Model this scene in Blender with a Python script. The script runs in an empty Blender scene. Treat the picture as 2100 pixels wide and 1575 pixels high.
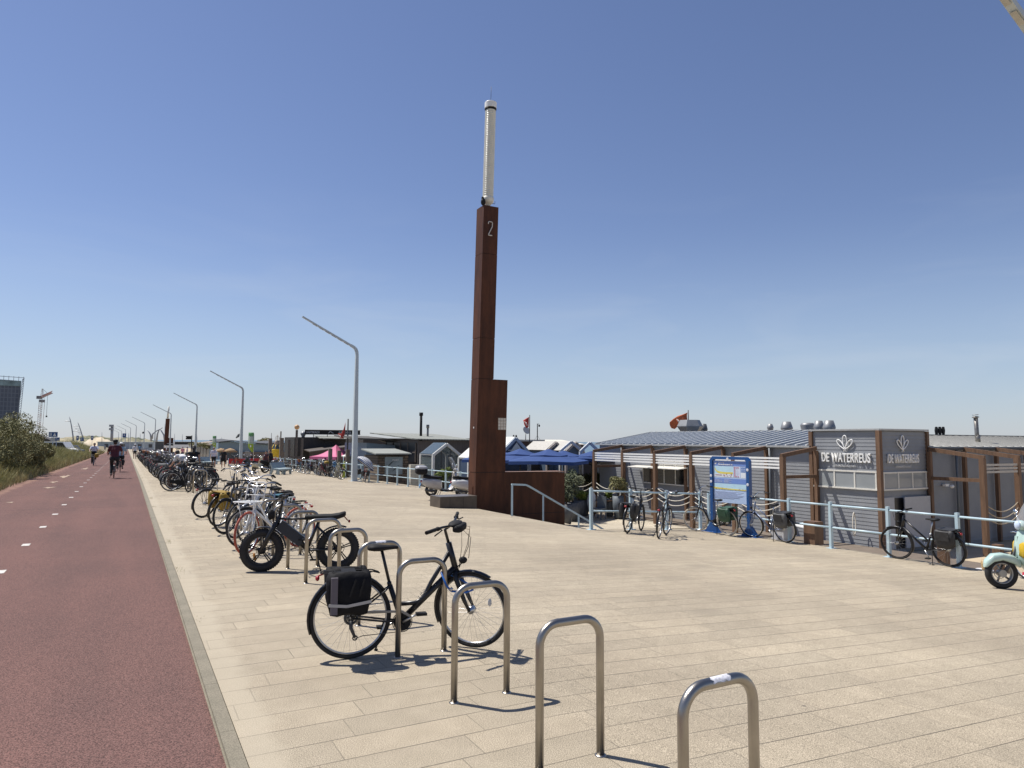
import bpy, math, random
from mathutils import Vector, Matrix
R = math.radians
rnd = random.Random(11)
SC = bpy.context.scene

# ---------------------------------------------------------------- camera
F = 1456.0; CH = 1.87; PIT = R(4.61); ROLL = R(0.3)
cam_d = bpy.data.cameras.new("camera"); cam = bpy.data.objects.new("camera", cam_d)
SC.collection.objects.link(cam); SC.camera = cam
cam_d.sensor_width = 36; cam_d.lens = F / 2100 * 36; cam_d.clip_end = 9000; cam_d.clip_start = 0.05
cam.matrix_world = Matrix.Translation((0, 0, CH)) @ Matrix.Rotation(R(90) + PIT, 4, 'X') @ Matrix.Rotation(ROLL, 4, 'Z')

# ---------------------------------------------------------------- light
SUNV = Vector((-.40, .17, .80)).normalized()
EL = math.asin(SUNV.z); AZ = math.atan2(SUNV.x, SUNV.y)
world = bpy.data.worlds.new("World"); SC.world = world; world.use_nodes = True
wn = world.node_tree.nodes; wl = world.node_tree.links
bg = wn["Background"]; sky = wn.new("ShaderNodeTexSky"); sky.sky_type = 'NISHITA'; sky.sun_disc = False
sky.sun_elevation = EL; sky.sun_rotation = AZ; sky.air_density = 1.0; sky.dust_density = 0.25; sky.ozone_density = 1.6; sky.altitude = 0
tc = wn.new("ShaderNodeTexCoord"); mp = wn.new("ShaderNodeMapping"); mp.inputs['Scale'].default_value = (1.0, 1.0, 5.0)
mp.inputs['Rotation'].default_value = (R(6), R(-8), R(20))
nz = wn.new("ShaderNodeTexNoise"); nz.inputs['Scale'].default_value = 2.6; nz.inputs['Detail'].default_value = 6; nz.inputs['Roughness'].default_value = .55; nz.inputs['Distortion'].default_value = .6
cr = wn.new("ShaderNodeValToRGB"); cr.color_ramp.elements[0].position = .50; cr.color_ramp.elements[1].position = .80
sep = wn.new("ShaderNodeSeparateXYZ"); mr = wn.new("ShaderNodeMapRange")
mr.inputs['From Min'].default_value = .34; mr.inputs['From Max'].default_value = .03; mr.inputs['To Min'].default_value = 0; mr.inputs['To Max'].default_value = .38
mu = wn.new("ShaderNodeMath"); mu.operation = 'MULTIPLY'
mx = wn.new("ShaderNodeMix"); mx.data_type = 'RGBA'; mx.inputs[7].default_value = (6.6, 7.2, 8.0, 1)
wl.new(tc.outputs['Generated'], mp.inputs['Vector']); wl.new(mp.outputs[0], nz.inputs['Vector']); wl.new(nz.outputs[0], cr.inputs[0])
wl.new(tc.outputs['Generated'], sep.inputs[0]); wl.new(sep.outputs['Z'], mr.inputs['Value'])
wl.new(cr.outputs[0], mu.inputs[0]); wl.new(mr.outputs[0], mu.inputs[1])
wl.new(mu.outputs[0], mx.inputs[0]); 
hz = wn.new("ShaderNodeMapRange"); hz.inputs['From Min'].default_value = .30; hz.inputs['From Max'].default_value = 0.0; hz.inputs['To Min'].default_value = 0; hz.inputs['To Max'].default_value = .52; hz.interpolation_type = 'SMOOTHSTEP'
wl.new(sep.outputs['Z'], hz.inputs['Value']); m2 = wn.new("ShaderNodeMix"); m2.data_type = 'RGBA'; m2.inputs[7].default_value = (4.75, 6.15, 7.7, 1); wl.new(hz.outputs[0], m2.inputs[0]); tn = wn.new("ShaderNodeMix"); tn.data_type = 'RGBA'; tn.blend_type = 'MULTIPLY'; tn.inputs[0].default_value = 1; tn.inputs[7].default_value = (1.03, .98, 1.12, 1); wl.new(sky.outputs[0], tn.inputs[6]); wl.new(tn.outputs[2], m2.inputs[6]); wl.new(m2.outputs[2], mx.inputs[6])
wl.new(mx.outputs[2], bg.inputs['Color'])
bg.inputs['Strength'].default_value = 0.079
sd = bpy.data.lights.new("sun", 'SUN'); sd.energy = 5.0; sd.angle = R(.53); sd.color = (1, .955, .88)
sun = bpy.data.objects.new("sun", sd); SC.collection.objects.link(sun); sun.rotation_euler = SUNV.to_track_quat('Z', 'Y').to_euler()
sun.location = (0, 0, 30)
SC.view_settings.view_transform = 'Standard'; SC.view_settings.look = 'None'; SC.view_settings.gamma = 1
SC.view_settings.exposure = 0.28; SC.view_settings.use_curve_mapping = False

# ---------------------------------------------------------------- the lie of the land (path frame: s along, q across)
A = R(28.4); D = (-math.sin(A), math.cos(A)); N = (math.cos(A), math.sin(A))
def cl(a, l, h): return max(l, min(h, a))
def gz(s, q): return -.0075*max(0, s-35) - .052*cl(q-2.9, 0, 11.6) - .004*cl(s-10, 0, 30)*cl((q-.7)/6, 0, 1)
def W(s, q, z=None): return Vector((D[0]*s + N[0]*q, D[1]*s + N[1]*q, gz(s, q) if z is None else z))
def SQ(x, y): return (D[0]*x + D[1]*y, N[0]*x + N[1]*y)
def ray(u, v):
    x = (u-1050)/F; y = (787.5-v)/F; c, s = math.cos(ROLL), math.sin(ROLL); x, y = x*c - y*s, x*s + y*c
    cp, sp = math.cos(PIT), math.sin(PIT); return Vector((x, cp - sp*y, sp + cp*y))
def atY(u, v, Y): r = ray(u, v); t = Y/r.y; return Vector((r.x*t, Y, CH + r.z*t))
def G(u, v, z=None):
    r = ray(u, v); t = 1.0
    if z is not None: t = (z-CH)/r.z; return Vector((r.x*t, r.y*t, z))
    for _ in range(6000):
        x, y, zz = r.x*t, r.y*t, CH + r.z*t; g = gz(*SQ(x, y))
        if zz <= g: break
        t += max(.003, (zz-g)*.9)
    return Vector((x, y, g))

# ---------------------------------------------------------------- materials
_m = {}
def mat(name, col, rough=.6, metal=0., var=.12, vs=8., bump=0., bs=60., spec=.5, coat=0.):
    if name in _m: return _m[name]
    m = bpy.data.materials.new(name); m.use_nodes = True; nt = m.node_tree; n = nt.nodes; b = n["Principled BSDF"]
    b.inputs['Roughness'].default_value = rough; b.inputs['Metallic'].default_value = metal
    b.inputs['Specular IOR Level'].default_value = spec; b.inputs['Coat Weight'].default_value = coat
    t = n.new("ShaderNodeTexCoord"); z = n.new("ShaderNodeTexNoise"); z.inputs['Scale'].default_value = vs; z.inputs['Detail'].default_value = 5
    nt.links.new(t.outputs['Object'], z.inputs['Vector'])
    r = n.new("ShaderNodeValToRGB"); c = col
    r.color_ramp.elements[0].position = .3; r.color_ramp.elements[1].position = .7
    r.color_ramp.elements[0].color = (c[0]*(1-var), c[1]*(1-var), c[2]*(1-var), 1); r.color_ramp.elements[1].color = (min(1, c[0]*(1+var)), min(1, c[1]*(1+var)), min(1, c[2]*(1+var)), 1)
    nt.links.new(z.outputs[0], r.inputs[0]); nt.links.new(r.outputs[0], b.inputs['Base Color'])
    if bump:
        z2 = n.new("ShaderNodeTexNoise"); z2.inputs['Scale'].default_value = bs; z2.inputs['Detail'].default_value = 3; nt.links.new(t.outputs['Object'], z2.inputs['Vector'])
        bp = n.new("ShaderNodeBump"); bp.inputs['Strength'].default_value = bump; bp.inputs['Distance'].default_value = .01; nt.links.new(z2.outputs[0], bp.inputs['Height']); nt.links.new(bp.outputs[0], b.inputs['Normal'])
    _m[name] = m; return m
def glass(name, col, alpha, rough=.05):
    m = mat(name, col, rough, 0, .02, 3); m.node_tree.nodes["Principled BSDF"].inputs['Alpha'].default_value = alpha; return m

def node_mat(name, build):
    m = bpy.data.materials.new(name); m.use_nodes = True; nt = m.node_tree; build(nt, nt.nodes["Principled BSDF"]); _m[name] = m; return m
def NN(nt, typ, **kw):
    n = nt.nodes.new("ShaderNode"+typ)
    for k, v in kw.items():
        if k in n.inputs.keys(): n.inputs[k].default_value = v
        else: setattr(n, k, v)
    return n
def ramp(nt, src, a, b, ca, cb):
    r = nt.nodes.new("ShaderNodeValToRGB"); e = r.color_ramp.elements; e[0].position = a; e[1].position = b; e[0].color = (*ca, 1); e[1].color = (*cb, 1); nt.links.new(src, r.inputs[0]); return r.outputs[0]
def mixc(nt, f, a, b, mode='MIX'):
    x = nt.nodes.new("ShaderNodeMix"); x.data_type = 'RGBA'; x.blend_type = mode
    for i, s in ((0, f), (6, a), (7, b)):
        if hasattr(s, 'links'): nt.links.new(s, x.inputs[i])
        elif i == 0: x.inputs[0].default_value = s
        else: x.inputs[i].default_value = (*s, 1)
    return x.outputs[2]
def paving(nt, b, base=(.40, .342, .256), bw=.92, rh=.305, jd=.55):
    L = nt.links; t = NN(nt, "TexCoord"); o = t.outputs['Object']
    sx_ = NN(nt, "SeparateXYZ"); L.new(o, sx_.inputs[0]); rw = NN(nt, "Math", operation='DIVIDE'); L.new(sx_.outputs['Y'], rw.inputs[0]); rw.inputs[1].default_value = rh
    fl = NN(nt, "Math", operation='FLOOR'); L.new(rw.outputs[0], fl.inputs[0]); ms = NN(nt, "Math", operation='MULTIPLY'); L.new(fl.outputs[0], ms.inputs[0]); ms.inputs[1].default_value = -.152
    ax_ = NN(nt, "Math", operation='ADD'); L.new(sx_.outputs['X'], ax_.inputs[0]); L.new(ms.outputs[0], ax_.inputs[1]); cb_ = NN(nt, "CombineXYZ"); L.new(ax_.outputs[0], cb_.inputs['X']); L.new(sx_.outputs['Y'], cb_.inputs['Y'])
    br = NN(nt, "TexBrick", offset=.0, squash=1.0); L.new(cb_.outputs[0], br.inputs['Vector'])
    for k, v in (('Scale', 1.0), ('Mortar Size', .0028), ('Mortar Smooth', .2), ('Bias', 0.), ('Brick Width', bw), ('Row Height', rh)): br.inputs[k].default_value = v
    br.inputs['Color1'].default_value = (.93, .93, .93, 1); br.inputs['Color2'].default_value = (1.06, 1.05, 1.04, 1); br.inputs['Mortar'].default_value = (1, 1, 1, 1)
    sp = NN(nt, "TexNoise", Scale=150., Detail=2.5); L.new(o, sp.inputs['Vector'])
    sc = ramp(nt, sp.outputs[0], .36, .66, tuple(c*.50 for c in base), tuple(min(1, c*1.45) for c in base))
    bigv = NN(nt, "TexNoise", Scale=.33, Detail=7., Roughness=.68); L.new(o, bigv.inputs['Vector'])
    bg_ = ramp(nt, bigv.outputs[0], .35, .68, (.80, .79, .78), (1.07, 1.07, 1.06))
    md = NN(nt, "TexNoise", Scale=6., Detail=5.); L.new(o, md.inputs['Vector']); mdc = ramp(nt, md.outputs[0], .3, .7, (.94, .94, .93), (1.05, 1.05, 1.05))
    c = mixc(nt, 1., sc, bg_, 'MULTIPLY'); c = mixc(nt, 1., c, mdc, 'MULTIPLY'); c = mixc(nt, 1., c, br.outputs['Color'], 'MULTIPLY')
    jn = NN(nt, "TexNoise", Scale=1.3, Detail=4.); L.new(o, jn.inputs['Vector']); jf = ramp(nt, jn.outputs[0], .38, .62, (.3, .3, .3), (1, 1, 1))
    jm = NN(nt, "Math", operation='MULTIPLY'); L.new(br.outputs['Fac'], jm.inputs[0]); L.new(jf, jm.inputs[1])
    c = mixc(nt, jm.outputs[0], c, tuple(k*(1-jd)*.9 for k in base))
    ff = NN(nt, "Math", operation='FRACT'); L.new(rw.outputs[0], ff.inputs[0]); f1 = NN(nt, "Math", operation='LESS_THAN'); L.new(ff.outputs[0], f1.inputs[0]); f1.inputs[1].default_value = .024
    j2 = NN(nt, "TexNoise", Scale=.9, Detail=5.); L.new(o, j2.inputs['Vector']); f3 = NN(nt, "Math", operation='MULTIPLY'); L.new(f1.outputs[0], f3.inputs[0]); L.new(ramp(nt, j2.outputs[0], .40, .62, (.35, .35, .35), (1, 1, 1)), f3.inputs[1])
    c = mixc(nt, f3.outputs[0], c, tuple(k*.26 for k in base))
    vo = NN(nt, "TexVoronoi", Scale=1.9, Randomness=1.); L.new(o, vo.inputs['Vector']); gum = ramp(nt, vo.outputs['Distance'], .035, .050, (1, 1, 1), (0, 0, 0))
    gn = NN(nt, "TexNoise", Scale=.7); L.new(o, gn.inputs['Vector']); gf = ramp(nt, gn.outputs[0], .46, .5, (0, 0, 0), (.8, .8, .8))
    gm = NN(nt, "Math", operation='MULTIPLY'); L.new(gum, gm.inputs[0]); L.new(gf, gm.inputs[1]); c = mixc(nt, gm.outputs[0], c, (.10, .085, .07))
    v3 = NN(nt, "TexVoronoi", Scale=.5, Randomness=1.); L.new(o, v3.inputs['Vector']); v4 = NN(nt, "TexNoise", Scale=5., Detail=4.); L.new(o, v4.inputs['Vector']); va = NN(nt, "Math", operation='MULTIPLY_ADD'); L.new(v4.outputs[0], va.inputs[0]); va.inputs[1].default_value = .22; L.new(v3.outputs['Distance'], va.inputs[2]); c = mixc(nt, ramp(nt, va.outputs[0], .16, .26, (.55, .55, .55), (0, 0, 0)), c, tuple(k*.62 for k in base))
    sm = NN(nt, "MapRange"); sm.inputs['From Min'].default_value = 1.05; sm.inputs['From Max'].default_value = .68; L.new(sx_.outputs['X'], sm.inputs['Value']); sn = NN(nt, "TexNoise", Scale=2.2, Detail=6., Roughness=.65); L.new(o, sn.inputs['Vector']); sa_ = NN(nt, "Math", operation='ADD'); L.new(sm.outputs[0], sa_.inputs[0]); L.new(sn.outputs[0], sa_.inputs[1]); c = mixc(nt, ramp(nt, sa_.outputs[0], .75, 1.3, (0, 0, 0), (.55, .55, .55)), c, (.42, .365, .275))
    L.new(c, b.inputs['Base Color']); b.inputs['Roughness'].default_value = .82; b.inputs['Specular IOR Level'].default_value = .35
    bp = NN(nt, "Bump", Strength=.35, Distance=.004); L.new(sp.outputs[0], bp.inputs['Height'])
    bp2 = NN(nt, "Bump", Strength=.8, Distance=.006, invert=True); L.new(br.outputs['Fac'], bp2.inputs['Height']); L.new(bp.outputs[0], bp2.inputs['Normal']); L.new(bp2.outputs[0], b.inputs['Normal'])
M_pave = node_mat("paving", paving)
M_ramp = node_mat("pale_paving", lambda nt, b: paving(nt, b, (.52, .46, .36), 3.2, .42, .5))
def redpath(nt, b):
    L = nt.links; t = NN(nt, "TexCoord"); o = t.outputs['Object']
    a = NN(nt, "TexNoise", Scale=105., Detail=3.); L.new(o, a.inputs['Vector'])
    c = ramp(nt, a.outputs[0], .36, .66, (.068, .041, .037), (.230, .126, .109))
    g = NN(nt, "TexNoise", Scale=210., Detail=1.); L.new(o, g.inputs['Vector']); gf = ramp(nt, g.outputs[0], .60, .66, (0, 0, 0), (.55, .55, .55)); c = mixc(nt, gf, c, (.24, .17, .145))
    w = NN(nt, "TexNoise", Scale=.35, Detail=5., Roughness=.6); L.new(o, w.inputs['Vector']); wc = ramp(nt, w.outputs[0], .33, .68, (.90, .92, .93), (1.08, 1.05, 1.04)); c = mixc(nt, 1., c, wc, 'MULTIPLY')
    # sand blown over the far verge side
    sx = NN(nt, "SeparateXYZ"); L.new(o, sx.inputs[0])
    mw = NN(nt, "Mapping"); mw.inputs['Scale'].default_value = (1.6, .12, 1); L.new(o, mw.inputs[0]); wt_ = NN(nt, "TexNoise", Scale=1., Detail=5.); L.new(mw.outputs[0], wt_.inputs['Vector']); c = mixc(nt, 1., c, ramp(nt, wt_.outputs[0], .35, .65, (.90, .92, .93), (1.07, 1.05, 1.04)), 'MULTIPLY')
    dv_ = NN(nt, "Math", operation='DIVIDE'); L.new(sx.outputs['Y'], dv_.inputs[0]); dv_.inputs[1].default_value = 23.; fq = NN(nt, "Math", operation='FRACT'); L.new(dv_.outputs[0], fq.inputs[0]); lq = NN(nt, "Math", operation='LESS_THAN'); L.new(fq.outputs[0], lq.inputs[0]); lq.inputs[1].default_value = .0012; c = mixc(nt, lq.outputs[0], c, (.03, .018, .016)); m1 = NN(nt, "MapRange"); m1.inputs['From Min'].default_value = -3.3; m1.inputs['From Max'].default_value = -4.1; L.new(sx.outputs['X'], m1.inputs['Value'])
    n2 = NN(nt, "TexNoise", Scale=.8, Detail=5.); L.new(o, n2.inputs['Vector']); ad = NN(nt, "Math", operation='ADD'); L.new(m1.outputs[0], ad.inputs[0]); L.new(n2.outputs[0], ad.inputs[1])
    sf = ramp(nt, ad.outputs[0], .85, 1.35, (0, 0, 0), (.85, .85, .85)); c = mixc(nt, sf, c, (.24, .145, .11))
    L.new(c, b.inputs['Base Color']); b.inputs['Roughness'].default_value = .9; b.inputs['Specular IOR Level'].default_value = .15
    bp = NN(nt, "Bump", Strength=.7, Distance=.004); L.new(a.outputs[0], bp.inputs['Height']); L.new(bp.outputs[0], b.inputs['Normal'])
M_red = node_mat("red_asphalt", redpath)
def kerbm(nt, b):
    L = nt.links; t = NN(nt, "TexCoord"); o = t.outputs['Object']
    a = NN(nt, "TexNoise", Scale=140., Detail=3.); L.new(o, a.inputs['Vector']); c = ramp(nt, a.outputs[0], .3, .7, (.13, .115, .085), (.27, .24, .18))
    w = NN(nt, "TexNoise", Scale=3., Detail=4.); L.new(o, w.inputs['Vector']); wc = ramp(nt, w.outputs[0], .3, .7, (.85, .85, .82), (1.12, 1.1, 1.08)); c = mixc(nt, 1., c, wc, 'MULTIPLY')
    L.new(c, b.inputs['Base Color']); b.inputs['Roughness'].default_value = .85
M_kerb = node_mat("kerb_stone", kerbm)
def cortenm(nt, b):
    L = nt.links; t = NN(nt, "TexCoord"); o = t.outputs['Object']
    a = NN(nt, "TexNoise", Scale=2.2, Detail=8., Roughness=.65); mp_ = NN(nt, "Mapping"); mp_.inputs['Scale'].default_value = (1.6, 1.6, .35); L.new(o, mp_.inputs[0]); L.new(mp_.outputs[0], a.inputs['Vector'])
    c = ramp(nt, a.outputs[0], .3, .7, (.040, .0135, .006), (.112, .038, .0155))
    f = NN(nt, "TexNoise", Scale=70., Detail=3.); L.new(o, f.inputs['Vector']); fc = ramp(nt, f.outputs[0], .3, .7, (.85, .85, .85), (1.15, 1.15, 1.15)); c = mixc(nt, 1., c, fc, 'MULTIPLY')
    L.new(c, b.inputs['Base Color']); b.inputs['Roughness'].default_value = .62; b.inputs['Specular IOR Level'].default_value = .3
M_rust = node_mat("weathering_steel", cortenm)
def woodm(col, sc=14.):
    def f(nt, b):
        L = nt.links; t = NN(nt, "TexCoord"); mp_ = NN(nt, "Mapping"); mp_.inputs['Scale'].default_value = (1, 1, .12); L.new(t.outputs['Object'], mp_.inputs[0])
        a = NN(nt, "TexNoise", Scale=sc, Detail=6.); L.new(mp_.outputs[0], a.inputs['Vector'])
        L.new(ramp(nt, a.outputs[0], .3, .7, tuple(k*.72 for k in col), tuple(k*1.25 for k in col)), b.inputs['Base Color']); b.inputs['Roughness'].default_value = .7
    return f
M_wood = node_mat("brown_timber", woodm((.145, .082, .047)))
M_wood2 = node_mat("grey_timber", woodm((.16, .13, .105)))
def stripes(name, ca, cb, axis, per, duty=.5, rough=.7, bump=.0):
    """boards or sheets: cb lines every per metres along an axis"""
    def f(nt, b):
        L = nt.links; t = NN(nt, "TexCoord"); sx = NN(nt, "SeparateXYZ"); L.new(t.outputs['Object'], sx.inputs[0])
        d = NN(nt, "Math", operation='DIVIDE'); L.new(sx.outputs[axis], d.inputs[0]); d.inputs[1].default_value = per
        fr = NN(nt, "Math", operation='FRACT'); L.new(d.outputs[0], fr.inputs[0]); g = NN(nt, "Math", operation='GREATER_THAN'); L.new(fr.outputs[0], g.inputs[0]); g.inputs[1].default_value = duty
        a = NN(nt, "TexNoise", Scale=4., Detail=5.); L.new(t.outputs['Object'], a.inputs['Vector'])
        c = mixc(nt, g.outputs[0], ca, cb); c = mixc(nt, 1., c, ramp(nt, a.outputs[0], .3, .7, (.85, .85, .85), (1.12, 1.12, 1.12)), 'MULTIPLY')
        L.new(c, b.inputs['Base Color']); b.inputs['Roughness'].default_value = rough
    return node_mat(name, f)

BLK = mat("black_paint", (.012, .012, .014), .32, 0, .2); BLKM = mat("matt_black", (.015, .015, .016), .7, 0, .25, spec=.25)
RUB = mat("rubber", (.017, .016, .016), .75, 0, .25, 30); ALU = mat("aluminium", (.55, .56, .57), .32, .9, .08); CHR = mat("chrome", (.7, .7, .7), .15, 1., .04)
SPK = mat("steel_spokes", (.42, .42, .43), .35, .8, .05); STL = mat("brushed_steel", (.36, .335, .30), .34, 1., .14, 5, .12, 220); WHT = mat("white_paint", (.78, .78, .76), .45, 0, .04)
REDP = mat("red_lens", (.35, .015, .02), .25); ORG = mat("orange_reflector", (.75, .28, .02), .3); RAIL = mat("pale_blue_paint", (.44, .56, .61), .38, 0, .07, 3)
LAMPM = mat("pale_grey_paint", (.47, .52, .54), .36, 0, .05, 2); DGR = mat("dark_grey", (.06, .062, .065), .6); MGR = mat("mid_grey", (.19, .195, .20), .55)
SKIN = mat("skin", (.47, .27, .19), .55, 0, .08); HAIR = mat("dark_hair", (.025, .018, .014), .5, 0, .4, 60, .3); BLOND = mat("blond_hair", (.42, .30, .15), .5, 0, .3, 60, .3)
CLOTH = {}
def cloth(n, c): 
    if n not in CLOTH: CLOTH[n] = mat("cloth_"+n, c, .85, 0, .12, 12, .15, 40)
    return CLOTH[n]

# ---------------------------------------------------------------- mesh builder
class MB:
    def __init__(s): s.v = []; s.f = []; s.sm = []
    def add(s, vs, fs, smooth=False):
        o = len(s.v); s.v += [tuple(p) for p in vs]; s.f += [tuple(i+o for i in f) for f in fs]; s.sm += [smooth]*len(fs); return s
    def box(s, c, d, M=None):
        x, y, z = d[0]/2, d[1]/2, d[2]/2; vs = [Vector((a*x, b*y, e*z)) for e in (-1, 1) for a, b in ((-1, -1), (1, -1), (1, 1), (-1, 1))]
        if M is not None: vs = [M @ p for p in vs]
        vs = [p + Vector(c) for p in vs]
        return s.add(vs, [(0, 3, 2, 1), (4, 5, 6, 7), (0, 1, 5, 4), (1, 2, 6, 5), (2, 3, 7, 6), (3, 0, 4, 7)])
    def bx(s, x0, x1, y0, y1, z0, z1): return s.box(((x0+x1)/2, (y0+y1)/2, (z0+z1)/2), (abs(x1-x0), abs(y1-y0), abs(z1-z0)))
    def beam(s, p, q, w, h):
        p, q = Vector(p), Vector(q); d = q-p; M = d.to_track_quat('X', 'Z').to_matrix(); return s.box((p+q)/2, (d.length, w, h), M)
    def tube(s, pts, r, n=8, closed=False, cap=True, smooth=True, flat=None):
        pts = [Vector(p) for p in pts]; k = len(pts); rs = r if isinstance(r, (list, tuple)) else [r]*k; rings = []; up = None
        for i, p in enumerate(pts):
            a = pts[i-1] if (i > 0 or closed) else p; b = pts[(i+1) % k] if (i < k-1 or closed) else p
            t = (b-a).normalized() if (b-a).length > 1e-9 else Vector((0, 0, 1))
            if up is None: up = Vector((0, 0, 1)) if abs(t.z) < .9 else Vector((0, 1, 0))
            x = t.cross(up).normalized(); y = x.cross(t).normalized(); up = y
            rings.append([p + x*math.cos(j*2*math.pi/n + (math.pi/4 if n == 4 else 0))*rs[i] + y*math.sin(j*2*math.pi/n + (math.pi/4 if n == 4 else 0))*rs[i]*(flat or 1) for j in range(n)])
        return s.rings(rings, closed, cap, smooth)
    def rings(s, rings, closed=False, cap=True, smooth=True):
        n = len(rings[0]); k = len(rings); vs = [p for r_ in rings for p in r_]; fs = []
        for i in range(k if closed else k-1):
            a = i*n; b = ((i+1) % k)*n
            for j in range(n): fs.append((a+j, a+(j+1) % n, b+(j+1) % n, b+j))
        o = len(s.v); s.add(vs, fs, smooth)
        if cap and not closed: s.f += [tuple(o+j for j in reversed(range(n))), tuple(o+(k-1)*n+j for j in range(n))]; s.sm += [False, False]
        return s
    def capsule(s, p, q, r0, r1, n=10):
        p, q = Vector(p), Vector(q); d = (q-p); L = d.length; t = d/L if L > 1e-6 else Vector((0, 0, 1)); pts = []; rs = []
        for a in (80, 55, 28): pts.append(p - t*r0*math.sin(R(a))); rs.append(r0*math.cos(R(a)))
        pts += [p, q]; rs += [r0, r1]
        for a in (28, 55, 80): pts.append(q + t*r1*math.sin(R(a))); rs.append(r1*math.cos(R(a)))
        return s.tube(pts, rs, n)
    def lathe(s, prof, n=16, o=(0, 0, 0), M=None, smooth=True, cap=True):
        rings = []
        for r_, z in prof:
            ring = [Vector((r_*math.cos(j*2*math.pi/n), r_*math.sin(j*2*math.pi/n), z)) for j in range(n)]
            if M is not None: ring = [M @ p for p in ring]
            rings.append([p + Vector(o) for p in ring])
        return s.rings(rings, False, cap, smooth)
    def torus(s, c, Rr, r, N_=40, n=8, T=None, wide=1., a0=0., a1=360.):
        """ring in the xz plane about c"""
        full = abs(a1-a0) >= 359.9; rings = []; K = N_ if full else N_+1
        for i in range(K):
            a = R(a0 + (a1-a0)*i/N_); ring = []
            for j in range(n):
                b = 2*math.pi*j/n; rr = Rr + r*math.cos(b); p = Vector((c[0]+rr*math.cos(a), c[1]+r*wide*math.sin(b), c[2]+rr*math.sin(a))); ring.append(T(p) if T else p)
            rings.append(ring)
        return s.rings(rings, full)
    def ell(s, c, rad, nu=14, nv=9, M=None, e=1.0, dent=0.):
        vs = []; f = lambda x: math.copysign(abs(x)**e, x)
        for i in range(1, nv):
            ph = -math.pi/2 + math.pi*i/nv
            for j in range(nu):
                th = 2*math.pi*j/nu; p = Vector((rad[0]*f(math.cos(ph))*f(math.cos(th)), rad[1]*f(math.cos(ph))*f(math.sin(th)), rad[2]*f(math.sin(ph))))
                if dent: p *= 1 + rnd.uniform(-dent, dent)
                vs.append(p)
        vs += [Vector((0, 0, -rad[2])), Vector((0, 0, rad[2]))]
        if M is not None: vs = [M @ p for p in vs]
        vs = [p + Vector(c) for p in vs]; fs = []
        for i in range(nv-2):
            for j in range(nu): fs.append((i*nu+j, i*nu+(j+1) % nu, (i+1)*nu+(j+1) % nu, (i+1)*nu+j))
        b, t = len(vs)-2, len(vs)-1
        for j in range(nu): fs.append((b, (j+1) % nu, j)); fs.append((t, (nv-2)*nu+j, (nv-2)*nu+(j+1) % nu))
        return s.add(vs, fs, True)
    def prism(s, poly, axis, a0, a1):
        """poly in the two other axes (x,y,z order), extruded along axis"""
        def P(p, a): return {'x': (a, p[0], p[1]), 'y': (p[0], a, p[1]), 'z': (p[0], p[1], a)}[axis]
        n = len(poly); vs = [P(p, a0) for p in poly] + [P(p, a1) for p in poly]
        return s.add(vs, [tuple(range(n)), tuple(reversed(range(n, 2*n)))] + [(i, i+n, (i+1) % n+n, (i+1) % n) for i in range(n)])
    def quad(s, *p): return s.add(p, [tuple(range(len(p)))])
    def slab(s, p0, p1, p2, p3, t):
        p = [Vector(x) for x in (p0, p1, p2, p3)]; n = (p[1]-p[0]).cross(p[3]-p[0]).normalized()*t
        return s.add(p + [x-n for x in p], [(0, 1, 2, 3), (7, 6, 5, 4), (0, 4, 5, 1), (1, 5, 6, 2), (2, 6, 7, 3), (3, 7, 4, 0)])
    def build(s, name, m, parent=None, loc=None, rot=None):
        me = bpy.data.meshes.new(name); me.from_pydata(s.v, [], s.f); me.polygons.foreach_set('use_smooth', s.sm); me.update(); me.materials.append(m)
        o = bpy.data.objects.new(name, me); SC.collection.objects.link(o)
        if parent is not None: o.parent = parent
        if loc is not None: o.location = loc
        if rot is not None: o.rotation_euler = rot if hasattr(rot, '__len__') else (0, 0, rot)
        return o
def fixn(o):
    import bmesh
    b = bmesh.new(); b.from_mesh(o.data); bmesh.ops.recalc_face_normals(b, faces=b.faces); b.to_mesh(o.data); b.free(); return o
def tag(o, label, cat, group=None):
    o['label'] = label; o['category'] = cat
    if group: o['group'] = group
    return o
def thing(name, label, cat, loc=(0, 0, 0), rot=0, group=None):
    o = bpy.data.objects.new(name, None); SC.collection.objects.link(o); o.location = loc; o.empty_display_size = .2
    o.rotation_euler = rot if hasattr(rot, '__len__') else (0, 0, rot); return tag(o, label, cat, group)
def struct(o, kind='structure'): o['kind'] = kind; return o
CH_ = {}
def kids(o):
    if o.name not in CH_: CH_[o.name] = list(o.children)
    return CH_[o.name]
def copy_tree(o, loc=None, rot=None, label=None, group=None, scale=None, parent=None):
    c = o.copy(); SC.collection.objects.link(c)
    if parent is not None: c.parent = parent
    for ch in kids(o): copy_tree(ch, parent=c)
    if loc is not None: c.location = loc
    if rot is not None: c.rotation_euler = rot if hasattr(rot, '__len__') else (0, 0, rot)
    if label: c['label'] = label
    if group: c['group'] = group
    if scale: c.scale = (scale,)*3
    return c
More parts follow.
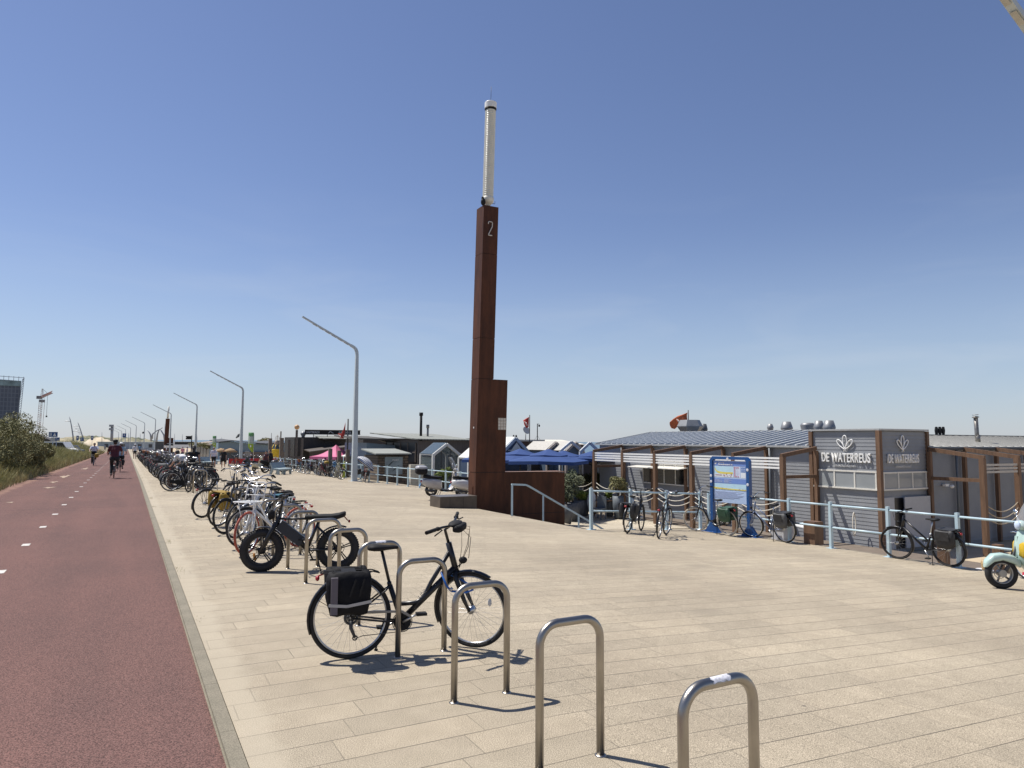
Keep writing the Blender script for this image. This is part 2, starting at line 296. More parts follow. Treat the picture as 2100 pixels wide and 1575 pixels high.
def text(body, name, size, m, parent, o, xa, ya, sx=1., ext=.004, bold=0., loc=None, rot=None, align='LEFT', sp=1.):
    cu = bpy.data.curves.new("t", 'FONT'); cu.body = body; cu.size = size; cu.extrude = ext; cu.offset = bold; cu.align_x = align; cu.space_character = sp
    t = bpy.data.objects.new("t", cu); SC.collection.objects.link(t); bpy.context.view_layer.update()
    me = bpy.data.meshes.new_from_object(t.evaluated_get(bpy.context.evaluated_depsgraph_get())); bpy.data.objects.remove(t)
    xa, ya = Vector(xa), Vector(ya); za = xa.cross(ya); M = Matrix((xa*sx, ya, za)).transposed().to_4x4(); M.translation = Vector(o); me.transform(M)
    me.materials.clear(); me.materials.append(m); ob = bpy.data.objects.new(name, me); SC.collection.objects.link(ob)
    if parent is not None: ob.parent = parent
    if loc is not None: ob.location = loc
    if rot is not None: ob.rotation_euler = (0, 0, rot)
    return ob
# ================================================================ SETTING
def grid(qs, ss, zf):
    v = [(q, s, zf(s, q)) for s in ss for q in qs]; n = len(qs); f = []
    for i in range(len(ss)-1):
        for j in range(n-1): a = i*n+j; f.append((a, a+1, a+n+1, a+n))
    return v, f
def fr(a, b, st): k = max(1, int(round((b-a)/st))); return [a + (b-a)*i/k for i in range(k+1)]
SS = fr(-8, 35, 1) + fr(36, 430, 4)
# plaza: main sheet plus the strips seaward of the stair notch
pl = MB()
def skirt(mb, pts, zb=-1.9):
    for (q0, s0), (q1, s1) in zip(pts[:-1], pts[1:]):
        mb.quad((q0, s0, gz(s0, q0)), (q1, s1, gz(s1, q1)), (q1, s1, zb), (q0, s0, zb))
pl.add(*grid(fr(.70, 10.75, .67), SS, gz), smooth=True)
pl.add(*grid(fr(10.75, 14.95, .7), fr(-8, 15.75, 1), gz), smooth=True)
pl.add(*grid(fr(10.75, 14.95, .7), fr(25.5, 35, 1) + fr(36, 430, 4), gz), smooth=True)
skirt(pl, [(14.95, -8), (14.95, 15.75), (10.75, 15.75), (10.75, 25.5), (14.95, 25.5), (14.95, 60), (14.95, 430)], -5)
struct(pl.build("promenade_paving", M_pave, rot=A))
rm = MB(); rm.quad((10.76, 22.2, -1.30), (14.94, 22.2, -1.30), (14.94, 15.76, -1.46), (10.76, 15.76, -1.46)); rm.quad((10.76, 25.49, -1.15), (14.94, 25.49, -1.15), (14.94, 22.2, -1.30), (10.76, 22.2, -1.30)); [rm.bx(10.8+.34*i, 10.8+.34*(i+1), 19.45, 24.9, -1.7, -.56-.088*i) for i in range(9)]
struct(rm.build("sloping_ramp", M_pave, rot=A))
kb = MB()
for a in fr(-8, 426, 1.0):
    z0, z1 = gz(a, 0), gz(a+.997, 0)
    if a < 90: kb.add([(x, y, z) for y, z in ((a, z0), (a+.997, z1)) for x, z in ((.585, z-.06), (.60, z+.012), (.692, z+.012), (.694, z-.06))], [(0, 1, 5, 4), (1, 2, 6, 5), (2, 3, 7, 6), (0, 3, 2, 1), (4, 5, 6, 7)])
kb.add(*grid([.585, .698], fr(-8, 430, 3), lambda s, q: gz(s, 0)-.004))
struct(kb.build("kerb", M_kerb, rot=A))
rd = MB(); rd.add(*grid([-4.15, -3, -1.5, 0, .60], SS, lambda s, q: gz(s, 0)-.022), smooth=True); struct(rd.build("cycle_path", M_red, rot=A))
dm = MB()
s = 6.45
while s < 260:
    z = gz(s, 0)-.018; dm.quad((-1.56, s, z), (-1.44, s, z), (-1.44, s+.30, gz(s+.30, 0)-.018), (-1.56, s+.30, gz(s+.30, 0)-.018)); s += 2.95
struct(dm.build("lane_dashes", mat("road_marking", (.52, .49, .45), .8, 0, .25, 25), rot=A))
sb = MB()   # blown sand patches on the path
g_ = random.Random(9)
for s, q, a, b in ((17.9, -3.05, .28, .30), (18.9, -2.8, .12, .18), (25.8, -2.95, .10, .25), (33, -2.55, .22, .5), (37.5, -2.75, .16, .9), (44, -2.75, .22, 2.2), (58, -2.45, .2, 2.5)):
    pts = []; ph = g_.uniform(0, 6)
    for i in range(28):
        t = i*math.pi/14; k = .72 + .22*math.sin(3*t+ph) + .16*math.sin(7*t+ph*2) + g_.uniform(-.1, .1); pts.append((q + a*k*math.cos(t) + .15*a*math.sin(t), s + b*k*math.sin(t), gz(s + b*k*math.sin(t), 0)-.014))
    sb.quad(*pts)
struct(sb.build("blown_sand", mat("dry_sand_film", (.36, .27, .20), .95, 0, .2, 20), rot=A))
# verge / dune bank
def vz(s, q):
    t = cl((-4.15-q)/4.5, 0, 1); t = t*t*(3-2*t); b = gz(s, 0)-.03
    return b + t*(.75 + .35*math.sin(s*.23) + .3*math.sin(s*.071+q*.3)) - (2.2*cl((-16-q)/20, 0, 1) if q < -16 else 0)
vg = MB(); vg.add(*grid([-500, -220, -120, -60, -40, -25, -18, -14, -11, -9, -8, -7, -6, -5.3, -4.7, -4.149], fr(-30, 120, 2)+fr(130, 700, 12), vz), smooth=True)
struct(vg.build("verge_ground", mat("verge_soil", (.20, .165, .10), .95, 0, .3, 2, .5, 20), rot=A))
# lower beach level and sea
sa = MB(); sa.add(*grid([10.6, 30, 60, 100, 150], fr(-80, 700, 20), lambda s, q: -1.62 - .012*max(0, q-40) - .0055*max(0, s-45)), smooth=True); struct(sa.build("beach_sand", mat("sand", (.46, .37, .25), .95, 0, .12, 1.5, .6, 30), rot=A))
se = MB(); se.quad((120, -3000, -4.2), (7000, -3000, -4.2), (7000, 9000, -4.2), (120, 9000, -4.2)); struct(se.build("sea", mat("sea_water", (.05, .11, .15), .25, 0, .1, .02), rot=A))
bs = MB(); bs.quad((-7000, -3000, -9), (119, -3000, -9), (119, 9000, -9), (-7000, 9000, -9)); struct(bs.build("far_ground", mat("far_land", (.16, .15, .09), .95, 0, .2, .01), rot=A))
lr = MB(); lr.quad((14.96, 12.6, -1.5), (19.9, 12.6, -1.5), (19.9, 44, -1.5), (14.96, 44, -1.5)); lr.quad((10.77, 15.77, -1.507), (14.955, 15.77, -1.507), (14.955, 44, -1.507), (10.77, 44, -1.507)); o = lr.build("lower_paving", M_ramp, rot=A); struct(o)
dk = MB(); dk.bx(19.3, 32, 30.6, 45, -1.6, -1.44); dk.bx(19.9, 21.1, 10.6, 30.6, -1.6, -1.44)
struct(dk.build("wooden_deck", stripes("deck_boards", (.17, .135, .105), (.07, .055, .045), 'X', .14, .93), rot=A))
# distant dunes
hl = MB()
def ridge(u0, u1, Y, prof, z0=-6, dep=120, n=60):
    vs = []
    for k in range(n+1):
        u = u0 + (u1-u0)*k/n
        for j, (dy, m) in enumerate(((-dep*.5, 0.), (-dep*.25, .55), (0, 1.), (dep*.4, .8), (dep, 0))):
            v = prof(u); top = atY(u, v, Y); r = ray(u, 900); y = Y + dy + 12*math.sin(u*.13+j); vs.append((r.x/r.y*y, y, z0 + (top.z-z0)*m*(1+.04*math.sin(u*.5+j*2))))
    fs = [(a*5+j, (a+1)*5+j, (a+1)*5+j+1, a*5+j+1) for a in range(n) for j in range(4)]
    hl.add(vs, fs, True)
def lerp(t): return lambda u: next((b0 + (b1-b0)*(u-a0)/(a1-a0) for (a0, b0), (a1, b1) in zip(t[:-1], t[1:]) if a0 <= u <= a1), t[-1][1])
ridge(-60, 345, 520, lerp([(-60, 902), (60, 902), (110, 903), (130, 897), (170, 893.5), (200, 894), (225, 898), (250, 897), (280, 897), (305, 901), (330, 907), (345, 912)]))
ridge(-700, -40, 700, lerp([(-700, 898), (-40, 902)]))
def dunem(nt, b):
    t = NN(nt, "TexCoord"); a = NN(nt, "TexNoise", Scale=.05, Detail=8., Roughness=.7); nt.links.new(t.outputs['Object'], a.inputs['Vector'])
    nt.links.new(ramp(nt, a.outputs[0], .42, .62, (.075, .085, .045), (.36, .31, .20)), b.inputs['Base Color']); b.inputs['Roughness'].default_value = .95
struct(hl.build("dune_hills", node_mat("dune_cover", dunem)))
hl = MB(); ridge(172, 228, 470, lerp([(172, 908), (180, 902), (195, 898.5), (203, 895.5), (215, 900), (228, 904)]), dep=40, n=24); struct(hl.build("bare_sand_dune", mat("pale_dune_sand", (.50, .43, .32), .95, 0, .08, .05)))

# ---------------------------------------------------------------- vegetation
import numpy as np
def blades(name, n, area, hf, zf, wid, m, lean=(.35, -.12), seed=3, obj=None):
    g = np.random.default_rng(seed); V = []; Fc = []; q0, q1, s0, s1 = area
    s = s0 + (s1-s0)*g.random(n)**1.5; q = q0 + (q1-q0)*g.random(n)**1.1
    for i in range(n):
        S, Q = float(s[i]), float(q[i]); h = hf(S, Q)*g.uniform(.6, 1.25)
        b = W(S, Q, zf(S, Q)-.02); a = g.uniform(0, 6.283); lx = lean[0]*h + math.cos(a)*h*.35*g.random(); ly = lean[1]*h + math.sin(a)*h*.35*g.random()
        w = wid*(1 + S/60); dx, dy = math.cos(a+1.3)*w, math.sin(a+1.3)*w; o_ = len(V)
        V += [(b.x-dx, b.y-dy, b.z), (b.x+dx, b.y+dy, b.z), (b.x+lx*.35+dx*.8, b.y+ly*.35+dy*.8, b.z+h*.6), (b.x+lx*.35-dx*.8, b.y+ly*.35-dy*.8, b.z+h*.6), (b.x+lx, b.y+ly, b.z+h)]
        Fc += [(o_, o_+1, o_+2, o_+3), (o_+3, o_+2, o_+4)]
    me = bpy.data.meshes.new(name); me.from_pydata(V, [], Fc); me.update(); me.materials.append(m); o = bpy.data.objects.new(name, me); SC.collection.objects.link(o); return o
def leafm(name, c0, c1, sc=1.4):
    def f(nt, b):
        t = NN(nt, "TexCoord"); a = NN(nt, "TexNoise", Scale=sc, Detail=6., Roughness=.7); nt.links.new(t.outputs['Object'], a.inputs['Vector']); f2 = NN(nt, "TexNoise", Scale=sc*22, Detail=2.); nt.links.new(t.outputs['Object'], f2.inputs['Vector'])
        c = ramp(nt, a.outputs[0], .35, .65, c0, c1); c = mixc(nt, 1., c, ramp(nt, f2.outputs[0], .3, .7, (.6, .6, .6), (1.4, 1.4, 1.35)), 'MULTIPLY'); nt.links.new(c, b.inputs['Base Color']); b.inputs['Roughness'].default_value = .7
        b.inputs['Specular IOR Level'].default_value = .25
    return node_mat(name, f)
M_grass = leafm("marram_grass", (.22, .235, .11), (.52, .47, .27), .45)
M_leaf = leafm("shrub_leaves", (.09, .10, .04), (.30, .27, .13)); M_olive = leafm("olive_leaves", (.07, .09, .05), (.17, .18, .11), 3); M_green = leafm("bright_leaves", (.06, .10, .02), (.20, .24, .05), 5)
gh = lambda S, Q: .42 + .55*cl((-4.3-Q)/2, 0, 1) + .14*math.sin(S*.9) + .1*math.sin(S*2.7+Q)
g1 = blades("marram_grass", 76000, (-3.95, -13, 24, 170), gh, vz, .008, M_grass); g1['kind'] = 'stuff'
g1['label'] = 'dry grey green marram grass on the bank beside the cycle path'
def crown(rad, n, sz, lumps=14, seed=1, flat=.8):
    g = random.Random(seed); mb = MB(); cs = []
    for _ in range(lumps):
        a = g.uniform(0, 6.28); rr = g.random()**.5*.72; cs.append((Vector((rad[0]*rr*math.cos(a), rad[1]*rr*math.sin(a), rad[2]*g.uniform(-.45, .62))), g.uniform(.28, .5)))
    for _ in range(n):
        c, k = g.choice(cs); d = Vector((g.gauss(0, 1), g.gauss(0, 1), g.gauss(0, 1))).normalized()*g.uniform(.6, 1.05)**.6
        p = c + Vector((d.x*rad[0]*k, d.y*rad[1]*k, d.z*rad[2]*k*flat)); u = Vector((g.gauss(0, 1), g.gauss(0, 1), g.gauss(0, 1))).normalized(); w = u.orthogonal().normalized(); l = sz*g.uniform(.6, 1.4)
        mb.v += [tuple(p-u*l), tuple(p+w*l*.4), tuple(p+u*l), tuple(p-w*l*.4)]; o_ = len(mb.v)-4; mb.f.append((o_, o_+1, o_+2, o_+3)); mb.sm.append(False)
    return mb, cs
def shrub(name, label, cat, p, rad, n, sz, m, group=None, seed=1, trunk=.05, lift=1.0):
    t = thing(name, label, cat, p, 0, group); mb, cs = crown(rad, n, sz, seed=seed)
    c = mb.build("crown", m, t, (0, 0, rad[2]*.9*lift)); st = MB()
    for cc, k in cs[:8]:
        st.tube([(0, 0, -.1), (cc.x*.3, cc.y*.3, rad[2]*.45*lift), (cc.x*.85, cc.y*.85, rad[2]*.9*lift + cc.z)], [trunk, trunk*.6, trunk*.2], 6)
    st.build("trunk", mat("bark", (.11, .08, .055), .9, 0, .2, 20), t); return t
bl = [(14, 38, 852, (1.9, 1.8), 'tallest dark dune shrub at the left edge of the photo'), (42, 41, 880, (1.0, 1.4), 'dark dune shrub second from the left edge, its top below the crane'), (62, 44, 897, (.9, 1.4), 'low rounded dark shrub between the tall shrubs and the road signs'),
      (-15, 34, 858, (1.6, 2.0), 'dark shrub cut off by the left edge of the photo'), (60, 39.5, 922, (.9, 1.3), 'small dark green shrub nearest the cycle path edge'), (84, 52, 908, (1.0, 2.0), 'long low shrub at the back of the bank below the white van')]
for i, (u, Y, v, rad, lb) in enumerate(bl):
    p = atY(u, v, Y); s_, q_ = SQ(p.x, p.y); zg = vz(s_, q_)-.15; hh = max(.5, (p.z-zg)/1.75); p.z = zg; shrub("dune_shrub", lb, "shrub", p, (rad[0], rad[1], hh), 11000 if i < 5 else 6000, .05 if i < 5 else .08, M_leaf, "shrubs on the dune bank", seed=i+5)

wd = blades("kerb_weeds", 2600, (.705, .80, 3, 60), lambda S, Q: .012 + .055*max(0, math.sin(S*2.9)*math.sin(S*1.13+1))**2, gz, .0018, M_grass, seed=8); wd['kind'] = 'stuff'; wd['label'] = 'dry weeds growing in the joint beside the kerb'
# ---------------------------------------------------------------- steel tower with light column
TB = Vector((-1.26, 25.1)); tw = thing("light_tower", "tall rust brown steel tower marked 2 with a ribbed white light column on top", "tower", (TB.x, TB.y, 0), A)
LEAN = .0215
def sh(p): z = max(0, p[2]-.75); return (p[0] + LEAN*z*math.cos(A), p[1] - LEAN*z*math.sin(A), p[2])
def steelbox(x0, x1, y0, y1, z0, z1, m, zr=None, nm="steel_panel"):
    zr = z1 if zr is None else zr; b = .006; P = [(x0, y0, z0), (x1, y0, z0), (x1, y1, z0), (x0, y1, z0), (x0, y0, z1), (x1, y0, zr), (x1, y1, zr), (x0, y1, z1)]
    mb = MB(); mb.add([sh(p) for p in P], [(0, 3, 2, 1), (4, 5, 6, 7), (0, 1, 5, 4), (1, 2, 6, 5), (2, 3, 7, 6), (3, 0, 4, 7)]); return mb.build(nm, m, tw)
steelbox(0, 1.17, 0, .60, -1.7, .757, M_rust); steelbox(0, 1.17, 0, .60, .775, 4.08, M_rust)
steelbox(.004, .60, .004, .60, 4.095, 5.55, M_rust); steelbox(0, .60, 0, .60, 5.565, 8.62, M_rust); steelbox(.004, .60, .004, .60, 8.635, 10.40, M_rust)
steelbox(.02, .58, .02, .58, 4.0, 10.38, BLKM, nm="inner_frame"); steelbox(.02, 1.15, .02, .58, -.5, 4.0, BLKM, nm="inner_frame")
steelbox(1.172, 3.70, .0, .60, -1.7, .757, M_rust, .70); steelbox(1.172, 3.715, -.01, .61, .758, .775, mat("worn_edge", (.26, .15, .10), .5, 0, .2), .718, "coping")
mb = MB(); mb.bx(.0, 1.175, -.006, -.001, .757, .772); mb.build("seam", BLKM, tw); mb = MB(); mb.bx(1.4, 3.7, -.004, -.001, -.76, -.745); mb.build("seam", BLKM, tw)
def onface(mb, pts, r, y=-.012): mb.tube([sh((x, y, z)) for x, z in pts], r, 6, smooth=False)
mb = MB(); two = [(.20, 9.72), (.20, 9.78), (.225, 9.81), (.335, 9.81), (.36, 9.78), (.36, 9.64), (.215, 9.33), (.215, 9.31), (.36, 9.31)]; onface(mb, two, .020); mb.build("number", mat("pale_number", (.55, .52, .48), .5), tw)
mb = MB(); mb.bx(-.012, -.001, .2, .34, -.05, .28); mb.bx(-.016, -.011, .215, .325, -.03, .26); mb.build("hatch", M_rust, tw)
mb = MB(); mb.box(sh((-.008, .25, 2.35)), (.02, .04, .06)); mb.build("small_label", WHT, tw)
fr_ = MB(); fr_.bx(.86, 1.178, -.03, .1, 2.28, 2.70); o = fr_.build("lamp_panel", mat("milk_panel", (.62, .58, .50), .35), tw); mb = MB()
for z in (2.28, 2.385, 2.49, 2.595, 2.70): mb.bx(.855, 1.185, -.036, -.028, z-.008, z+.008)
for x in (.86, .965, 1.07, 1.178): mb.bx(x-.006, x+.006, -.0372, -.029, 2.28, 2.70)
mb.build("grille", mat("tan_metal", (.35, .27, .2), .5), o)
c0 = sh((.30, .30, 10.4)); cc = lambda z: (c0[0] + LEAN*(z-10.4)*math.cos(A), c0[1] - LEAN*(z-10.4)*math.sin(A), z)
def col(prof, n=28, smooth=True):
    mb = MB(); rings = []
    for r_, z in prof: c = cc(z); rings.append([Vector((c[0]+r_*math.cos(j*2*math.pi/n), c[1]+r_*math.sin(j*2*math.pi/n), z)) for j in range(n)])
    return mb.rings(rings, smooth=smooth)
pr = []
for i in range(48): z = 10.80 + i*.0695; pr += [(.199, z), (.199, z+.042), (.183, z+.050), (.183, z+.066)]
col([(.12, 10.78), (.12, 14.20)]).build("inner_tube", mat("warm_white_tube", (.70, .66, .56), .5), tw)
col(pr).build("light_column", mat("frosted_ribs", (.66, .66, .60), .28, 0, .05, 3, spec=.6), tw)
col([(.10, 10.4), (.10, 10.52), (.14, 10.56), (.205, 10.62), (.222, 10.68), (.222, 10.78), (.20, 10.81)]).build("base_collar", mat("cream_paint", (.70, .67, .58), .45), tw)
cp = col([(.214, 14.13), (.222, 14.185)]); cp.build("gasket", BLKM, tw)
cp = col([(.10, 14.19), (.224, 14.20), (.224, 14.41), (.216, 14.425), (.10, 14.43)], 28, False).build("cap", WHT, tw); mb = MB(); mb.tube([cc(14.5), cc(15.05)], .008, 6); mb.build("antenna", DGR, cp)
mb = MB(); c = sh((.02, .1, 10.4)); mb.ell((c[0], c[1], c[2]+.14), (.09, .09, .14), 10, 8); mb.ell((c[0]-.02, c[1], c[2]+.28), (.05, .05, .06)); mb.tube([cc(10.6), (c0[0]+.3, c0[1], 10.62), (c0[0]+.3, c0[1], 10.72)], .01, 5); mb.build("sensor", BLKM, tw)
# bench block at the tower foot
bn = thing("steel_bench", "low dark steel block bench wrapped round the foot of the rust tower", "bench", (*W(22.4, 9.38)[:2], 0), A)
BM = mat("patinated_steel", (.085, .068, .055), .42, .3, .25, 3, .1, 30); mb = MB(); zb = -.46; zt = -.015
mb.prism([(0, 0), (1.37, 0), (1.37, .9), (-.0, .9)], 'z', zb-.3, zt-.012); mb.build("body", BM, bn); mb = MB(); mb.prism([(-.004, -.004), (1.374, -.004), (1.374, .9), (-.0, .9)], 'z', zt-.012, zt); mb.build("seat", mat("worn_steel_top", (.17, .15, .13), .35, .4, .15, 4), bn)
mb = MB(); mb.bx(1.42, 2.6, .32, .62, zb-.3, -.30); mb.build("step", BM, bn)
mb = MB(); [mb.bx(x, x+.006, -.003, 0, zb-.3, zt-.014) for x in (.36, .86)]; mb.build("joint", BLKM, bn)

# ---------------------------------------------------------------- promenade lamps
def lamp(label, base, yaw, hgt=8.55, L=3.5, rise=1.72, group="bent street lamps along the promenade", tube=(.23, .13)):
    t = thing("street_lamp", label, "street lamp", base, yaw, group); ft = MB()
    ft.bx(-.45, .45, -.35, .35, -.02, .015); ft.build("base_plate", LAMPM, t); n = 12; rings = []
    pts = [(0, 0, 0), (0, 0, 2.5), (0, 0, 5), (0, 0, hgt-.45), (-.02, 0, hgt-.25), (-.08, 0, hgt-.1), (-.2, 0, hgt+.02), (-.42, 0, hgt+.14)]
    wd = [.235, .205, .17, .13, .125, .12, .115, .105]
    mb = MB(); mb.tube(pts, [w*1.0 for w in wd], 4, smooth=False); mb.build("pole", LAMPM, t)
    ar = MB(); ar.tube([(-.38, 0, hgt+.118), (-L, 0, hgt+rise)], [.105, .085], 4, smooth=False, flat=.8); a = ar.build("arm", LAMPM, t); ld = MB()
    d = Vector((-(L-.38), 0, rise-.118)).normalized(); nrm = Vector((d.z, 0, -d.x)); nrm = -nrm if nrm.z > 0 else nrm
    for i in range(6): p = Vector((-.6, 0, hgt+.118+.22*rise/L)) + d*(i*.45+.1) + nrm*.068; ld.box(p, (.3, .09, .012), d.to_track_quat('X', 'Z').to_matrix())
    ld.build("light_strip", mat("lens_glass", (.45, .43, .38), .2), a); return t
lp = [((728, 987), 742), ((495, 958), 500), ((401.5, 0), 403), ((349, 0), 351), ((317.5, 0), 319.4), ((295.5, 0), 297), ((278.5, 0), 279.4), ((267, 0), 268), ((257, 0), 258), ((249, 0), 250), ((243, 0), 244)]
Ys = [45.3 + 34.2*i for i in range(11)]
nm_ = ["nearest", "second nearest", "third", "fourth", "fifth", "sixth", "seventh", "eighth", "ninth", "tenth", "farthest"]
xt = [" with its foot behind the fence row", " rising behind the parked bicycles", " beside the black signboard", " next to the small far tower", "", " with a camera on its pole", "", "", "", "", ""]
for i in range(11):
    u = lp[i][0][0]; r_ = ray(u, 900); X = r_.x/r_.y*Ys[i]; s_, q_ = SQ(X, Ys[i]); z = gz(s_, q_)
    top = CH + (905 - .0052*(1050-u) - [712, 795, 828, 847, 859.4, 867, 873, 877, 881, 883, 885][i])/1456*Ys[i]
    t = lamp(f"{nm_[i]} tall bent grey street lamp{xt[i]}" if xt[i] else f"{nm_[i]} tall bent grey street lamp in the row", (X, Ys[i], z), A, hgt=top-z-.02) if i < 2 else copy_tree(l1, (X, Ys[i], z), A, f"{nm_[i]} tall bent grey street lamp{xt[i]}" if xt[i] else f"{nm_[i]} tall bent grey street lamp in the row")
    if i == 1: l1 = t
    if i == 5: mb = MB(); mb.ell((-.35, 0, 5.6), (.25, .25, .3)); mb.tube([(0, 0, 5.9), (-.35, 0, 5.9)], .05, 6); mb.build("camera", BLKM, t)
# lamp standing beside the photographer: only the end of its arm shows in the top right corner
lamp("pale lamp arm cut off by the top right corner of the photo", W(5.75, 14.26), A, 8.47, 3.5, 1.72)
# ================================================================ BICYCLES
def bike(label, st='city', fr=None, tyre=None, rim=None, steer=0., bag=None, hi=False, guard=True, rackf=False, basket=None, bar='flat', chaincase=False, rack=True, group=None, tail=True, seatc=None, crate=None, guardm=None, frr=1.0, bagm2=None):
    fr = fr or BLK; tyre = tyre or RUB; rim = rim or ALU; t = thing("bicycle", label, "bicycle", group=group)
    nn = 56 if hi else 30; ns = 32 if hi else 18; k = 10 if hi else 6; tr = .0195
    HB = Vector((1.08, 0, .35)); H1 = Vector((.93, 0, .70)); H0 = Vector((.865, 0, .93)); ax = (H0-H1).normalized(); RM = Matrix.Rotation(R(steer), 3, ax)
    if st == 'oma': H1 = Vector((.90, 0, .74)); H0 = Vector((.84, 0, .98))
    T = lambda p: RM @ (Vector(p)-H1) + H1; I = lambda p: Vector(p)
    def wheel(c, T, rear):
        w = MB(); hr = .028 if rear else .022; M = Matrix.Rotation(R(90), 3, 'X')
        w.tube([T((c[0], -.05, c[2])), T((c[0], -.03, c[2])), T((c[0], -.029, c[2])), T((c[0], .029, c[2])), T((c[0], .03, c[2])), T((c[0], .05, c[2]))], [.01, .01, hr+.012, hr+.012, .01, .01], 12)
        sp = MB()
        for i in range(ns):
            a = 2*math.pi*i/ns; b = a + (.55 if i % 2 else -.55); y = .028 if (i//2) % 2 else -.028
            sp.tube([T((c[0]+hr*math.cos(b), y, c[2]+hr*math.sin(b))), T((c[0]+.302*math.cos(a), 0, c[2]+.302*math.sin(a)))], .0011 if hi else .0016, 3, cap=False)
        o = w.build("wheel", ALU, t); sp.build("spokes", SPK, o)
        r_ = MB(); r_.torus(c, .307, .009, nn, 6, T, 1.3); r_.build("rim", rim, o); y_ = MB(); y_.torus(c, .3305, tr, nn, 8, T); y_.build("tyre", tyre, o); return o
    wr_ = wheel((0, 0, .35), I, True); wheel(tuple(HB), T, False)
    if hi:
        mb = MB(); mb.ell(T((1.25, .012, .43)), (.018, .006, .035)); mb.build("reflector", mat("clear_reflector", (.6, .6, .6), .3), wr_)
    frr = 1.32 if hi else frr; f = MB(); BB = Vector((.44, 0, .29)); S1 = Vector((.335, 0, .60)); S2 = Vector((.27, 0, .86))
    f.tube([H1-ax*.02, H0+ax*.02], .021*frr, k+2); f.tube([BB, S1], .017*frr, k)
    if st == 'city': f.tube([H1+ax*.03, BB], .021*frr, k+2); f.tube([H0-ax*.05, (.70, 0, .60), (.65, 0, .50), (.61, 0, .455), (.56, 0, .435), (.41, 0, .432)], .0145*frr, k)
    elif st == 'oma': f.tube([H0-ax*.06, (.80, 0, .70), (.72, 0, .50), (.60, 0, .34), (.44, 0, .29)], .017*frr, k); f.tube([H1, (.78, 0, .56), (.66, 0, .40), (.50, 0, .29)], .013*frr, k) if frr > 1.1 else None
    elif st == 'mixte':
        f.tube([H1+ax*.02, BB], .018*frr, k)
        for y in (0,): f.tube([H0-ax*.05, (.38, 0, .47)], .014*frr, k)
    else: f.tube([H1+ax*.03, BB], .021*frr*1.1, k+2); f.tube([H0-ax*.045, (.34, 0, .68 if st == 'mtb' else .76)], .016*frr*1.1, k)
    if st == 'diamond': S1 = Vector((.31, 0, .76)); f.tube([(.335, 0, .6), S1], .016*frr, k)
    for y in (-1, 1): f.tube([(.42, y*.035, .29), (.3, y*.05, .30), (0, y*.062, .35)], .009, 6); f.tube([(.335, y*.02, .60), (.29, y*.045, .56), (0, y*.062, .35)], .008, 6)
    f.tube([(.44, -.04, .29), (.44, .04, .29)], .024, 10); f.build("frame", fr, t)
    fk = MB()
    for y in (-1, 1): fk.tube([T(H1 + Vector((0, y*.015, 0))), T((.95, y*.05, .64)), T((1.03, y*.055, .45)), T((1.08, y*.055, .35))], [.016, .016, .012, .009] if st != 'city' else [.02, .024, .020, .011] if hi else [.018, .018, .015, .01], k)
    fk.build("fork", fr, t)
    # saddle
    sp = MB(); sp.tube([S1, (.259, 0, .905)], .0135, k); sp.tube([(.19, -.02, .903), (.36, 0, .915)], .005, 5); sp.tube([(.19, .02, .903), (.36, 0, .915)], .005, 5); sp.tube([S1-Vector((0, 0, .01)), S1+Vector((-.008, 0, .03))], .02, k); sp.build("seat_post", ALU if not hi else BLK, t)
    rings = []
    for x, w, h, z in ((-.13, .03, .012, .0), (-.12, .072, .026, .004), (-.075, .088, .034, .004), (-.02, .075, .032, .0), (.04, .04, .024, .0), (.10, .024, .02, .002), (.135, .018, .014, -.002), (.14, .006, .005, -.004)):
        rings.append([Vector((.265+x, w*math.cos(a), .925+z+h*math.sin(a)*(1. if math.sin(a) > 0 else .9))) for a in [2*math.pi*j/12 for j in range(12)]])
    sd_ = MB(); sd_.rings(rings); sd_.build("saddle", seatc or BLKM, t)
    # handlebar
    hb = MB(); top = H0 + ax*(.14 if bar != 'flat' or st == 'city' else .06)
    if bar == 'flat':
        cl_ = top + Vector((.06, 0, .05)); hb.tube([T(H0), T(top), T(cl_)], .014, k); wb = 1.18 if hi else 1.; pts = [T((cl_.x-.07*wb, -.31*wb, cl_.z+.015)), T((cl_.x-.02, -.16, cl_.z+.015)), T((cl_.x, -.05, cl_.z)), T((cl_.x, .05, cl_.z)), T((cl_.x-.02, .16, cl_.z+.015)), T((cl_.x-.07*wb, .31*wb, cl_.z+.015))]
    else:
        cl_ = top + Vector((.04, 0, .03)); hb.tube([T(H0), T(top), T(cl_)], .012, k); z = cl_.z
        pts = [T((cl_.x-.30, -.26, z+.02)), T((cl_.x-.17, -.275, z+.055)), T((cl_.x-.03, -.20, z+.07)), T((cl_.x+.02, -.07, z+.01)), T((cl_.x+.02, .07, z+.01)), T((cl_.x-.03, .20, z+.07)), T((cl_.x-.17, .275, z+.055)), T((cl_.x-.30, .26, z+.02))]
    hb.tube(pts, .011, k); h_ = hb.build("handlebar", CHR if not hi and bar != 'flat' else BLK, t); gp = MB()
    for e in (0, -1):
        p0 = pts[e]; p1 = pts[1 if e == 0 else -2]; dv = (p1-p0).normalized(); gp.tube([p0, p0+dv*.125], .0165, k); lv = p0 + dv*.17 + Vector((.03, 0, -.015)); gp.tube([p0+dv*.17, lv, p0 + dv*.03 + Vector((.055, 0, -.035))], .006, 5); gp.ell(p0+dv*.155, (.024, .024, .02), 8, 6)
    gp.build("grip", BLKM, h_); cb = MB()
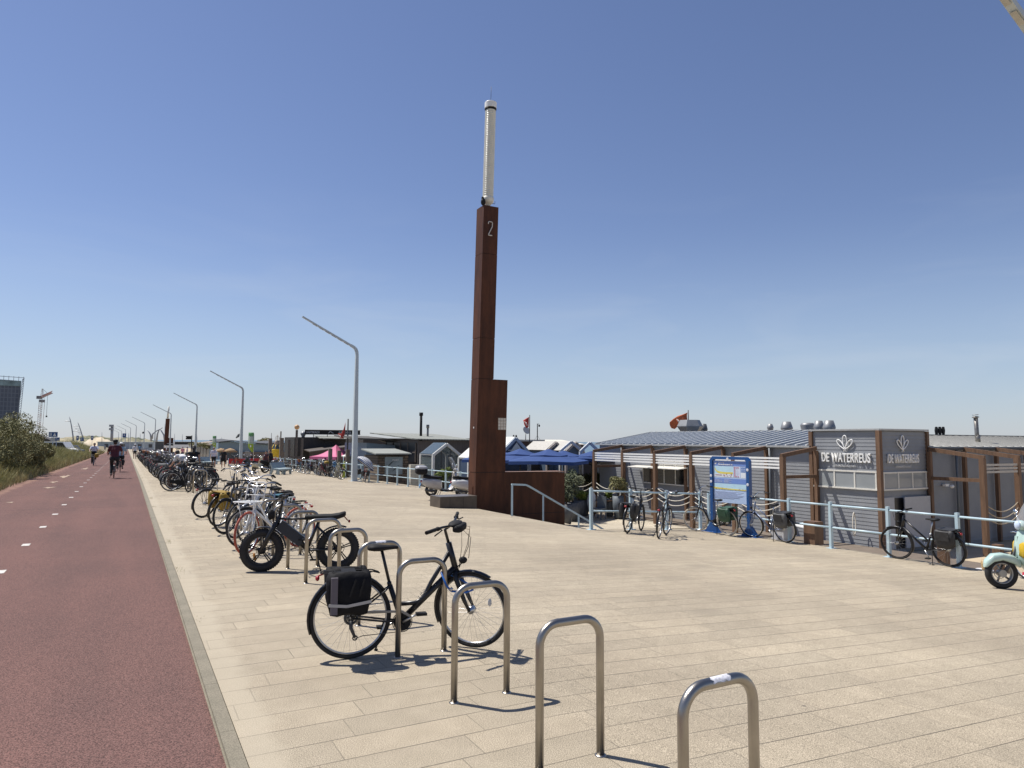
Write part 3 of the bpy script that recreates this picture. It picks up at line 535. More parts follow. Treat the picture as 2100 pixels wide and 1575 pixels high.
    for j, (a, y) in enumerate(((.16, .1), (.19, -.05), (.13, -.12))): cb.tube([pts[2 if y < 0 else -3], T(cl_ + Vector((a, y*.6, -.02))), T(cl_ + Vector((a*.9, y*.3, -.18))), T(H1 + Vector((.03, 0, .02)))], .0028 if hi else .003, 4)
    if hi: cb.tube([pts[2], T(cl_+Vector((.12, -.1, .02))), T(cl_+Vector((.19, 0, -.1))), T(cl_+Vector((.16, .02, -.3)))], .0028, 4)
    cb.build("cable", BLKM, h_)
    # drivetrain
    d = MB(); dsc = MB(); dsc.torus((.44, -.055, .29), .085 if hi else .075, .004, 28, 5, None, .6); dsc.tube([(.44, -.052, .29), (.44, -.057, .29)], [.078 if hi else .03]*2, 24)
    for i in range(5): a = 2*math.pi*i/5+.3; dsc.tube([(.44, -.056, .29), (.44+.082*math.cos(a), -.056, .29+.082*math.sin(a))], .006, 4)
    ck = dsc.build("chainring", BLKM if hi else MGR, t)
    ca = R(25) if hi else R(rnd.choice((-20, 10, 60, 100))); e1 = Vector((.44+.17*math.cos(ca), -.075, .29+.17*math.sin(ca))); e2 = Vector((.44-.17*math.cos(ca), .075, .29-.17*math.sin(ca)))
    d.tube([(.44, -.065, .29), e1], [.013, .009], 6); d.tube([(.44, .065, .29), e2], [.013, .009], 6); cr_ = d.build("crank", ALU, t); pd = MB()
    pd.box(e1+Vector((0, -.05, 0)), (.09, .08, .022)); pd.box(e2+Vector((0, .05, 0)), (.09, .08, .022)); pd.build("pedal", BLKM, cr_)
    ch = MB(); ch.tube([(.44, -.055, .372), (0, -.05, .385)], .004, 4); ch.tube([(.44, -.055, .208), (.10 if hi else 0, -.05, .195 if hi else .315)], .004, 4)
    if hi: ch.tube([(.10, -.05, .195), (.035, -.05, .175), (.02, -.05, .25)], .004, 4); ch.build("chain", DGR, t); dr = MB(); dr.tube([(0, -.06, .33), (.0, -.068, .27), (.035, -.066, .19)], [.02, .016, .012], 8); dr.torus((.035, -.062, .185), .018, .006, 12, 5); dr.torus((0, -.04, .35), .05, .012, 20, 5, None, .9); dr.build("derailleur", DGR, t)
    elif not chaincase: ch.build("chain", DGR, t)
    if chaincase:
        c_ = MB(); pts_ = [(-.06, .35+.05), (.0, .41), (.30, .395), (.46, .395), (.54, .34), (.545, .24), (.47, .185), (.38, .19), (.05, .29), (-.05, .31)]; c_.prism(pts_, 'y', -.078, -.042); c_.build("chain_case", BLKM if fr is not WHT else WHT, t)
    elif hi: c_ = MB(); c_.prism([(.0, .40), (.2, .405), (.44, .39), (.53, .33), (.50, .33), (.43, .372), (.2, .388), (0, .385)], 'y', -.085, -.065); c_.build("chain_guard", mat("clear_smoke", (.25, .24, .22), .3), t)
    if guard:
        gm = guardm or BLK
        g_ = MB(); ar = fr
        def strip(c, Tt, a0, a1):
            rings = []; n_ = 18
            for i in range(n_+1):
                a = R(a0+(a1-a0)*i/n_); rings.append([Tt((c[0]+rr*math.cos(a), y, c[2]+rr*math.sin(a))) for rr, y in ((.352, -.027), (.364, -.014), (.366, .014), (.352, .027), (.349, .022), (.362, 0), (.349, -.022))])
            g_.rings(rings)
        strip((0, 0, .35), I, 35, 200); g_.tube([(-.02, -.04, .35), (-.31, -.02, .53)], .003, 4, cap=False); g_.build("mudguard", gm, t); g_ = MB(); strip(tuple(HB), T, -25 if not hi else -60, 118) if False else strip(tuple(HB), T, 60, 205); g_.build("mudguard", gm, t)
    rz = .735
    if rack:
        r2 = MB(); [r2.tube([(.24, y*.03, rz-.02), (.18, y*.055, rz), (-.22, y*.06, rz), (-.26, y*.03, rz), (-.26, 0, rz)], .006, 5) for y in (-1, 1)]
        [r2.tube([(-.08-.1*j, y*.06, rz), (0, y*.07, .36)], .005, 5) for y in (-1, 1) for j in (0, 1)]; [r2.tube([(x, -.058, rz), (x, .058, rz)], .004, 4) for x in (.1, -.02, -.14)]; r2.tube([(.02, 0, rz+.002), (-.24, 0, rz+.002)], .005, 4); rk = r2.build("luggage_rack", BLKM if fr is not WHT else WHT, t)
    if tail: tl = MB(); tl.ell((-.285, 0, rz-.045), (.018, .038, .024), 10, 7); tl.tube([(-.22, 0, rz-.005), (-.285, 0, rz-.03)], .007, 5); tl.build("tail_light", REDP, t)
    hl_ = MB(); hl_.ell(T((1.0, 0, .80)) if st != 'oma' else T((.94, 0, .87)), (.04, .03, .032), 10, 7); hl_.tube([T((.93, 0, .72)), T((1.0, 0, .78))], .006, 5); hl_.build("headlight", BLKM if hi or rnd.random() < .5 else CHR, t)
    ks = MB(); ks.tube([(.30, .06, .30), (.24, .17, .015)], .008, 6); ks.tube([(.235, .165, .015), (.255, .19, .008)], .011, 6); ks.build("kickstand", BLKM, t)
    if bag:
        pn = MB()
        for y in (-1, 1):
            rg = []
            for z, hx, th in ((.40, .10, .03), (.415, .155, .055), (.50, .18, .072), (.62, .19, .075), (.70, .19, .06), (.745, .175, .04), (.752, .14, .02)):
                rg.append([Vector((-.03 + hx*(abs(math.cos(a))**.45)*math.copysign(1, math.cos(a)) + rnd.uniform(-.004, .004), y*.145 + th*(abs(math.sin(a))**.6)*math.copysign(1, math.sin(a))*rnd.uniform(.93, 1.06), z+.012*math.sin(3*a))) for a in [2*math.pi*j/16 for j in range(16)]])
            pn.rings(rg)
        b_ = pn.build("pannier_bag", bag, t); fl = MB()
        fl.box((-.03, 0, .757), (.30, .30, .018)) if not hi else fl.box((-.03, 0, .745), (.12, .26, .012)); [fl.box((-.03, y*.232, .65), (.26, .012, .18), Matrix.Rotation(R(-y*4), 3, 'X')) for y in (-1, 1) if not hi]; fl.build("flap", bagm2 or bag, b_)
        if hi:
            s2 = MB(); s2.beam((.15, -.236, .515), (-.05, -.238, .485), .004, .024); s2.beam((-.05, -.238, .485), (-.20, -.236, .50), .004, .024); s2.build("reflective_band", mat("reflective_grey", (.42, .41, .40), .4), b_); s3 = MB(); s3.box((-.155, -.222, .57), (.055, .03, .30)); s3.build("side_panel", mat("mauve_grey_cloth", (.13, .115, .13), .8), b_)
            s4 = MB(); s4.beam((.02, -.240, .70), (-.03, -.242, .56), .004, .014); s4.beam((.09, -.240, .70), (.05, -.242, .56), .004, .014); s4.build("strap", BLKM, b_)
    if rackf:
        q_ = MB(); c0 = Vector((1.03, 0, .86)); M_ = lambda x, y, z: T(c0 + Vector((x, y, z)))
        pts = [M_(-.10, -.17, .02), M_(-.16, -.17, .26), M_(-.17, -.13, .31), M_(-.17, .13, .31), M_(-.16, .17, .26), M_(-.10, .17, .02)]; q_.tube(pts, .011, 6); q_.tube([M_(-.12, -.17, .10), M_(-.12, .17, .10)], .009, 6); q_.tube([M_(-.145, -.17, .2), M_(-.145, .17, .2)], .009, 6); q_.tube([M_(-.16, 0, .3), M_(-.1, 0, 0)], .009, 6)
        q_.tube([M_(-.10, -.17, .0), M_(.22, -.17, .0), M_(.25, -.14, .0), M_(.25, .14, .0), M_(.22, .17, .0), M_(-.10, .17, .0), M_(-.1, -.17, 0)], .010, 6); [q_.tube([M_(-.1, y, 0), M_(.25, y, 0)], .008, 5) for y in (-.11, -.05, .0, .05, .11)]
        for y in (-1, 1): q_.tube([M_(.12, y*.15, 0), T((1.08, y*.065, .36))], .007, 6)
        q_.build("front_rack", WHT if rackf is True else rackf, t)
    if crate:
        q_ = MB(); x0, y0, z0, z1 = .19, .15, rz+.01, rz+.25
        for z in (z0+.01, z0+.08, z0+.15, z1): q_.tube([(-.02-x0, -y0, z), (-.02+x0, -y0, z), (-.02+x0, y0, z), (-.02-x0, y0, z)], .009, 4, closed=True, smooth=False)
        for a in range(7): x = -.02-x0+2*x0*a/6; q_.tube([(x, -y0, z0), (x, -y0, z1)], .006, 4); q_.tube([(x, y0, z0), (x, y0, z1)], .006, 4)
        q_.box((-.02, 0, z0), (.38, .3, .01)); q_.build("crate", crate, t)
    if basket:
        q_ = MB(); cx = Vector((1.0, 0, .90)); rg = []
        for z, a_, b_2 in ((0, .11, .14), (.12, .13, .17), (.24, .15, .19), (.242, .143, .183), (.02, .105, .135)): rg.append([T(cx + Vector((a_*math.cos(t_), b_2*math.sin(t_), z))) for t_ in [2*math.pi*j/16 for j in range(16)]])
        q_.rings(rg); q_.build("basket", basket, t)
    return t
def onbike(t, c0, c1, lean=0., label=None, group=None, copy=True, dz=0., scale=None):
    """c0, c1: ground points under the rear and front wheel"""
    a, b = Vector(c0), Vector(c1); yaw = math.atan2(b.y-a.y, b.x-a.x); pit = -math.asin(cl((b.z-a.z)/max(.1, (b-a).length), -.3, .3))
    rot = (Matrix.Rotation(yaw, 3, 'Z') @ Matrix.Rotation(pit, 3, 'Y') @ Matrix.Rotation(R(lean), 3, 'X')).to_euler()
    loc = (a.x, a.y, a.z+dz)
    if copy: return copy_tree(t, loc, tuple(rot), label, group, scale)
    t.location = loc; t.rotation_euler = rot; return t

def cyc(*a, c0, c1, lean=0., dz=0., **k): return onbike(bike(*a, **k), c0, c1, lean, copy=False, dz=dz)
BAGK = mat("black_nylon", (.010, .010, .012), .75, 0, .3, 14, .6, 22, spec=.2); GRN = mat("green_canvas", (.022, .07, .04), .5, 0, .25, 20, .4, 30); BAGB = mat("black_canvas", (.022, .022, .024), .62, 0, .3, 14, .5, 25); BAGG = mat("grey_canvas", (.085, .085, .085), .7, 0, .2, 14, .5, 25); YEL = mat("yellow_canvas", (.30, .19, .02), .6, 0, .15, 14)
NAVY = mat("navy_paint", (.02, .03, .07), .3); SILV = mat("silver_paint", (.40, .41, .42), .3, .5, .05); GRYP = mat("grey_paint", (.10, .10, .10), .4); REDT = mat("red_tyre", (.35, .075, .045), .7, 0, .15); CREAMT = mat("cream_tyre", (.55, .50, .40), .7); TEAL = mat("teal_paint", (.03, .12, .15), .35); BURG = mat("dark_red_paint", (.18, .02, .02), .3)
BPL = mat("blue_plastic", (.03, .07, .20), .5); BRN = mat("brown_plastic", (.24, .085, .03), .6)
# the bicycle locked to the third stand
mainb = cyc("black step-through bicycle with banded pannier bag and blue lock, nearest to the camera", 'city', hi=True, bag=BAGK, steer=-36, c0=G(717, 1351), c1=G(966, 1330), lean=-1.5)
mb = MB(); fan = Vector((.80, 0, .60)); mb.tube([(.79, -.02, .69), (.83, -.05, .58), (.87, -.075, .53)], .010, 7); mb.tube([(.87, -.075, .53), (1.0, -.10, .515), (1.07, -.08, .53), (1.03, -.03, .58), (.95, 0, .63)], .010, 7); mb.tube([(.79, -.02, .69), (.84, .02, .68), (.95, 0, .63)], .010, 7)
o = mb.build("folding_lock", mat("blue_lock_sleeve", (.02, .12, .42), .4), mainb); mb = MB(); mb.tube([(.862, -.078, .535), (.88, -.078, .56)], .014, 8); mb.build("lock_hinge", ALU, o)
RS = Matrix.Rotation(R(-36), 3, Vector((-.272, 0, .962))); mb = MB(); mb.ell(RS @ (Vector((.97, 0, 1.10))-Vector((.93, 0, .7)))+Vector((.93, 0, .7)), (.045, .10, .036), 14, 10, RS, e=.55); mb.ell(RS @ (Vector((.93, 0, 1.13))-Vector((.93, 0, .7)))+Vector((.93, 0, .7)), (.06, .10, .025), 12, 8, RS); mb.build("handlebar_pouch", BLKM, mainb)
text("UNI", "lettering", .05, mat("pale_letter", (.28, .28, .28), .5), mainb, (.60, -.024, .47), (.70, 0, .72), (-.72, 0, .70), ext=.0008)
# fat tyre e-bike
def fatbike(label, tyrem=RUB, group=None):
    t = thing("electric_bicycle", label, "electric bicycle", group=group)
    def wh(c):
        w = MB(); w.tube([(c, -.07, .30), (c, -.045, .30), (c, -.044, .30), (c, .044, .30), (c, .045, .30), (c, .07, .30)], [.02, .02, .055, .055, .02, .02], 16)
        for i in range(5):
            for da in (-.09, .09): a = 2*math.pi*i/5+.3; w.tube([(c+.05*math.cos(a+da*2), 0, .30+.05*math.sin(a+da*2)), (c+.205*math.cos(a+da), 0, .30+.205*math.sin(a+da))], .009, 6)
        w.torus((c, -.05, .30), .085, .004, 26, 4, None, .5); o = w.build("wheel", BLK, t); r_ = MB(); r_.torus((c, 0, .30), .198, .017, 44, 8, None, 2.2); r_.build("rim", BLK, o); y = MB(); y.torus((c, 0, .30), .246, .054, 60, 12)
        for i in range(54):
            a = 2*math.pi*(i+.5*(0))/54
            for yy, da in ((-.03, 0), (0, .05), (.03, 0)):
                p = Vector((c+.299*math.cos(a+da), yy, .30+.299*math.sin(a+da))) if yy == 0 else Vector((c+.291*math.cos(a), yy, .30+.291*math.sin(a))); y.box(p, (.014, .018, .02), Matrix.Rotation(-a, 3, 'Y'))
        y.build("tyre", tyrem, o)
        if c > .5:
            rf = MB(); rf.ell((c+.10, -.03, .20), (.02, .008, .06), 8, 6, Matrix.Rotation(R(12), 3, 'Y')); rf.build("reflector", ORG, o)
            for sx, f0 in ((1, 0),):
                for i, ch in enumerate("KENDA"):
                    a = R(148 - i*14); rad = Vector((math.cos(a), 0, math.sin(a))); tan = Vector((math.sin(a), 0, -math.cos(a))); p = Vector((c, -.046, .30)) + rad*.238; 
                    text(ch, "lettering", .034, mat("pale_letter", (.28, .28, .28), .5), o, p, tan*-1 if False else tan, rad, ext=.0012)
    wh(0); wh(1.06); f = MB(); f.tube([(.88, 0, .62), (.84, 0, .80)], .026, 10); f.tube([(.86, 0, .66), (.43, 0, .30)], .036, 10); f.tube([(.85, 0, .74), (.55, 0, .735), (.05, 0, .74)], .017, 8); f.tube([(.43, 0, .30), (.27, 0, .73)], .02, 8)
    for y in (-1, 1): f.tube([(.43, y*.04, .29), (.36, y*.075, .29), (0, y*.085, .30)], .014, 7); f.tube([(.30, y*.03, .62), (.2, y*.08, .52), (0, y*.085, .30)], .012, 7)
    f.tube([(.43, -.05, .29), (.43, .05, .29)], .04, 12); f.build("frame", BLK, t); b = MB(); b.beam((.83, 0, .66), (.50, 0, .40), .095, .15); b.build("battery", mat("battery_case", (.015, .02, .03), .4), t)
    k = MB()
    for y in (-1, 1): k.tube([(.86, y*.075, .72), (.965, y*.08, .50), (1.06, y*.085, .30)], [.026, .03, .024], 10)
    k.tube([(.87, -.085, .66), (.87, .085, .66)], .02, 8); k.build("fork", BLK, t); s_ = MB(); rg = []
    for x, w, h, z in ((-.10, .045, .02, .82), (-.08, .075, .032, .815), (-.0, .085, .036, .79), (.1, .085, .036, .775), (.2, .08, .036, .775), (.35, .06, .032, .775), (.45, .045, .03, .775), (.48, .02, .015, .775)): rg.append([Vector((x, w*math.cos(a), z-.02+h*1.3*math.sin(a))) for a in [2*math.pi*j/14 for j in range(14)]])
    s_.rings(rg); s_.build("saddle", BLKM, t); h = MB(); h.tube([(.84, 0, .80), (.80, 0, .95), (.81, 0, 1.0)], .018, 8); h.tube([(.70, -.34, 1.06), (.77, -.2, 1.07), (.81, -.07, 1.0), (.81, .07, 1.0), (.77, .2, 1.07), (.70, .34, 1.06)], .0125, 8); h.box((.79, 0, 1.04), (.05, .1, .05)); ho = h.build("handlebar", BLK, t)
    g = MB(); [g.tube([(.70, y*.34, 1.06), (.735, y*.25, 1.065)], .019, 8) for y in (-1, 1)]; [g.tube([(.77, y*.2, 1.07), (.83, y*.22, 1.05), (.80, y*.32, 1.03)], .008, 6) for y in (-1, 1)]; g.build("grip", BLKM, ho)
    c = MB(); [c.tube([(.79, y*.18, 1.06), (.92, y*.1, .98), (.94, y*.05, .82), (.90, 0, .66)], .004, 4) for y in (-1, .4, 1)]; c.build("cable", BLKM, ho)
    l = MB(); l.lathe([(.05, -.05), (.075, 0), (.08, .02), (.07, .03), (.01, .032)], 18, (.95, 0, .80), Matrix.Rotation(R(90), 3, 'Y')); lo = l.build("headlight", BLKM, t); l = MB(); l.lathe([(.066, .031), (.03, .038), (.002, .04)], 18, (.95, 0, .80), Matrix.Rotation(R(90), 3, 'Y')); l.build("lens", mat("lamp_glass", (.5, .5, .5), .1), lo)
    m_ = MB()
    for cc_, a0, a1 in ((1.06, 70, 175), (0, 20, 110)): m_ = MB(); m_.torus((cc_, 0, .30), .325, .012, 14, 6, None, 4., a0, a1); m_.build("mudguard", BLK, t); tl = MB(); tl.tube([(-.06, 0, .78), (-.13, 0, .70)], .008, 5); tl.ell((-.15, 0, .69), (.018, .04, .022)); tl.build("tail_light", REDP, t)
    cr_ = MB(); cr_.torus((.43, -.08, .29), .085, .005, 26, 5); [cr_.tube([(.43, -.08, .29), (.43+.085*math.cos(a), -.08, .29+.085*math.sin(a))], .006, 4) for a in (0, 1.26, 2.5, 3.77, 5.03)]; cr_.tube([(.43, -.09, .29), (.36, -.10, .135)], .011, 6); cr_.box((.36, -.14, .13), (.09, .08, .02)); cr_.tube([(.43, .09, .29), (.50, .10, .445)], .011, 6); cr_.box((.50, .14, .45), (.09, .08, .02)); cr_.build("crank", BLKM, t)
    r2 = MB(); [r2.tube([(.2, y*.06, .74), (-.06, y*.06, .755)], .008, 5) for y in (-1, 1)]; r2.build("seat_rail", BLKM, t); ks = MB(); ks.tube([(.3, .08, .28), (.22, .2, .01)], .01, 6); ks.build("kickstand", BLKM, t); return t
fb = onbike(fatbike("black fat-tyred electric bicycle with long bench saddle, first bike beyond the empty stands"), G(692, 1168), G(543, 1172), 2, copy=False)
# first cluster beyond it
GC = "bicycles parked at the stands along the cycle path"
cyc("white bicycle with white front carrier and red front tyre behind the fat-tyred bike", 'city', WHT, REDT, ALU, 22, rackf=True, bar='swept', c0=G(615, 1122), c1=G(478, 1142), lean=5, group=GC, guard=False, guardm=WHT)
cyc("silver bicycle with black front tyre just behind the white carrier bicycle", 'diamond', SILV, RUB, ALU, -20, bar='flat', c0=G(598, 1110), c1=G(470, 1130), lean=-5, group=GC)
cyc("white city bicycle with black tyres between the silver one and the blue-bagged one", 'oma', WHT, RUB, ALU, 14, bar='swept', c0=G(585, 1098), c1=G(478, 1117), lean=4, group=GC, guardm=SILV)
cyc("dark blue bicycle with teal side bags in the nearest cluster", 'city', NAVY, RUB, ALU, 10, bag=TEAL, bar='swept', c0=G(570, 1092), c1=G(462, 1108), lean=-4, group=GC)
cyc("black bicycle with yellow side bags and red tail light towards the path", 'oma', BLK, RUB, ALU, -12, bag=YEL, bar='swept', c0=G(447, 1080), c1=G(548, 1066), lean=7, group=GC)
cyc("silver city bicycle with tall swept handlebar behind the yellow-bagged one", 'city', SILV, RUB, ALU, 12, bar='swept', c0=G(560, 1072), c1=G(452, 1092), lean=-6, group=GC, frr=1.1)
cyc("black bicycle leaning, its wheel nearest the cycle path in the first cluster", 'mixte', BLK, RUB, BLKM, 18, bar='swept', c0=G(415, 1062), c1=G(510, 1052), lean=9, group=GC)
cyc("black bicycle with chain case at the far end of the first cluster", 'oma', BLK, RUB, ALU, -10, bar='swept', chaincase=True, c0=G(500, 1040), c1=G(425, 1056), lean=-3, group=GC)
cyc("grey bicycle with flat handlebar in the middle of the first cluster", 'diamond', GRYP, RUB, BLKM, 8, c0=G(545, 1084), c1=G(444, 1098), lean=4, group=GC)
cyc("grey mountain bicycle with thick frame, front bike of the long far row", 'diamond', GRYP, RUB, BLKM, 16, c0=G(428, 1006), c1=G(358, 1012), lean=5, guard=False, rack=False, frr=1.5, group=GC, tail=False)
b_ = onbike(fatbike("electric bicycle with brown balloon tyres beside the grey mountain bicycle", mat("brown_tyre", (.07, .035, .02), .8)), G(405, 1000), G(345, 1003), -3, copy=False)
# right hand side, along the railing
cyc("dark electric bicycle with black panniers seen from behind, nearest the railing corner", 'city', BLK, RUB, BLKM, 6, bag=BAGB, c0=G(1286.5, 1093.5), c1=G(1321, 1087), lean=4, frr=1.5, bar='flat')
cyc("black bicycle with red tail light and high chrome handlebar, seen from behind at the railing", 'diamond', BLK, RUB, ALU, -8, bar='swept', c0=G(1350.5, 1104), c1=G(1369.5, 1095.6), lean=5)
cyc("black Dutch bicycle with green pannier bags leaning on the blue map board", 'oma', BLK, CREAMT, ALU, 30, bag=GRN, bar='swept', c0=G(1494, 1098.6), c1=G(1437, 1090.5), lean=-6, chaincase=True)
cyc("silver blue step-through bicycle with grey pannier, leaning beside the map board", 'mixte', mat("steel_blue_paint", (.13, .16, .24), .3, .3), RUB, CHR, 14, bag=BAGG, bar='swept', c0=G(1612, 1113), c1=G(1541, 1102), lean=-7, bagm2=BAGB)
cyc("black trapeze-frame bicycle with large black pannier bags leaning on the right-hand railing", 'mixte', BLK, RUB, BLKM, 6, bag=BAGB, c0=G(1948, 1163), c1=G(1837, 1146), lean=-5, frr=1.35)
cyc("bicycle with chrome front carrier half hidden behind the pastel scooter", 'oma', BLK, RUB, ALU, -12, rackf=CHR, bar='swept', c0=W(6.0, 14.5), c1=W(7.15, 14.55), lean=-4)

# long row: prototypes, then copies
protos = [(bike("p", 'city', BLK, bag=BAGB, bar='swept', steer=12), "black city bicycle with black panniers"), (bike("p", 'oma', BLK, bar='swept', steer=-15, chaincase=True), "black Dutch bicycle with chain case"),
          (bike("p", 'diamond', GRYP, steer=10), "grey bicycle with crossbar"), (bike("p", 'mixte', NAVY, bar='swept', steer=-8, bag=BAGG), "navy bicycle with grey panniers"), (bike("p", 'oma', TEAL, bar='swept', steer=18, basket=BRN), "teal bicycle with brown front basket"),
          (bike("p", 'city', SILV, bar='swept', steer=-20), "silver step-through bicycle"), (bike("p", 'oma', BLK, bar='swept', steer=6, crate=BLKM), "black bicycle carrying a black crate"), (bike("p", 'diamond', BLK, steer=-12, crate=BPL), "black bicycle carrying a blue crate"), (bike("p", 'city', BURG, bar='swept', steer=8, bag=BAGB), "dark red bicycle with black panniers")]
zones = [(45, "before the woman in the black vest"), (62, "beyond the woman in the black vest"), (85, "nearer the far lamps"), (200, "at the row's far end")]
ONES = "first second third fourth fifth sixth seventh eighth ninth tenth eleventh twelfth thirteenth fourteenth fifteenth sixteenth seventeenth eighteenth nineteenth".split()
def ordn(n): return ONES[n-1] if n < 20 else ("twenty thirty forty fifty sixty seventy eighty".split()[n//10-2] + "-" + ONES[n % 10-1] if n % 10 else "twentieth thirtieth fortieth fiftieth sixtieth seventieth eightieth".split()[n//10-2])
cnt = {}
used = set(); nb = 0
def put(i, c0, c1, lean, where, group):
    p, d_ = protos[i]; lb = f"{d_} {where}"
    if group == GC: cnt[lb] = cnt.get(lb, 0) + 1; lb = f"{ordn(cnt[lb])} {d_} {where}"
    if i in used: return onbike(p, c0, c1, lean, lb, group)
    used.add(i); p['label'] = lb; p['group'] = group; CH_.clear(); return onbike(p, c0, c1, lean, copy=False)
s = 29.2; last = -1
while s < 122 and nb < 104:
    for off in ((-.22, .24) if rnd.random() < .82 else (.0,)):
        ss = s + off + rnd.uniform(-.08, .08); dr = 1 if rnd.random() < .45 else -1; c = 2.2 + rnd.uniform(-.22, .22); yw = rnd.uniform(-.16, .16)
        a, b = (c-.55*dr, ss-yw*.5), (c+.55*dr, ss+yw*.5); i = rnd.choice([k for k in (0, 1, 2, 3, 4, 5, 6, 7, 8, 0, 1, 2, 6, 0, 1, 6, 3) if k != last]); last = i
        zn = next(z for lim, z in zones if ss < lim); put(i, W(a[1], a[0]), W(b[1], b[0]), rnd.uniform(-8, 8), zn, GC); nb += 1
    s += 1.2 if s < 70 else 1.5
GF = "bicycles leaning on the far railing"
for i, (s_, q_, an, k, w_) in enumerate([(49.5, 13.0, .5, 2, "at the railing behind the motorcycle with the yellow tank"), (46.6, 13.0, 1.3, 0, "standing on end-on beside the surfboards at the railing"), (51.2, 13.0, .3, 1, "against the far railing, first left of the motorcycle"), (52.6, 12.9, .8, 8, "against the far railing below the pink tent"), (53.8, 12.9, .4, 6, "against the far railing beside the red bicycle"), (55.0, 12.8, .2, 2, "against the far railing, next in line left of the crate bicycle"), (56.4, 12.8, .9, 3, "against the far railing in front of the dark pavilion"), (57.8, 12.7, .5, 0, "against the far railing under the round ball lamp"), (59.5, 12.6, .3, 4, "against the far railing left of the ball lamp"), (61.5, 12.6, .6, 7, "against the far railing right of the yellow buoy"), (63.5, 12.5, .4, 1, "against the far railing below the yellow buoy"), (65.5, 12.4, .7, 2, "against the far railing left of the yellow buoy"),
        (68.5, 12.3, .5, 5, "against the far railing near the green banner"), (71.5, 12.2, .4, 0, "against the far railing beyond the green banner"), (75, 12.1, .6, 3, "against the far railing by the straw parasols"), (79, 12., .4, 1, "against the far railing beside the straw parasols"), (43.4, 13.1, .15, 8, "parked half behind the foot of the nearest street lamp")]):
    dx, dy = math.cos(an+1.2)*.54, math.sin(an+1.2)*.54; put(k, W(s_-dy, q_-dx), W(s_+dy, q_+dx), rnd.uniform(-8, 8), w_, GF)
cyc("bicycle with a big red brown front box behind the walking couple", 'oma', BLK, basket=None, crate=BRN, bar='swept', c0=G(487, 963), c1=G(477, 962), lean=0)

# ================================================================ BICYCLE STANDS
def stand(label):
    t = MB(); w, h, r_ = .215, .81, .12; pts = [(-w, 0, -.05), (-w, 0, h-r_)]
    for i in range(1, 8): a = math.pi - i*math.pi/16; pts.append((-w+r_+r_*math.cos(a), 0, h-r_+r_*math.sin(a)))
    pts.append((-w+r_, 0, h)); pts.append((w-r_, 0, h))
    for i in range(1, 8): a = math.pi/2 - i*math.pi/16; pts.append((w-r_+r_*math.cos(a), 0, h-r_+r_*math.sin(a)))
    pts += [(w, 0, h-r_), (w, 0, -.05)]; t.tube(pts, .0245, 20); [t.lathe([(.026, -.02), (.036, -.01), (.036, .004), (.026, .009)], 20, (x, 0, 0)) for x in (-w, w)]; return tag(t.build("bicycle_stand", STL), label, "bicycle stand", "steel hoop bicycle stands beside the cycle path")
nth = ["nearest steel hoop bicycle stand with a torn white sticker on top", "second steel hoop stand from the camera, empty", "third steel hoop stand, directly in front of the bicycle's front wheel", "fourth steel hoop stand, the one the black bicycle is locked to", "fifth steel hoop stand with a small white sticker, behind the bicycle's saddle", "sixth steel hoop stand, between the black bicycle and the fat-tyred bike", "seventh steel hoop stand in front of the fat-tyred bike's rear wheel", "eighth steel hoop stand behind the fat-tyred bike's frame"]
s0_ = stand(nth[0]); k = 0; s = 2.42
while s < 100:
    inrow = 17.5 < s < 27.5
    if not inrow:
        q = 2.36; loc = W(s, q, gz(s, q)); far = f"{ordn(k+1)} steel hoop bicycle stand counted from the camera, among parked bicycles" 
        if k == 0: s0_.location = loc; s0_.rotation_euler = (0, 0, A+R(1.5)); so = s0_
        else:
            so = s0_.copy(); SC.collection.objects.link(so); so.location = loc; so.rotation_euler = (0, 0, A + R(rnd.uniform(-1.5, 1.5))); so['label'] = nth[k] if k < 8 else far
        if k in (0, 4):
            st_ = MB(); rg = []
            for i in range(9):
                x = -.055 + .11*i/8; rg.append([(x + .008*math.sin(j*2.3+i), .0256*math.cos(a), .81+.0256*math.sin(a)) for j, a in enumerate([R(10 + 22*(jj) + (8*math.sin(i*1.9) if jj in (0, 7) else 0)) for jj in range(8)])])
            n = 8; vs = [p for r_ in rg for p in r_]; fs = [(a*n+b, a*n+b+1, (a+1)*n+b+1, (a+1)*n+b) for a in range(8) for b in range(n-1)]; st_.add(vs, fs, True)
            if k == 0: keep = ("a", st_)
            st_.build("sticker", mat("torn_sticker", (.62, .62, .66), .6, 0, .35, 60), so)
        k += 1
    s += 1.2

# ================================================================ RAILINGS
def railing(label, pts, h=1.04, group=None, r_=.024, post=.04):
    b = Vector(pts[0]); t = thing("railing", label, "railing", b, 0, group)
    for i, p in enumerate(pts):
        p = Vector(p)-b; m_ = MB(); m_.bx(p.x-post, p.x+post, p.y-post*.8, p.y+post*.8, p.z-.02, p.z+h+.05); o = m_.build("post", RAIL, t) if False else MB().box((0, 0, h/2+.015), (post*2, post*1.5, h+.07), Matrix.Rotation(A, 3, 'Z')).box((0, 0, .006), (.22, .16, .016), Matrix.Rotation(A, 3, 'Z')).build("post", RAIL, t, p)
        if i: q = Vector(pts[i-1])-b; mm = MB(); [mm.tube([q+Vector((0, 0, z)), p+Vector((0, 0, z))], r_, 8) for z in (h-.03, h*.47)]; mm.build("rail", RAIL, t)
    return t
railing("pale blue railing across the promenade behind the two bicycles seen from behind", [W(15.6, q) for q in (10.82, 12.12, 13.38, 14.62)])
railing("pale blue railing along the promenade edge from the map board to the parked scooter", [W(s_, 14.72) for s_ in (15.35, 13.85, 12.55, 11.35, 9.9, 8.42, 7.0, 5.5, 4.0)])
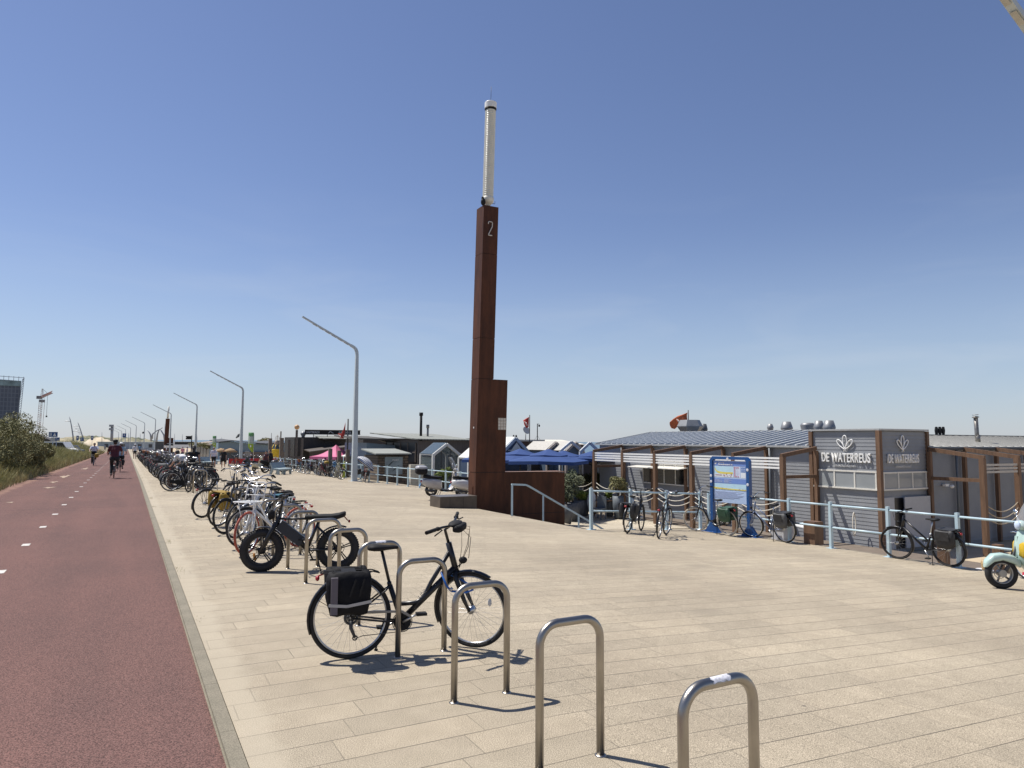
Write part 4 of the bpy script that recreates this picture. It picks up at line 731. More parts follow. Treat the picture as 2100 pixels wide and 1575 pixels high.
railing("long pale blue railing on the seaward edge left of the rust tower", [W(s_, 14.35-.022*(s_-30)) for s_ in [26.5 + 1.72*i for i in range(34)]], group=None)
hs = thing("handrail", "sloping pale blue handrail beside the ramp in front of the rust wall", "handrail", W(19.7, 10.66, 0)); M2 = MB(); L2 = lambda s_, z: W(s_, 10.66, z) - W(19.7, 10.66, 0)
hs.location = W(19.6, 10.62, 0); z0 = gz(19.6, 10.6); LQ = lambda q_, z: W(19.6, q_, z) - W(19.6, 10.62, 0)
for qa_, za_, zb_, r_ in ((10.62, z0, .52, .045), (11.75, -.85, .17, .036), (13.1, -1.35, -.53, .036)): M2 = MB(); M2.tube([LQ(qa_, za_), LQ(qa_, zb_)], r_, 4, smooth=False); M2.build("post", RAIL, hs)
M2 = MB(); M2.tube([LQ(10.60, .53), LQ(11.12, .50), LQ(11.22, .46), LQ(14.2, -1.10)], .036, 4, smooth=False); M2.build("rail", RAIL, hs)

# ================================================================ SCOOTERS AND MOTORCYCLES
def rounded(mb, prof, yc=0.):
    """prof: list of (x, z0, z1, half width) sections"""
    rg = []
    for x, z0, z1, w in prof:
        c = (z0+z1)/2; h = (z1-z0)/2; rg.append([Vector((x, yc + w*(abs(math.cos(a))**.6)*math.copysign(1, math.cos(a)), c + h*(abs(math.sin(a))**.6)*math.copysign(1, math.sin(a)))) for a in [2*math.pi*j/20 for j in range(20)]])
    return mb.rings(rg)
def scooter(label, body, trim=None, seat=None, screen=True, box=False, accent=None, floor=None, group=None, steer=0):
    t = thing("motor_scooter", label, "motor scooter", group=group); trim = trim or CHR; seat = seat or BLKM
    for c, nm in ((0, 'r'), (1.28, 'f')):
        w = MB(); w.tube([(c, -.06, .25), (c, .06, .25)], .06, 14)
        for i in range(5): a = 2*math.pi*i/5; w.tube([(c, -.02, .25), (c+.15*math.cos(a), -.03, .25+.15*math.sin(a))], .018, 6)
        w.torus((c, -.04, .25), .09, .006, 24, 5, None, .6); o = w.build("wheel", mat("dull_alloy", (.35, .34, .32), .4, .6), t); r_ = MB(); r_.torus((c, 0, .25), .165, .02, 36, 8, None, 2.0); r_.build("rim", mat("dull_alloy", (1, 1, 1)), o); y = MB(); y.torus((c, 0, .25), .205, .05, 40, 12, None, 1.1); y.build("tyre", RUB, o)
    f = MB(); rounded(f, [(.98, .36, .42, .03), (1.02, .36, .50, .085), (1.12, .42, .56, .095), (1.28, .46, .585, .095), (1.42, .42, .56, .09), (1.52, .33, .46, .07), (1.545, .33, .40, .03)]); f.build("front_mudguard", body, t)
    k = MB(); k.tube([(1.28, -.09, .25), (1.20, -.085, .42), (1.08, 0, .56), (.98, 0, .88)], .022, 8); k.tube([(1.25, .02, .25), (1.10, .02, .50)], .03, 8); k.build("fork", DGR, t)
    # leg shield: curved sheet from neck down to floor
    sh_ = MB(); rg = []
    for x, z, w in ((.955, 1.0, .07), (.975, .94, .12), (1.0, .84, .19), (1.02, .74, .245), (1.02, .62, .27), (1.0, .50, .26), (.95, .38, .235), (.88, .30, .21), (.75, .25, .19)):
        n = 11; rg.append([Vector((x - .10*(abs(j-5)/5)**2 + (.035 if j in (4, 5, 6) and z > .4 else 0), -w + 2*w*j/(n-1), z)) for j in range(n)] + [Vector((x - .03 - .10*(abs(j-5)/5)**2, -w + 2*w*j/(n-1), z-.01)) for j in reversed(range(n))])
    sh_.rings(rg); ls = sh_.build("leg_shield", body, t); e = MB()
    for y in (-1, 1): e.tube([(.955, y*.07, 1.0), (.89, y*.12, .94), (.91, y*.19, .84), (.925, y*.247, .74), (.925, y*.272, .62), (.905, y*.262, .50), (.855, y*.237, .38), (.785, y*.212, .30), (.66, y*.192, .245), (.40, y*.19, .245)], .011, 6)
    e.build("edge_trim", trim, ls)
    if accent:
        a_ = MB()
        for y in (-1, 1):
            rg = []
            for x, z, w0, w1 in ((1.012, .78, .12, .17), (1.027, .74, .06, .225), (1.032, .66, .06, .24), (1.028, .56, .06, .235), (1.0, .52, .12, .17)):
                X = lambda w: x - .10*(w/.27)**2 + .012; rg.append([Vector((X(w0), y*w0, z)), Vector((X((w0+w1)/2), y*(w0+w1)/2, z)), Vector((X(w1), y*w1, z)), Vector((X(w1)-.016, y*w1, z)), Vector((X(w0)-.016, y*w0, z))])
            a_.rings(rg)
        a_.build("colour_patch", accent, ls)
        hc = MB(); hc.box((1.035, 0, .70), (.03, .07, .34), Matrix.Rotation(R(-4), 3, 'Y')); hc.build("horn_cover", body, ls)
    fl = MB(); fl.box((.60, 0, .245), (.50, .38, .05)); fl.build("footboard", floor or BLKM, t)
    if floor: q_ = MB(); q_.box((.80, 0, .33), (.02, .34, .22), Matrix.Rotation(R(28), 3, 'Y')); q_.build("inner_panel", floor, t)
    b = MB(); rounded(b, [(.40, .28, .60, .10), (.34, .26, .66, .17), (.18, .27, .70, .22), (0, .30, .72, .245), (-.20, .36, .71, .22), (-.36, .46, .68, .13), (-.42, .52, .64, .05)]); b.build("rear_body", body, t)
    s_ = MB(); rounded(s_, [(.42, .70, .76, .06), (.38, .68, .80, .12), (.20, .70, .81, .145), (.0, .71, .82, .15), (-.18, .72, .86, .15), (-.32, .72, .85, .12), (-.36, .74, .82, .06)]); s_.build("seat", seat, t)
    h = MB(); h.tube([(.93, 0, .98), (.90, 0, 1.06)], .035, 10); h.tube([(.80, -.34, 1.09), (.88, -.2, 1.09), (.91, 0, 1.07), (.88, .2, 1.09), (.80, .34, 1.09)], .018, 8); ho = h.build("handlebar", body if accent else BLKM, t); g = MB(); [g.tube([(.80, y*.34, 1.09), (.84, y*.26, 1.09)], .022, 8) for y in (-1, 1)]; [g.tube([(.84, y*.25, 1.10), (.92, y*.26, 1.08), (.88, y*.34, 1.07)], .008, 5) for y in (-1, 1)]; g.build("grip", BLKM, ho)
    m_ = MB(); [m_.tube([(.86, y*.2, 1.1), (.88, y*.27, 1.22)], .006, 5) for y in (-1, 1)]; [m_.ell((.885, y*.29, 1.26), (.015, .055, .045), 10, 7) for y in (-1, 1)]; m_.build("mirror", CHR, ho)
    hd = MB(); hd.ell((.95, 0, 1.05), (.085, .10, .085)); hdo = hd.build("headset", body, t); l = MB(); l.lathe([(.078, 0), (.07, .02), (.04, .035), (.002, .04)], 18, (1.005, 0, 1.05), Matrix.Rotation(R(90), 3, 'Y')); l.build("headlight", mat("bright_lamp_glass", (.55, .65, .8), .08), hdo)
    tl = MB(); tl.ell((-.42, 0, .60), (.04, .06, .04)); tl.build("tail_light", REDP, t); pl_ = MB(); pl_.box((-.47, 0, .46), (.01, .13, .13), Matrix.Rotation(R(20), 3, 'Y')); pl_.build("number_plate", mat("blue_plate", (.12, .28, .55), .4), t)
    mu_ = MB(); mu_.tube([(.2, -.17, .22), (-.05, -.19, .24), (-.3, -.19, .28)], [.03, .05, .045], 10); mu_.build("exhaust", DGR, t); ks = MB(); ks.tube([(.35, -.12, .2), (.28, -.2, .01)], .012, 6); ks.tube([(.35, .12, .2), (.28, .2, .01)], .012, 6); ks.build("stand", DGR, t)
    if screen:
        w = MB(); rg = []
        for z, x, hw in ((1.04, 1.02, .20), (1.16, .98, .27), (1.32, .91, .27), (1.46, .84, .235), (1.55, .79, .17), (1.58, .775, .07)): rg.append([Vector((x - .12*(abs(j-4)/4)**2, -hw+2*hw*j/8, z)) for j in range(9)])
        n = 9; vs = [p for r_ in rg for p in r_]; w.add(vs, [(a*n+c, a*n+c+1, (a+1)*n+c+1, (a+1)*n+c) for a in range(5) for c in range(8)], True); w.build("windscreen", glass("clear_screen", (.75, .8, .85), .22), t)
        q_ = MB(); [q_.tube([(.91, y*.1, 1.05), (.96, y*.12, 1.2), (.93, y*.12, 1.30)], .006, 5) for y in (-1, 1)]; q_.build("screen_bracket", CHR, t)
    if box: q_ = MB(); q_.ell((-.45, 0, 1.02), (.24, .24, .16), 18, 12, e=.55); bo = q_.build("top_box", BLKM, t); q_ = MB(); q_.ell((-.45, 0, 1.10), (.235, .235, .115), 18, 12, e=.6); q_.build("lid", mat("silver_lid", (.35, .35, .36), .3), bo); q_ = MB(); q_.box((-.40, 0, .87), (.34, .16, .03)); q_.tube([(-.15, 0, .80), (-.35, 0, .87)], .02, 6); q_.build("carrier", DGR, t)
    return t
mint = mat("mint_enamel", (.44, .58, .53), .26, 0, .03, 2, coat=.6)
v1 = scooter("pastel mint motor scooter with yellow patches and red floor, cut off by the right edge", mint, mat("cream_trim", (.72, .64, .45), .35), accent=mat("mustard_patch", (.55, .36, .02), .35), floor=mat("crimson_floor", (.50, .02, .06), .4))
fwp = G(2054, 1207); dirv = (W(0, 1) - W(0, 0)); dirv.z = 0; ang = R(17); dv = Vector((math.cos(ang)*1.0, math.sin(ang)*-.35, 0)).normalized(); rp = fwp + dv*1.28; rp.z = gz(*SQ(rp.x, rp.y)); onbike(v1, rp, fwp, 2, copy=False)
x_ = MB(); x_.box((-.30, 0, 1.0), (.2, .2, .02)); x_.build("rear_carrier", CHR, v1)
x_ = MB(); [x_.tube([(-.3, .03*i, .95), (-.5-.1*i, .1*i, 1.6), (-.62-.05*i, .1*i, 2.15), (-.2, .05, 2.45), (.05*i, .0, 2.5)], .006, 5) for i in (0, 1, 2)]; x_.build("whip_wire", DGR, v1); 
greyw = mat("pale_grey_enamel", (.50, .48, .46), .25, 0, .03, 2, coat=.4)
a = G(884, 1016); a = W(26.9, 10.1); onbike(scooter("white and grey motor scooter with black top box behind the steel bench", greyw, BLK, box=True, screen=True), atY(884, 1016, 28.7)*1.0, atY(884, 1016, 28.7) + Vector((1.22, .42, -.03)), 4, copy=False, dz=-.03)
onbike(scooter("white motor scooter half hidden behind the rust tower", mat("glossy_white", (.70, .70, .68), .2, 0, .03, coat=.5), BLK, screen=False), atY(946, 1019, 28.2), atY(946, 1019, 28.2) + Vector((1.2, .45, -.03)), -4, copy=False, dz=-.03)
sc3 = scooter("cream motor scooter seen from behind beside the second lamp", mat("cream_enamel", (.62, .58, .42), .25, 0, .03, coat=.4), screen=False); onbike(sc3, G(521, 967), G(521, 967)+Vector((.3, 1.2, 0)), 0, copy=False)
sc4 = scooter("dark grey motor scooter seen from behind left of the cream one", mat("slate_enamel", (.05, .06, .07), .3), screen=True); onbike(sc4, G(502, 964.5), G(502, 964.5)+Vector((-.2, 1.25, 0)), 0, copy=False)
def motorcycle(label, tank, screen=True):
    t = thing("motorcycle", label, "motorcycle")
    for c, w_ in ((0, .07), (1.42, .055)):
        w = MB(); w.tube([(c, -.07, .32), (c, .07, .32)], .05, 12); [w.tube([(c, 0, .32), (c+.21*math.cos(a), 0, .32+.21*math.sin(a))], .014, 5) for a in [2*math.pi*i/6 for i in range(6)]]; w.torus((c, -.06, .32), .13, .006, 24, 5); o = w.build("wheel", DGR, t); r_ = MB(); r_.torus((c, 0, .32), .22, .015, 30, 6, None, 2.5); r_.build("rim", ALU, o); y = MB(); y.torus((c, 0, .32), .265, w_*.85, 34, 10); y.build("tyre", RUB, o)
    f = MB(); f.tube([(0, -.1, .32), (.5, -.12, .42), (.95, 0, .85)], .025, 7); f.tube([(0, .1, .32), (.5, .12, .42), (.95, 0, .85)], .025, 7); f.ell((.62, 0, .48), (.26, .19, .22), 12, 8, e=.7); f.build("engine", DGR, t); k = MB(); [k.tube([(1.42, y*.1, .32), (1.12, y*.1, .92)], .025, 8) for y in (-1, 1)]; k.build("fork", CHR, t)
    g = MB(); rounded(g, [(.98, .82, .96, .06), (.9, .78, 1.02, .15), (.7, .78, 1.0, .17), (.5, .78, .9, .12), (.45, .79, .86, .06)]); g.build("fuel_tank", tank, t); s_ = MB(); rounded(s_, [(.52, .78, .84, .08), (.3, .77, .86, .15), (0, .80, .92, .15), (-.28, .84, .98, .1), (-.33, .88, .96, .04)]); s_.build("seat", BLKM, t)
    b = MB(); rounded(b, [(.2, .55, .78, .1), (0, .6, .84, .14), (-.25, .7, .9, .11), (-.4, .8, .92, .05)]); b.build("tail_panel", BLKM, t); h = MB(); h.tube([(.86, -.38, 1.12), (.98, -.2, 1.1), (1.06, 0, 1.02), (.98, .2, 1.1), (.86, .38, 1.12)], .016, 7); [h.ell((.95, y*.36, 1.25), (.015, .07, .05)) for y in (-1, 1)]; [h.tube([(.92, y*.3, 1.1), (.95, y*.35, 1.22)], .008, 5) for y in (-1, 1)]; h.build("handlebar", BLKM, t); l = MB(); l.ell((1.2, 0, .93), (.09, .1, .1)); l.build("headlight", CHR, t); tl = MB(); tl.ell((-.4, 0, .86), (.03, .07, .04)); tl.build("tail_light", REDP, t)
    m_ = MB(); m_.torus((1.42, 0, .32), .33, .01, 10, 6, None, 6, 40, 140); m_.build("mudguard", BLKM, t); m_ = MB(); m_.torus((0, 0, .32), .36, .01, 10, 6, None, 7, 60, 170); m_.build("mudguard", BLKM, t); e = MB(); e.tube([(.6, -.16, .3), (.1, -.2, .32), (-.35, -.2, .42)], [.03, .05, .055], 9); e.build("exhaust", CHR, t); ks = MB(); ks.tube([(.5, .1, .25), (.42, .27, .01)], .014, 6); ks.build("kickstand", DGR, t)
    if screen: w = MB(); w.slab((1.25, -.14, 1.02), (1.25, .14, 1.02), (1.08, .12, 1.32), (1.08, -.12, 1.32), .01); w.build("windscreen", glass("clear_screen", (.75, .8, .85), .22), t)
    return t
onbike(motorcycle("black motorcycle with a yellow tail bag, seen from behind by the surfboards", BLK), G(668, 977), G(668, 977)+Vector((-.75, 1.2, .0)), -6, copy=False)
mt = motorcycle("dark touring motorcycle parked beside the concrete bench", mat("grey_tank", (.12, .12, .13), .25)); onbike(mt, G(543, 970), G(560, 971)+Vector((0, .8, 0)), -5, copy=False)
yb_ = MB(); yb_.ell((-.15, 0, 1.02), (.2, .17, .12), 14, 10, e=.7, dent=.03); tag(yb_.build("tail_bag", YEL), "small yellow tail bag strapped on the black motorcycle", "bag"); yb_ = bpy.data.objects["tail_bag"]; yb_.location = G(668, 977) + Vector((0, 0, .0)); yb_.rotation_euler = (0, 0, 2.1)
# ================================================================ BEACH RESTAURANT
def kk(u): r = ray(u, 905); return r.x/r.y
def along(o, v, u): k = kk(u); return -(o[0] - k*o[1])/(v[0] - k*v[1])
def zat(u, v, Y): return atY(u, v, Y).z
def siding(mb, x0, x1, z0, z1, y, axis, out, bh=.121):
    """lapped boards on a wall: axis = running axis, out = outward sign on the other"""
    z = z0
    while z < z1-.01:
        zt = min(z+bh, z1); a, b = y + out*(.014 if axis == 'y' else .026), y + out*.003
        P = (lambda s_, o_, h: (s_, o_, h)) if axis == 'x' else (lambda s_, o_, h: (o_, s_, h))
        mb.quad(P(x0, a, z), P(x1, a, z), P(x1, b, zt), P(x0, b, zt)); mb.quad(P(x0, y, z), P(x1, y, z), P(x1, a, z), P(x0, a, z)); z = zt
GS = mat("grey_cladding", (.235, .245, .26), .55, 0, .06, 2.5); CRW = mat("cream_frame", (.66, .64, .58), .5, 0, .06); GUT = mat("zinc", (.42, .42, .41), .4, .3, .08)
O = W(14.45, 21.15, 0); rb = thing("beach_restaurant", "grey clad beach restaurant with brown posts, long low roof and big white lettering", "restaurant", (O.x, O.y, 0), A)
ZB = -1.5; ZE = 1.72; LW = 15.3
w = MB(); w.bx(.03, 9, 2.5, LW, ZB-.2, ZE); siding(w, 2.5, LW, ZB, ZE-.01, 0.03, 'y', -1); w.build("wall", GS, rb)
w = MB(); w.bx(2.45, 26, .03, 9, ZB-.2, ZE-.02); siding(w, 2.45, 26, ZB, ZE-.03, 0.03, 'x', -1); w.build("wall", GS, rb)
w = MB(); w.bx(.0, 2.45, .0, 2.5, ZB-.2, 2.28); siding(w, 0, 2.5, ZB, 2.27, 0, 'y', -1); siding(w, 0, 2.45, ZB, 2.27, 0, 'x', -1); w.build("wall", GS, rb)
c = MB(); c.bx(-.09, 2.55, -.09, 2.6, 2.28, 2.335); c.build("coping", GUT, rb)
# roofs
rf = MB(); rf.slab((-.12, 2.52, ZE+.03), (-.12, LW+.15, ZE+.03), (3.5, LW+.15, 2.36), (3.5, 2.52, 2.36), -.05); rf.slab((3.5, 2.5, 2.36), (3.5, LW+.15, 2.36), (9.2, LW+.15, 1.9), (9.2, 2.5, 1.9), -.05)
ro = rf.build("roof", mat("slate_blue_roof", (.085, .105, .14), .55, 0, .15, 1.5), rb); q = MB(); y = 2.7
while y < LW+.1: q.beam((-.10, y, ZE+.07), (3.45, y, 2.395), .06, .045); y += .44
q.build("seam", mat("white_seam", (.62, .63, .62), .4), ro); q = MB(); q.bx(-.16, -.08, 2.52, LW+.2, ZE-.02, ZE+.05); q.bx(-.16, 3.5, LW+.13, LW+.2, ZE-.10, ZE-.03) if False else q.beam((-.12, LW+.17, ZE+.04), (3.5, LW+.17, 2.37), .05, .09); q.build("gutter", GUT, ro); q = MB(); q.bx(3.42, 3.55, 2.5, LW+.15, 2.345, 2.41); q.build("ridge_cap", GUT, ro)
rf = MB(); rf.slab((2.5, -.12, ZE), (2.5, 3.2, 2.16), (26, 3.2, 2.16), (26, -.12, ZE), .05); ro = rf.build("roof", mat("pale_metal_roof", (.50, .49, .44), .6, .0, .08, 1.5), rb); q = MB(); x = 2.75
while x < 25.9: q.beam((x, -.1, ZE+.06), (x, 3.18, 2.218), .022, .022); x += .5
q.build("seam", mat("dark_seam", (.10, .10, .10), .5), ro); q = MB(); q.bx(2.5, 26, -.18, -.1, ZE-.06, ZE+.01); q.build("gutter", DGR, ro); q = MB(); q.bx(2.5, 26, 3.15, 3.3, 2.15, 2.24); q.build("ridge_cap", DGR, ro)
# corner posts of the entrance block
cpz = [(-.09, .05, -.09, .05, 2.28), (2.44, 2.57, -.08, .05, 2.27), (-.08, .05, 2.46, 2.60, 2.27)]
for a, b, c_, d_, z in cpz: q = MB(); q.bx(a, b, c_, d_, ZB, z); q.build("corner_post", M_wood, rb)
# block windows
def win(x0, x1, z0, z1, n, face, nm="window", pane=None, t=.05):
    """face 'a': wall facing -x (runs in y); 'b': wall facing -y"""
    P = (lambda a, b, o0, o1, c_, d_: (o0, o1, a, b, c_, d_)) if face == 'a' else (lambda a, b, o0, o1, c_, d_: (a, b, o0, o1, c_, d_))
    f = MB(); e = [x0 + (x1-x0)*i/n for i in range(n+1)]
    for i, x in enumerate(e): f.bx(*P(x-t/2, x+t/2, -.062, -.018, z0+t, z1-t))
    f.bx(*P(x0-t/2-.012, x1+t/2+.012, -.068, -.018, z1-t, z1)); f.bx(*P(x0-t/2-.03, x1+t/2+.03, -.085, -.018, z0, z0+t)); o = f.build(nm, CRW, rb)
    for i in range(n): p = MB(); p.bx(*P(e[i]+t/2, e[i+1]-t/2, -.045, -.03, z0+t, z1-t)); p.build("pane", pane or mat("frosted_pane", (.27, .29, .30), .18, 0, .12, .8), o)
    return o
win(.10, 2.38, .36, .97, 3, 'a'); win(.12, 2.36, .36, .95, 3, 'b')
for face, x0, sz in (('a', 2.10, .43), ('b', .34, .40)):
    o_ = (-.055, x0, 1.24) if face == 'a' else (x0, -.055, 1.24); xa = (0, -1, 0) if face == 'a' else (1, 0, 0); m_ = mat("white_letters", (.80, .80, .78), .4)
    text("DE WATERREUS", "lettering", sz, m_, rb, o_, xa, (0, 0, 1), .56 if face == 'a' else .535, ext=.025, bold=.006, sp=1.08)
    o2 = (-.04, x0-.46, 1.08) if face == 'a' else (x0+.42, -.04, 1.08); text("STRANDRESTAURANT", "lettering", .105, mat("thin_letters", (.55, .56, .57), .4), rb, o2, xa, (0, 0, 1), .78, ext=.008)
    cx = x0-.92 if face == 'a' else x0+.80; lo = MB(); PP = (lambda a, z: (-.062, cx-a, 1.66+z)) if face == 'a' else (lambda a, z: (cx+a, -.062, 1.66+z))
    def leaf(ang, L_, wd):
        ca, sa_ = math.cos(R(ang)), math.sin(R(ang)); pts = []
        for i in range(20): t_ = i/20*2*math.pi; ly = L_*(1-math.cos(t_))/2; lx = wd*math.sin(t_)*math.sin(t_/2); pts.append(PP(lx*ca + ly*sa_, ly*ca - lx*sa_))
        lo.tube(pts, .018, 6, closed=True)
    leaf(0, .46, .10); leaf(42, .42, .09); leaf(-42, .42, .09); lo.tube([PP(-.05, -.07), PP(0, .02), PP(.05, -.07)], .016, 6); lo.build("emblem", m_, rb)
# kitchen window with raised hatches
wy0, wy1 = along(O, D, 1410), along(O, D, 1320)
ko = win(wy0, wy1, zat(1370, 999, 30), zat(1370, 962, 30), 4, 'a', pane=mat("dark_pane", (.012, .013, .015), .1)); q = MB(); e = [wy0 + (wy1-wy0)*i/4 for i in range(5)]; zt = zat(1370, 962, 30)
for i in (0, 1, 2): 
    for z in range(5): q.bx(-.09, -.06, e[i]+.04, e[i+1]-.04, zt+.05+z*.07, zt+.085+z*.07)
    q.bx(-.085, -.065, e[i]+.02, e[i]+.055, zt+.03, zt+.38); q.bx(-.085, -.065, e[i+1]-.055, e[i+1]-.02, zt+.03, zt+.38)
q.slab((-.07, wy0-.1, zt+.02), (-.62, wy0-.1, zt-.04), (-.62, wy1+.45, zt-.04), (-.07, wy1+.45, zt+.02), .03); q.build("serving_shutter", CRW, rb)
for x, y in ((-.12, 4.3), (-.12, 13.3), (4.05, -.10)): q = MB(); q.tube([(x, y, ZE-.05), (x, y, ZB)], .042, 8); q.build("downpipe", mat("pipe_grey", (.12, .135, .15), .5), rb)
# door and delivery opening on the shaded side
q = MB(); q.bx(.06, .62, -.05, -.025, ZB, .14); q.build("door", mat("door_white", (.40, .41, .43), .5, 0, .04), rb); q = MB(); q.bx(1.0, 2.36, -.16, -.125, ZB+.02, .14); q.build("door", mat("door_white", (1, 1, 1)), rb); q = MB(); q.bx(.63, 1.1, -.03, -.022, ZB, .11); q.build("opening", BLK, rb)
q = MB(); q.bx(3.3, 3.5, -.14, -.02, .42, .50); q.ell((3.55, -.2, .42), (.07, .07, .06)); q.build("camera", WHT, rb)
# pergolas: one thing each
def pergola(label, org, n, step, dirv, inw, slatz, braces, skip=()):
    """org: outer first post; posts step along dirv (local); rafters rise to the wall along inw"""
    t = thing("pergola", label, "pergola", (*(O + Vector((N[0]*org[0] + D[0]*org[1], N[1]*org[0] + D[1]*org[1], 0)))[:2], 0), A); dv = Vector((*dirv, 0)); iv = Vector((*inw, 0))*1.74
    for i in range(n):
        b = dv*step*i; f = Vector((0, 0, 0)); p = MB(); p.bx(b.x-.075, b.x+.075, b.y-.075, b.y+.075, ZB-.1, 1.40); p.build("post", M_wood, t)
        e = b + iv*.955; p = MB(); p.bx(e.x-.06, e.x+.06, e.y-.06, e.y+.06, ZB-.1, 1.60); p.build("post", M_wood, t)
        p = MB(); off = Vector((0, 0, 0)); p.beam(b+Vector((0, 0, 1.43))-iv*.04, e+Vector((0, 0, 1.68)), .10, .13); p.build("rafter", M_wood, t)
        if i in braces: p = MB(); p.beam(b+Vector((0, 0, .72)), e+Vector((0, 0, .72)), .09, .11); p.build("brace", M_wood, t)
        if i < n-1 and i not in skip:
            nx = b + dv*step; g_ = dv*.078; o2 = iv*-.02; p = MB()
            for z in slatz: p.beam(b+g_+o2+Vector((0, 0, z)), nx-g_+o2+Vector((0, 0, z)), .035, .065)
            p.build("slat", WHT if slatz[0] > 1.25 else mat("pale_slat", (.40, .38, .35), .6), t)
            if braces is not None and i < 99:
                r2 = MB()
                for z, sg in ((-.02, .26), (-.20, .28), (-.42, .25)):
                    r2.tube([b + g_ + (nx-b-2*g_)*(k_/11) + Vector((0, 0, z - sg*4*(k_/11)*(1-k_/11))) for k_ in range(12)], .016, 6)
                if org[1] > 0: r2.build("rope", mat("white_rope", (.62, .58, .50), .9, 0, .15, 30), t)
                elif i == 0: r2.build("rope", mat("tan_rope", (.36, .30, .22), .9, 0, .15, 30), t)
    return t
SL = (1.34, 1.235, 1.13, 1.02)
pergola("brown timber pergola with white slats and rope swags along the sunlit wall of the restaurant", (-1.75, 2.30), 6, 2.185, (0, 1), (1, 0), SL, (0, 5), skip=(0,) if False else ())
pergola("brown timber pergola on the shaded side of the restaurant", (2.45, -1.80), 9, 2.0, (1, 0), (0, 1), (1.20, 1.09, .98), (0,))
# rope posts on the neighbouring terrace
rp_ = thing("rope_fence", "short brown posts with white rope swags left of the restaurant pergola", "rope fence", (*W(31.5, 19.0)[:2], 0), A)
ps = [Vector((.4, -1.4 + 2.2*i, 0)) for i in range(3)]; 
for p in ps: m_ = MB(); m_.bx(p.x-.09, p.x+.09, p.y-.09, p.y+.09, ZB, .28); m_.build("post", M_wood, rp_)
pts0 = [Vector((.40, -3.6, 0))] + ps
for a, b in zip(pts0[:-1], pts0[1:]):
    m_ = MB(); [m_.tube([a + (b-a)*(k_/11) + Vector((0, 0, z - sg*4*(k_/11)*(1-k_/11))) for k_ in range(12)], .016, 6) for z, sg in ((-.05, .26), (-.25, .28), (-.45, .26))]; m_.build("rope", mat("white_rope", (1, 1, 1)), rp_)
# roof equipment (parts of the restaurant)
def vent(u, v0, v1, v2, wmax, wbot, Y, m, n=14, nm="roof_vent", par=rb, wt=None):
    """lathe cowl: v0 top, v1 widest, v2 bottom"""
    p = atY(u, v0, Y); s_ = Y/F*1.0; za, zb_, zc = p.z, zat(u, v1, Y), zat(u, v2, Y); R1 = wmax/2*s_; R0 = wbot/2*s_; wt = (wt or wbot)/2*s_
    q = MB(); q.lathe([(wt*.3, za), (wt, za-.01), (R1, zb_+.02), (R1, zb_-.02), (R0, zc), (R0, zc-.5)], n, smooth=n > 10); o = q.build(nm, m, None, (p.x, p.y, 0)); o.parent = par; 
    o.matrix_parent_inverse = (Matrix.Translation(par.location) @ Matrix.Rotation(par.rotation_euler.z, 4, 'Z')).inverted() if par else o.matrix_parent_inverse; return o
VM = mat("galvanised", (.25, .255, .26), .5, .4, .15, 3); VD = mat("dark_vent", (.10, .105, .11), .5, .2, .1)
vent(1415, 861, 874.5, 889, 53, 34, 40, VM, 6, wt=40); vent(1443, 869, 880.5, 889, 16, 11, 41, VD); vent(1579.5, 869, 877, 887, 13, 8, 42, VM, wt=8); vent(1613, 864.5, 878, 887, 24, 17, 40, VM, wt=16)
vent(1679, 862.5, 876, 884, 21, 16, 36, VM, wt=14); vent(1700, 862, 877, 884, 25, 19, 35, VM, wt=17); vent(1656, 867, 872, 886, 28, 24, 38, VM, wt=22); 
for u in (1920, 1927, 1934): vent(u, 875, 883, 892, 7, 5, 30, BLKM, 8)
p = atY(2005, 897, 27.5); q = MB(); q.tube([(0, 0, -.6), (-.045, 0, .82)], .075, 12); q.tube([(0, 0, -.2), (-.0, 0, .10)], .09, 12); q.tube([(-.046, 0, .76), (-.048, 0, .80)], .12, 12); q.tube([(-.05, 0, .86), (-.052, 0, .88)], .11, 12); o = q.build("flue", mat("worn_flue", (.20, .19, .175), .4, .6, .25), None, p); o.parent = rb; o.matrix_parent_inverse = (Matrix.Translation(rb.location) @ Matrix.Rotation(A, 4, 'Z')).inverted()
def flag(label, u, v0, v1, Y, col, fu, fv, r_=.03, pole=None, white=True):
    p = atY(u, v1, Y); zt = zat(u, v0, Y); t = thing("flag", label, "flag", (p.x, p.y, p.z)); q = MB(); q.tube([(0, 0, -.8), (0, 0, zt-p.z)], r_, 8); q.build("flagpole", pole or DGR, t)
    q = MB(); n = len(fu); g = 9; a = [atY(x, y, Y)-p for x, y in fu]; b = [atY(x, y, Y)-p for x, y in fv]; vs = []
    for i in range(n):
        for j in range(g): c_ = a[i].lerp(b[i], j/(g-1)); c_.y += .10*math.sin(i*1.5 + j*.5); vs.append(c_)
    q.add(vs, [(i*g+j, i*g+j+1, (i+1)*g+j+1, (i+1)*g+j) for i in range(n-1) for j in range(g-1)], True); c_ = q.build("cloth", col, t)
    sm = c_.modifiers.new("thick", 'SOLIDIFY'); sm.thickness = .01
    if white: q = MB(); k = n//2; c0_ = (a[k]+b[k])/2; [q.tube([c0_ + Vector((-.10+.05*i, -.13, .12-.03*i)), c0_ + Vector((.0+.05*i, -.13, -.12-.03*i))], .02, 4) for i in range(3)]; q.build("emblem", mat("pale_emblem", (.7, .6, .55), .8), t)
    return t
RF = mat("red_flag_cloth", (.50, .055, .04), .8, 0, .1); OF = mat("orange_flag_cloth", (.62, .16, .06), .8, 0, .12, 3)
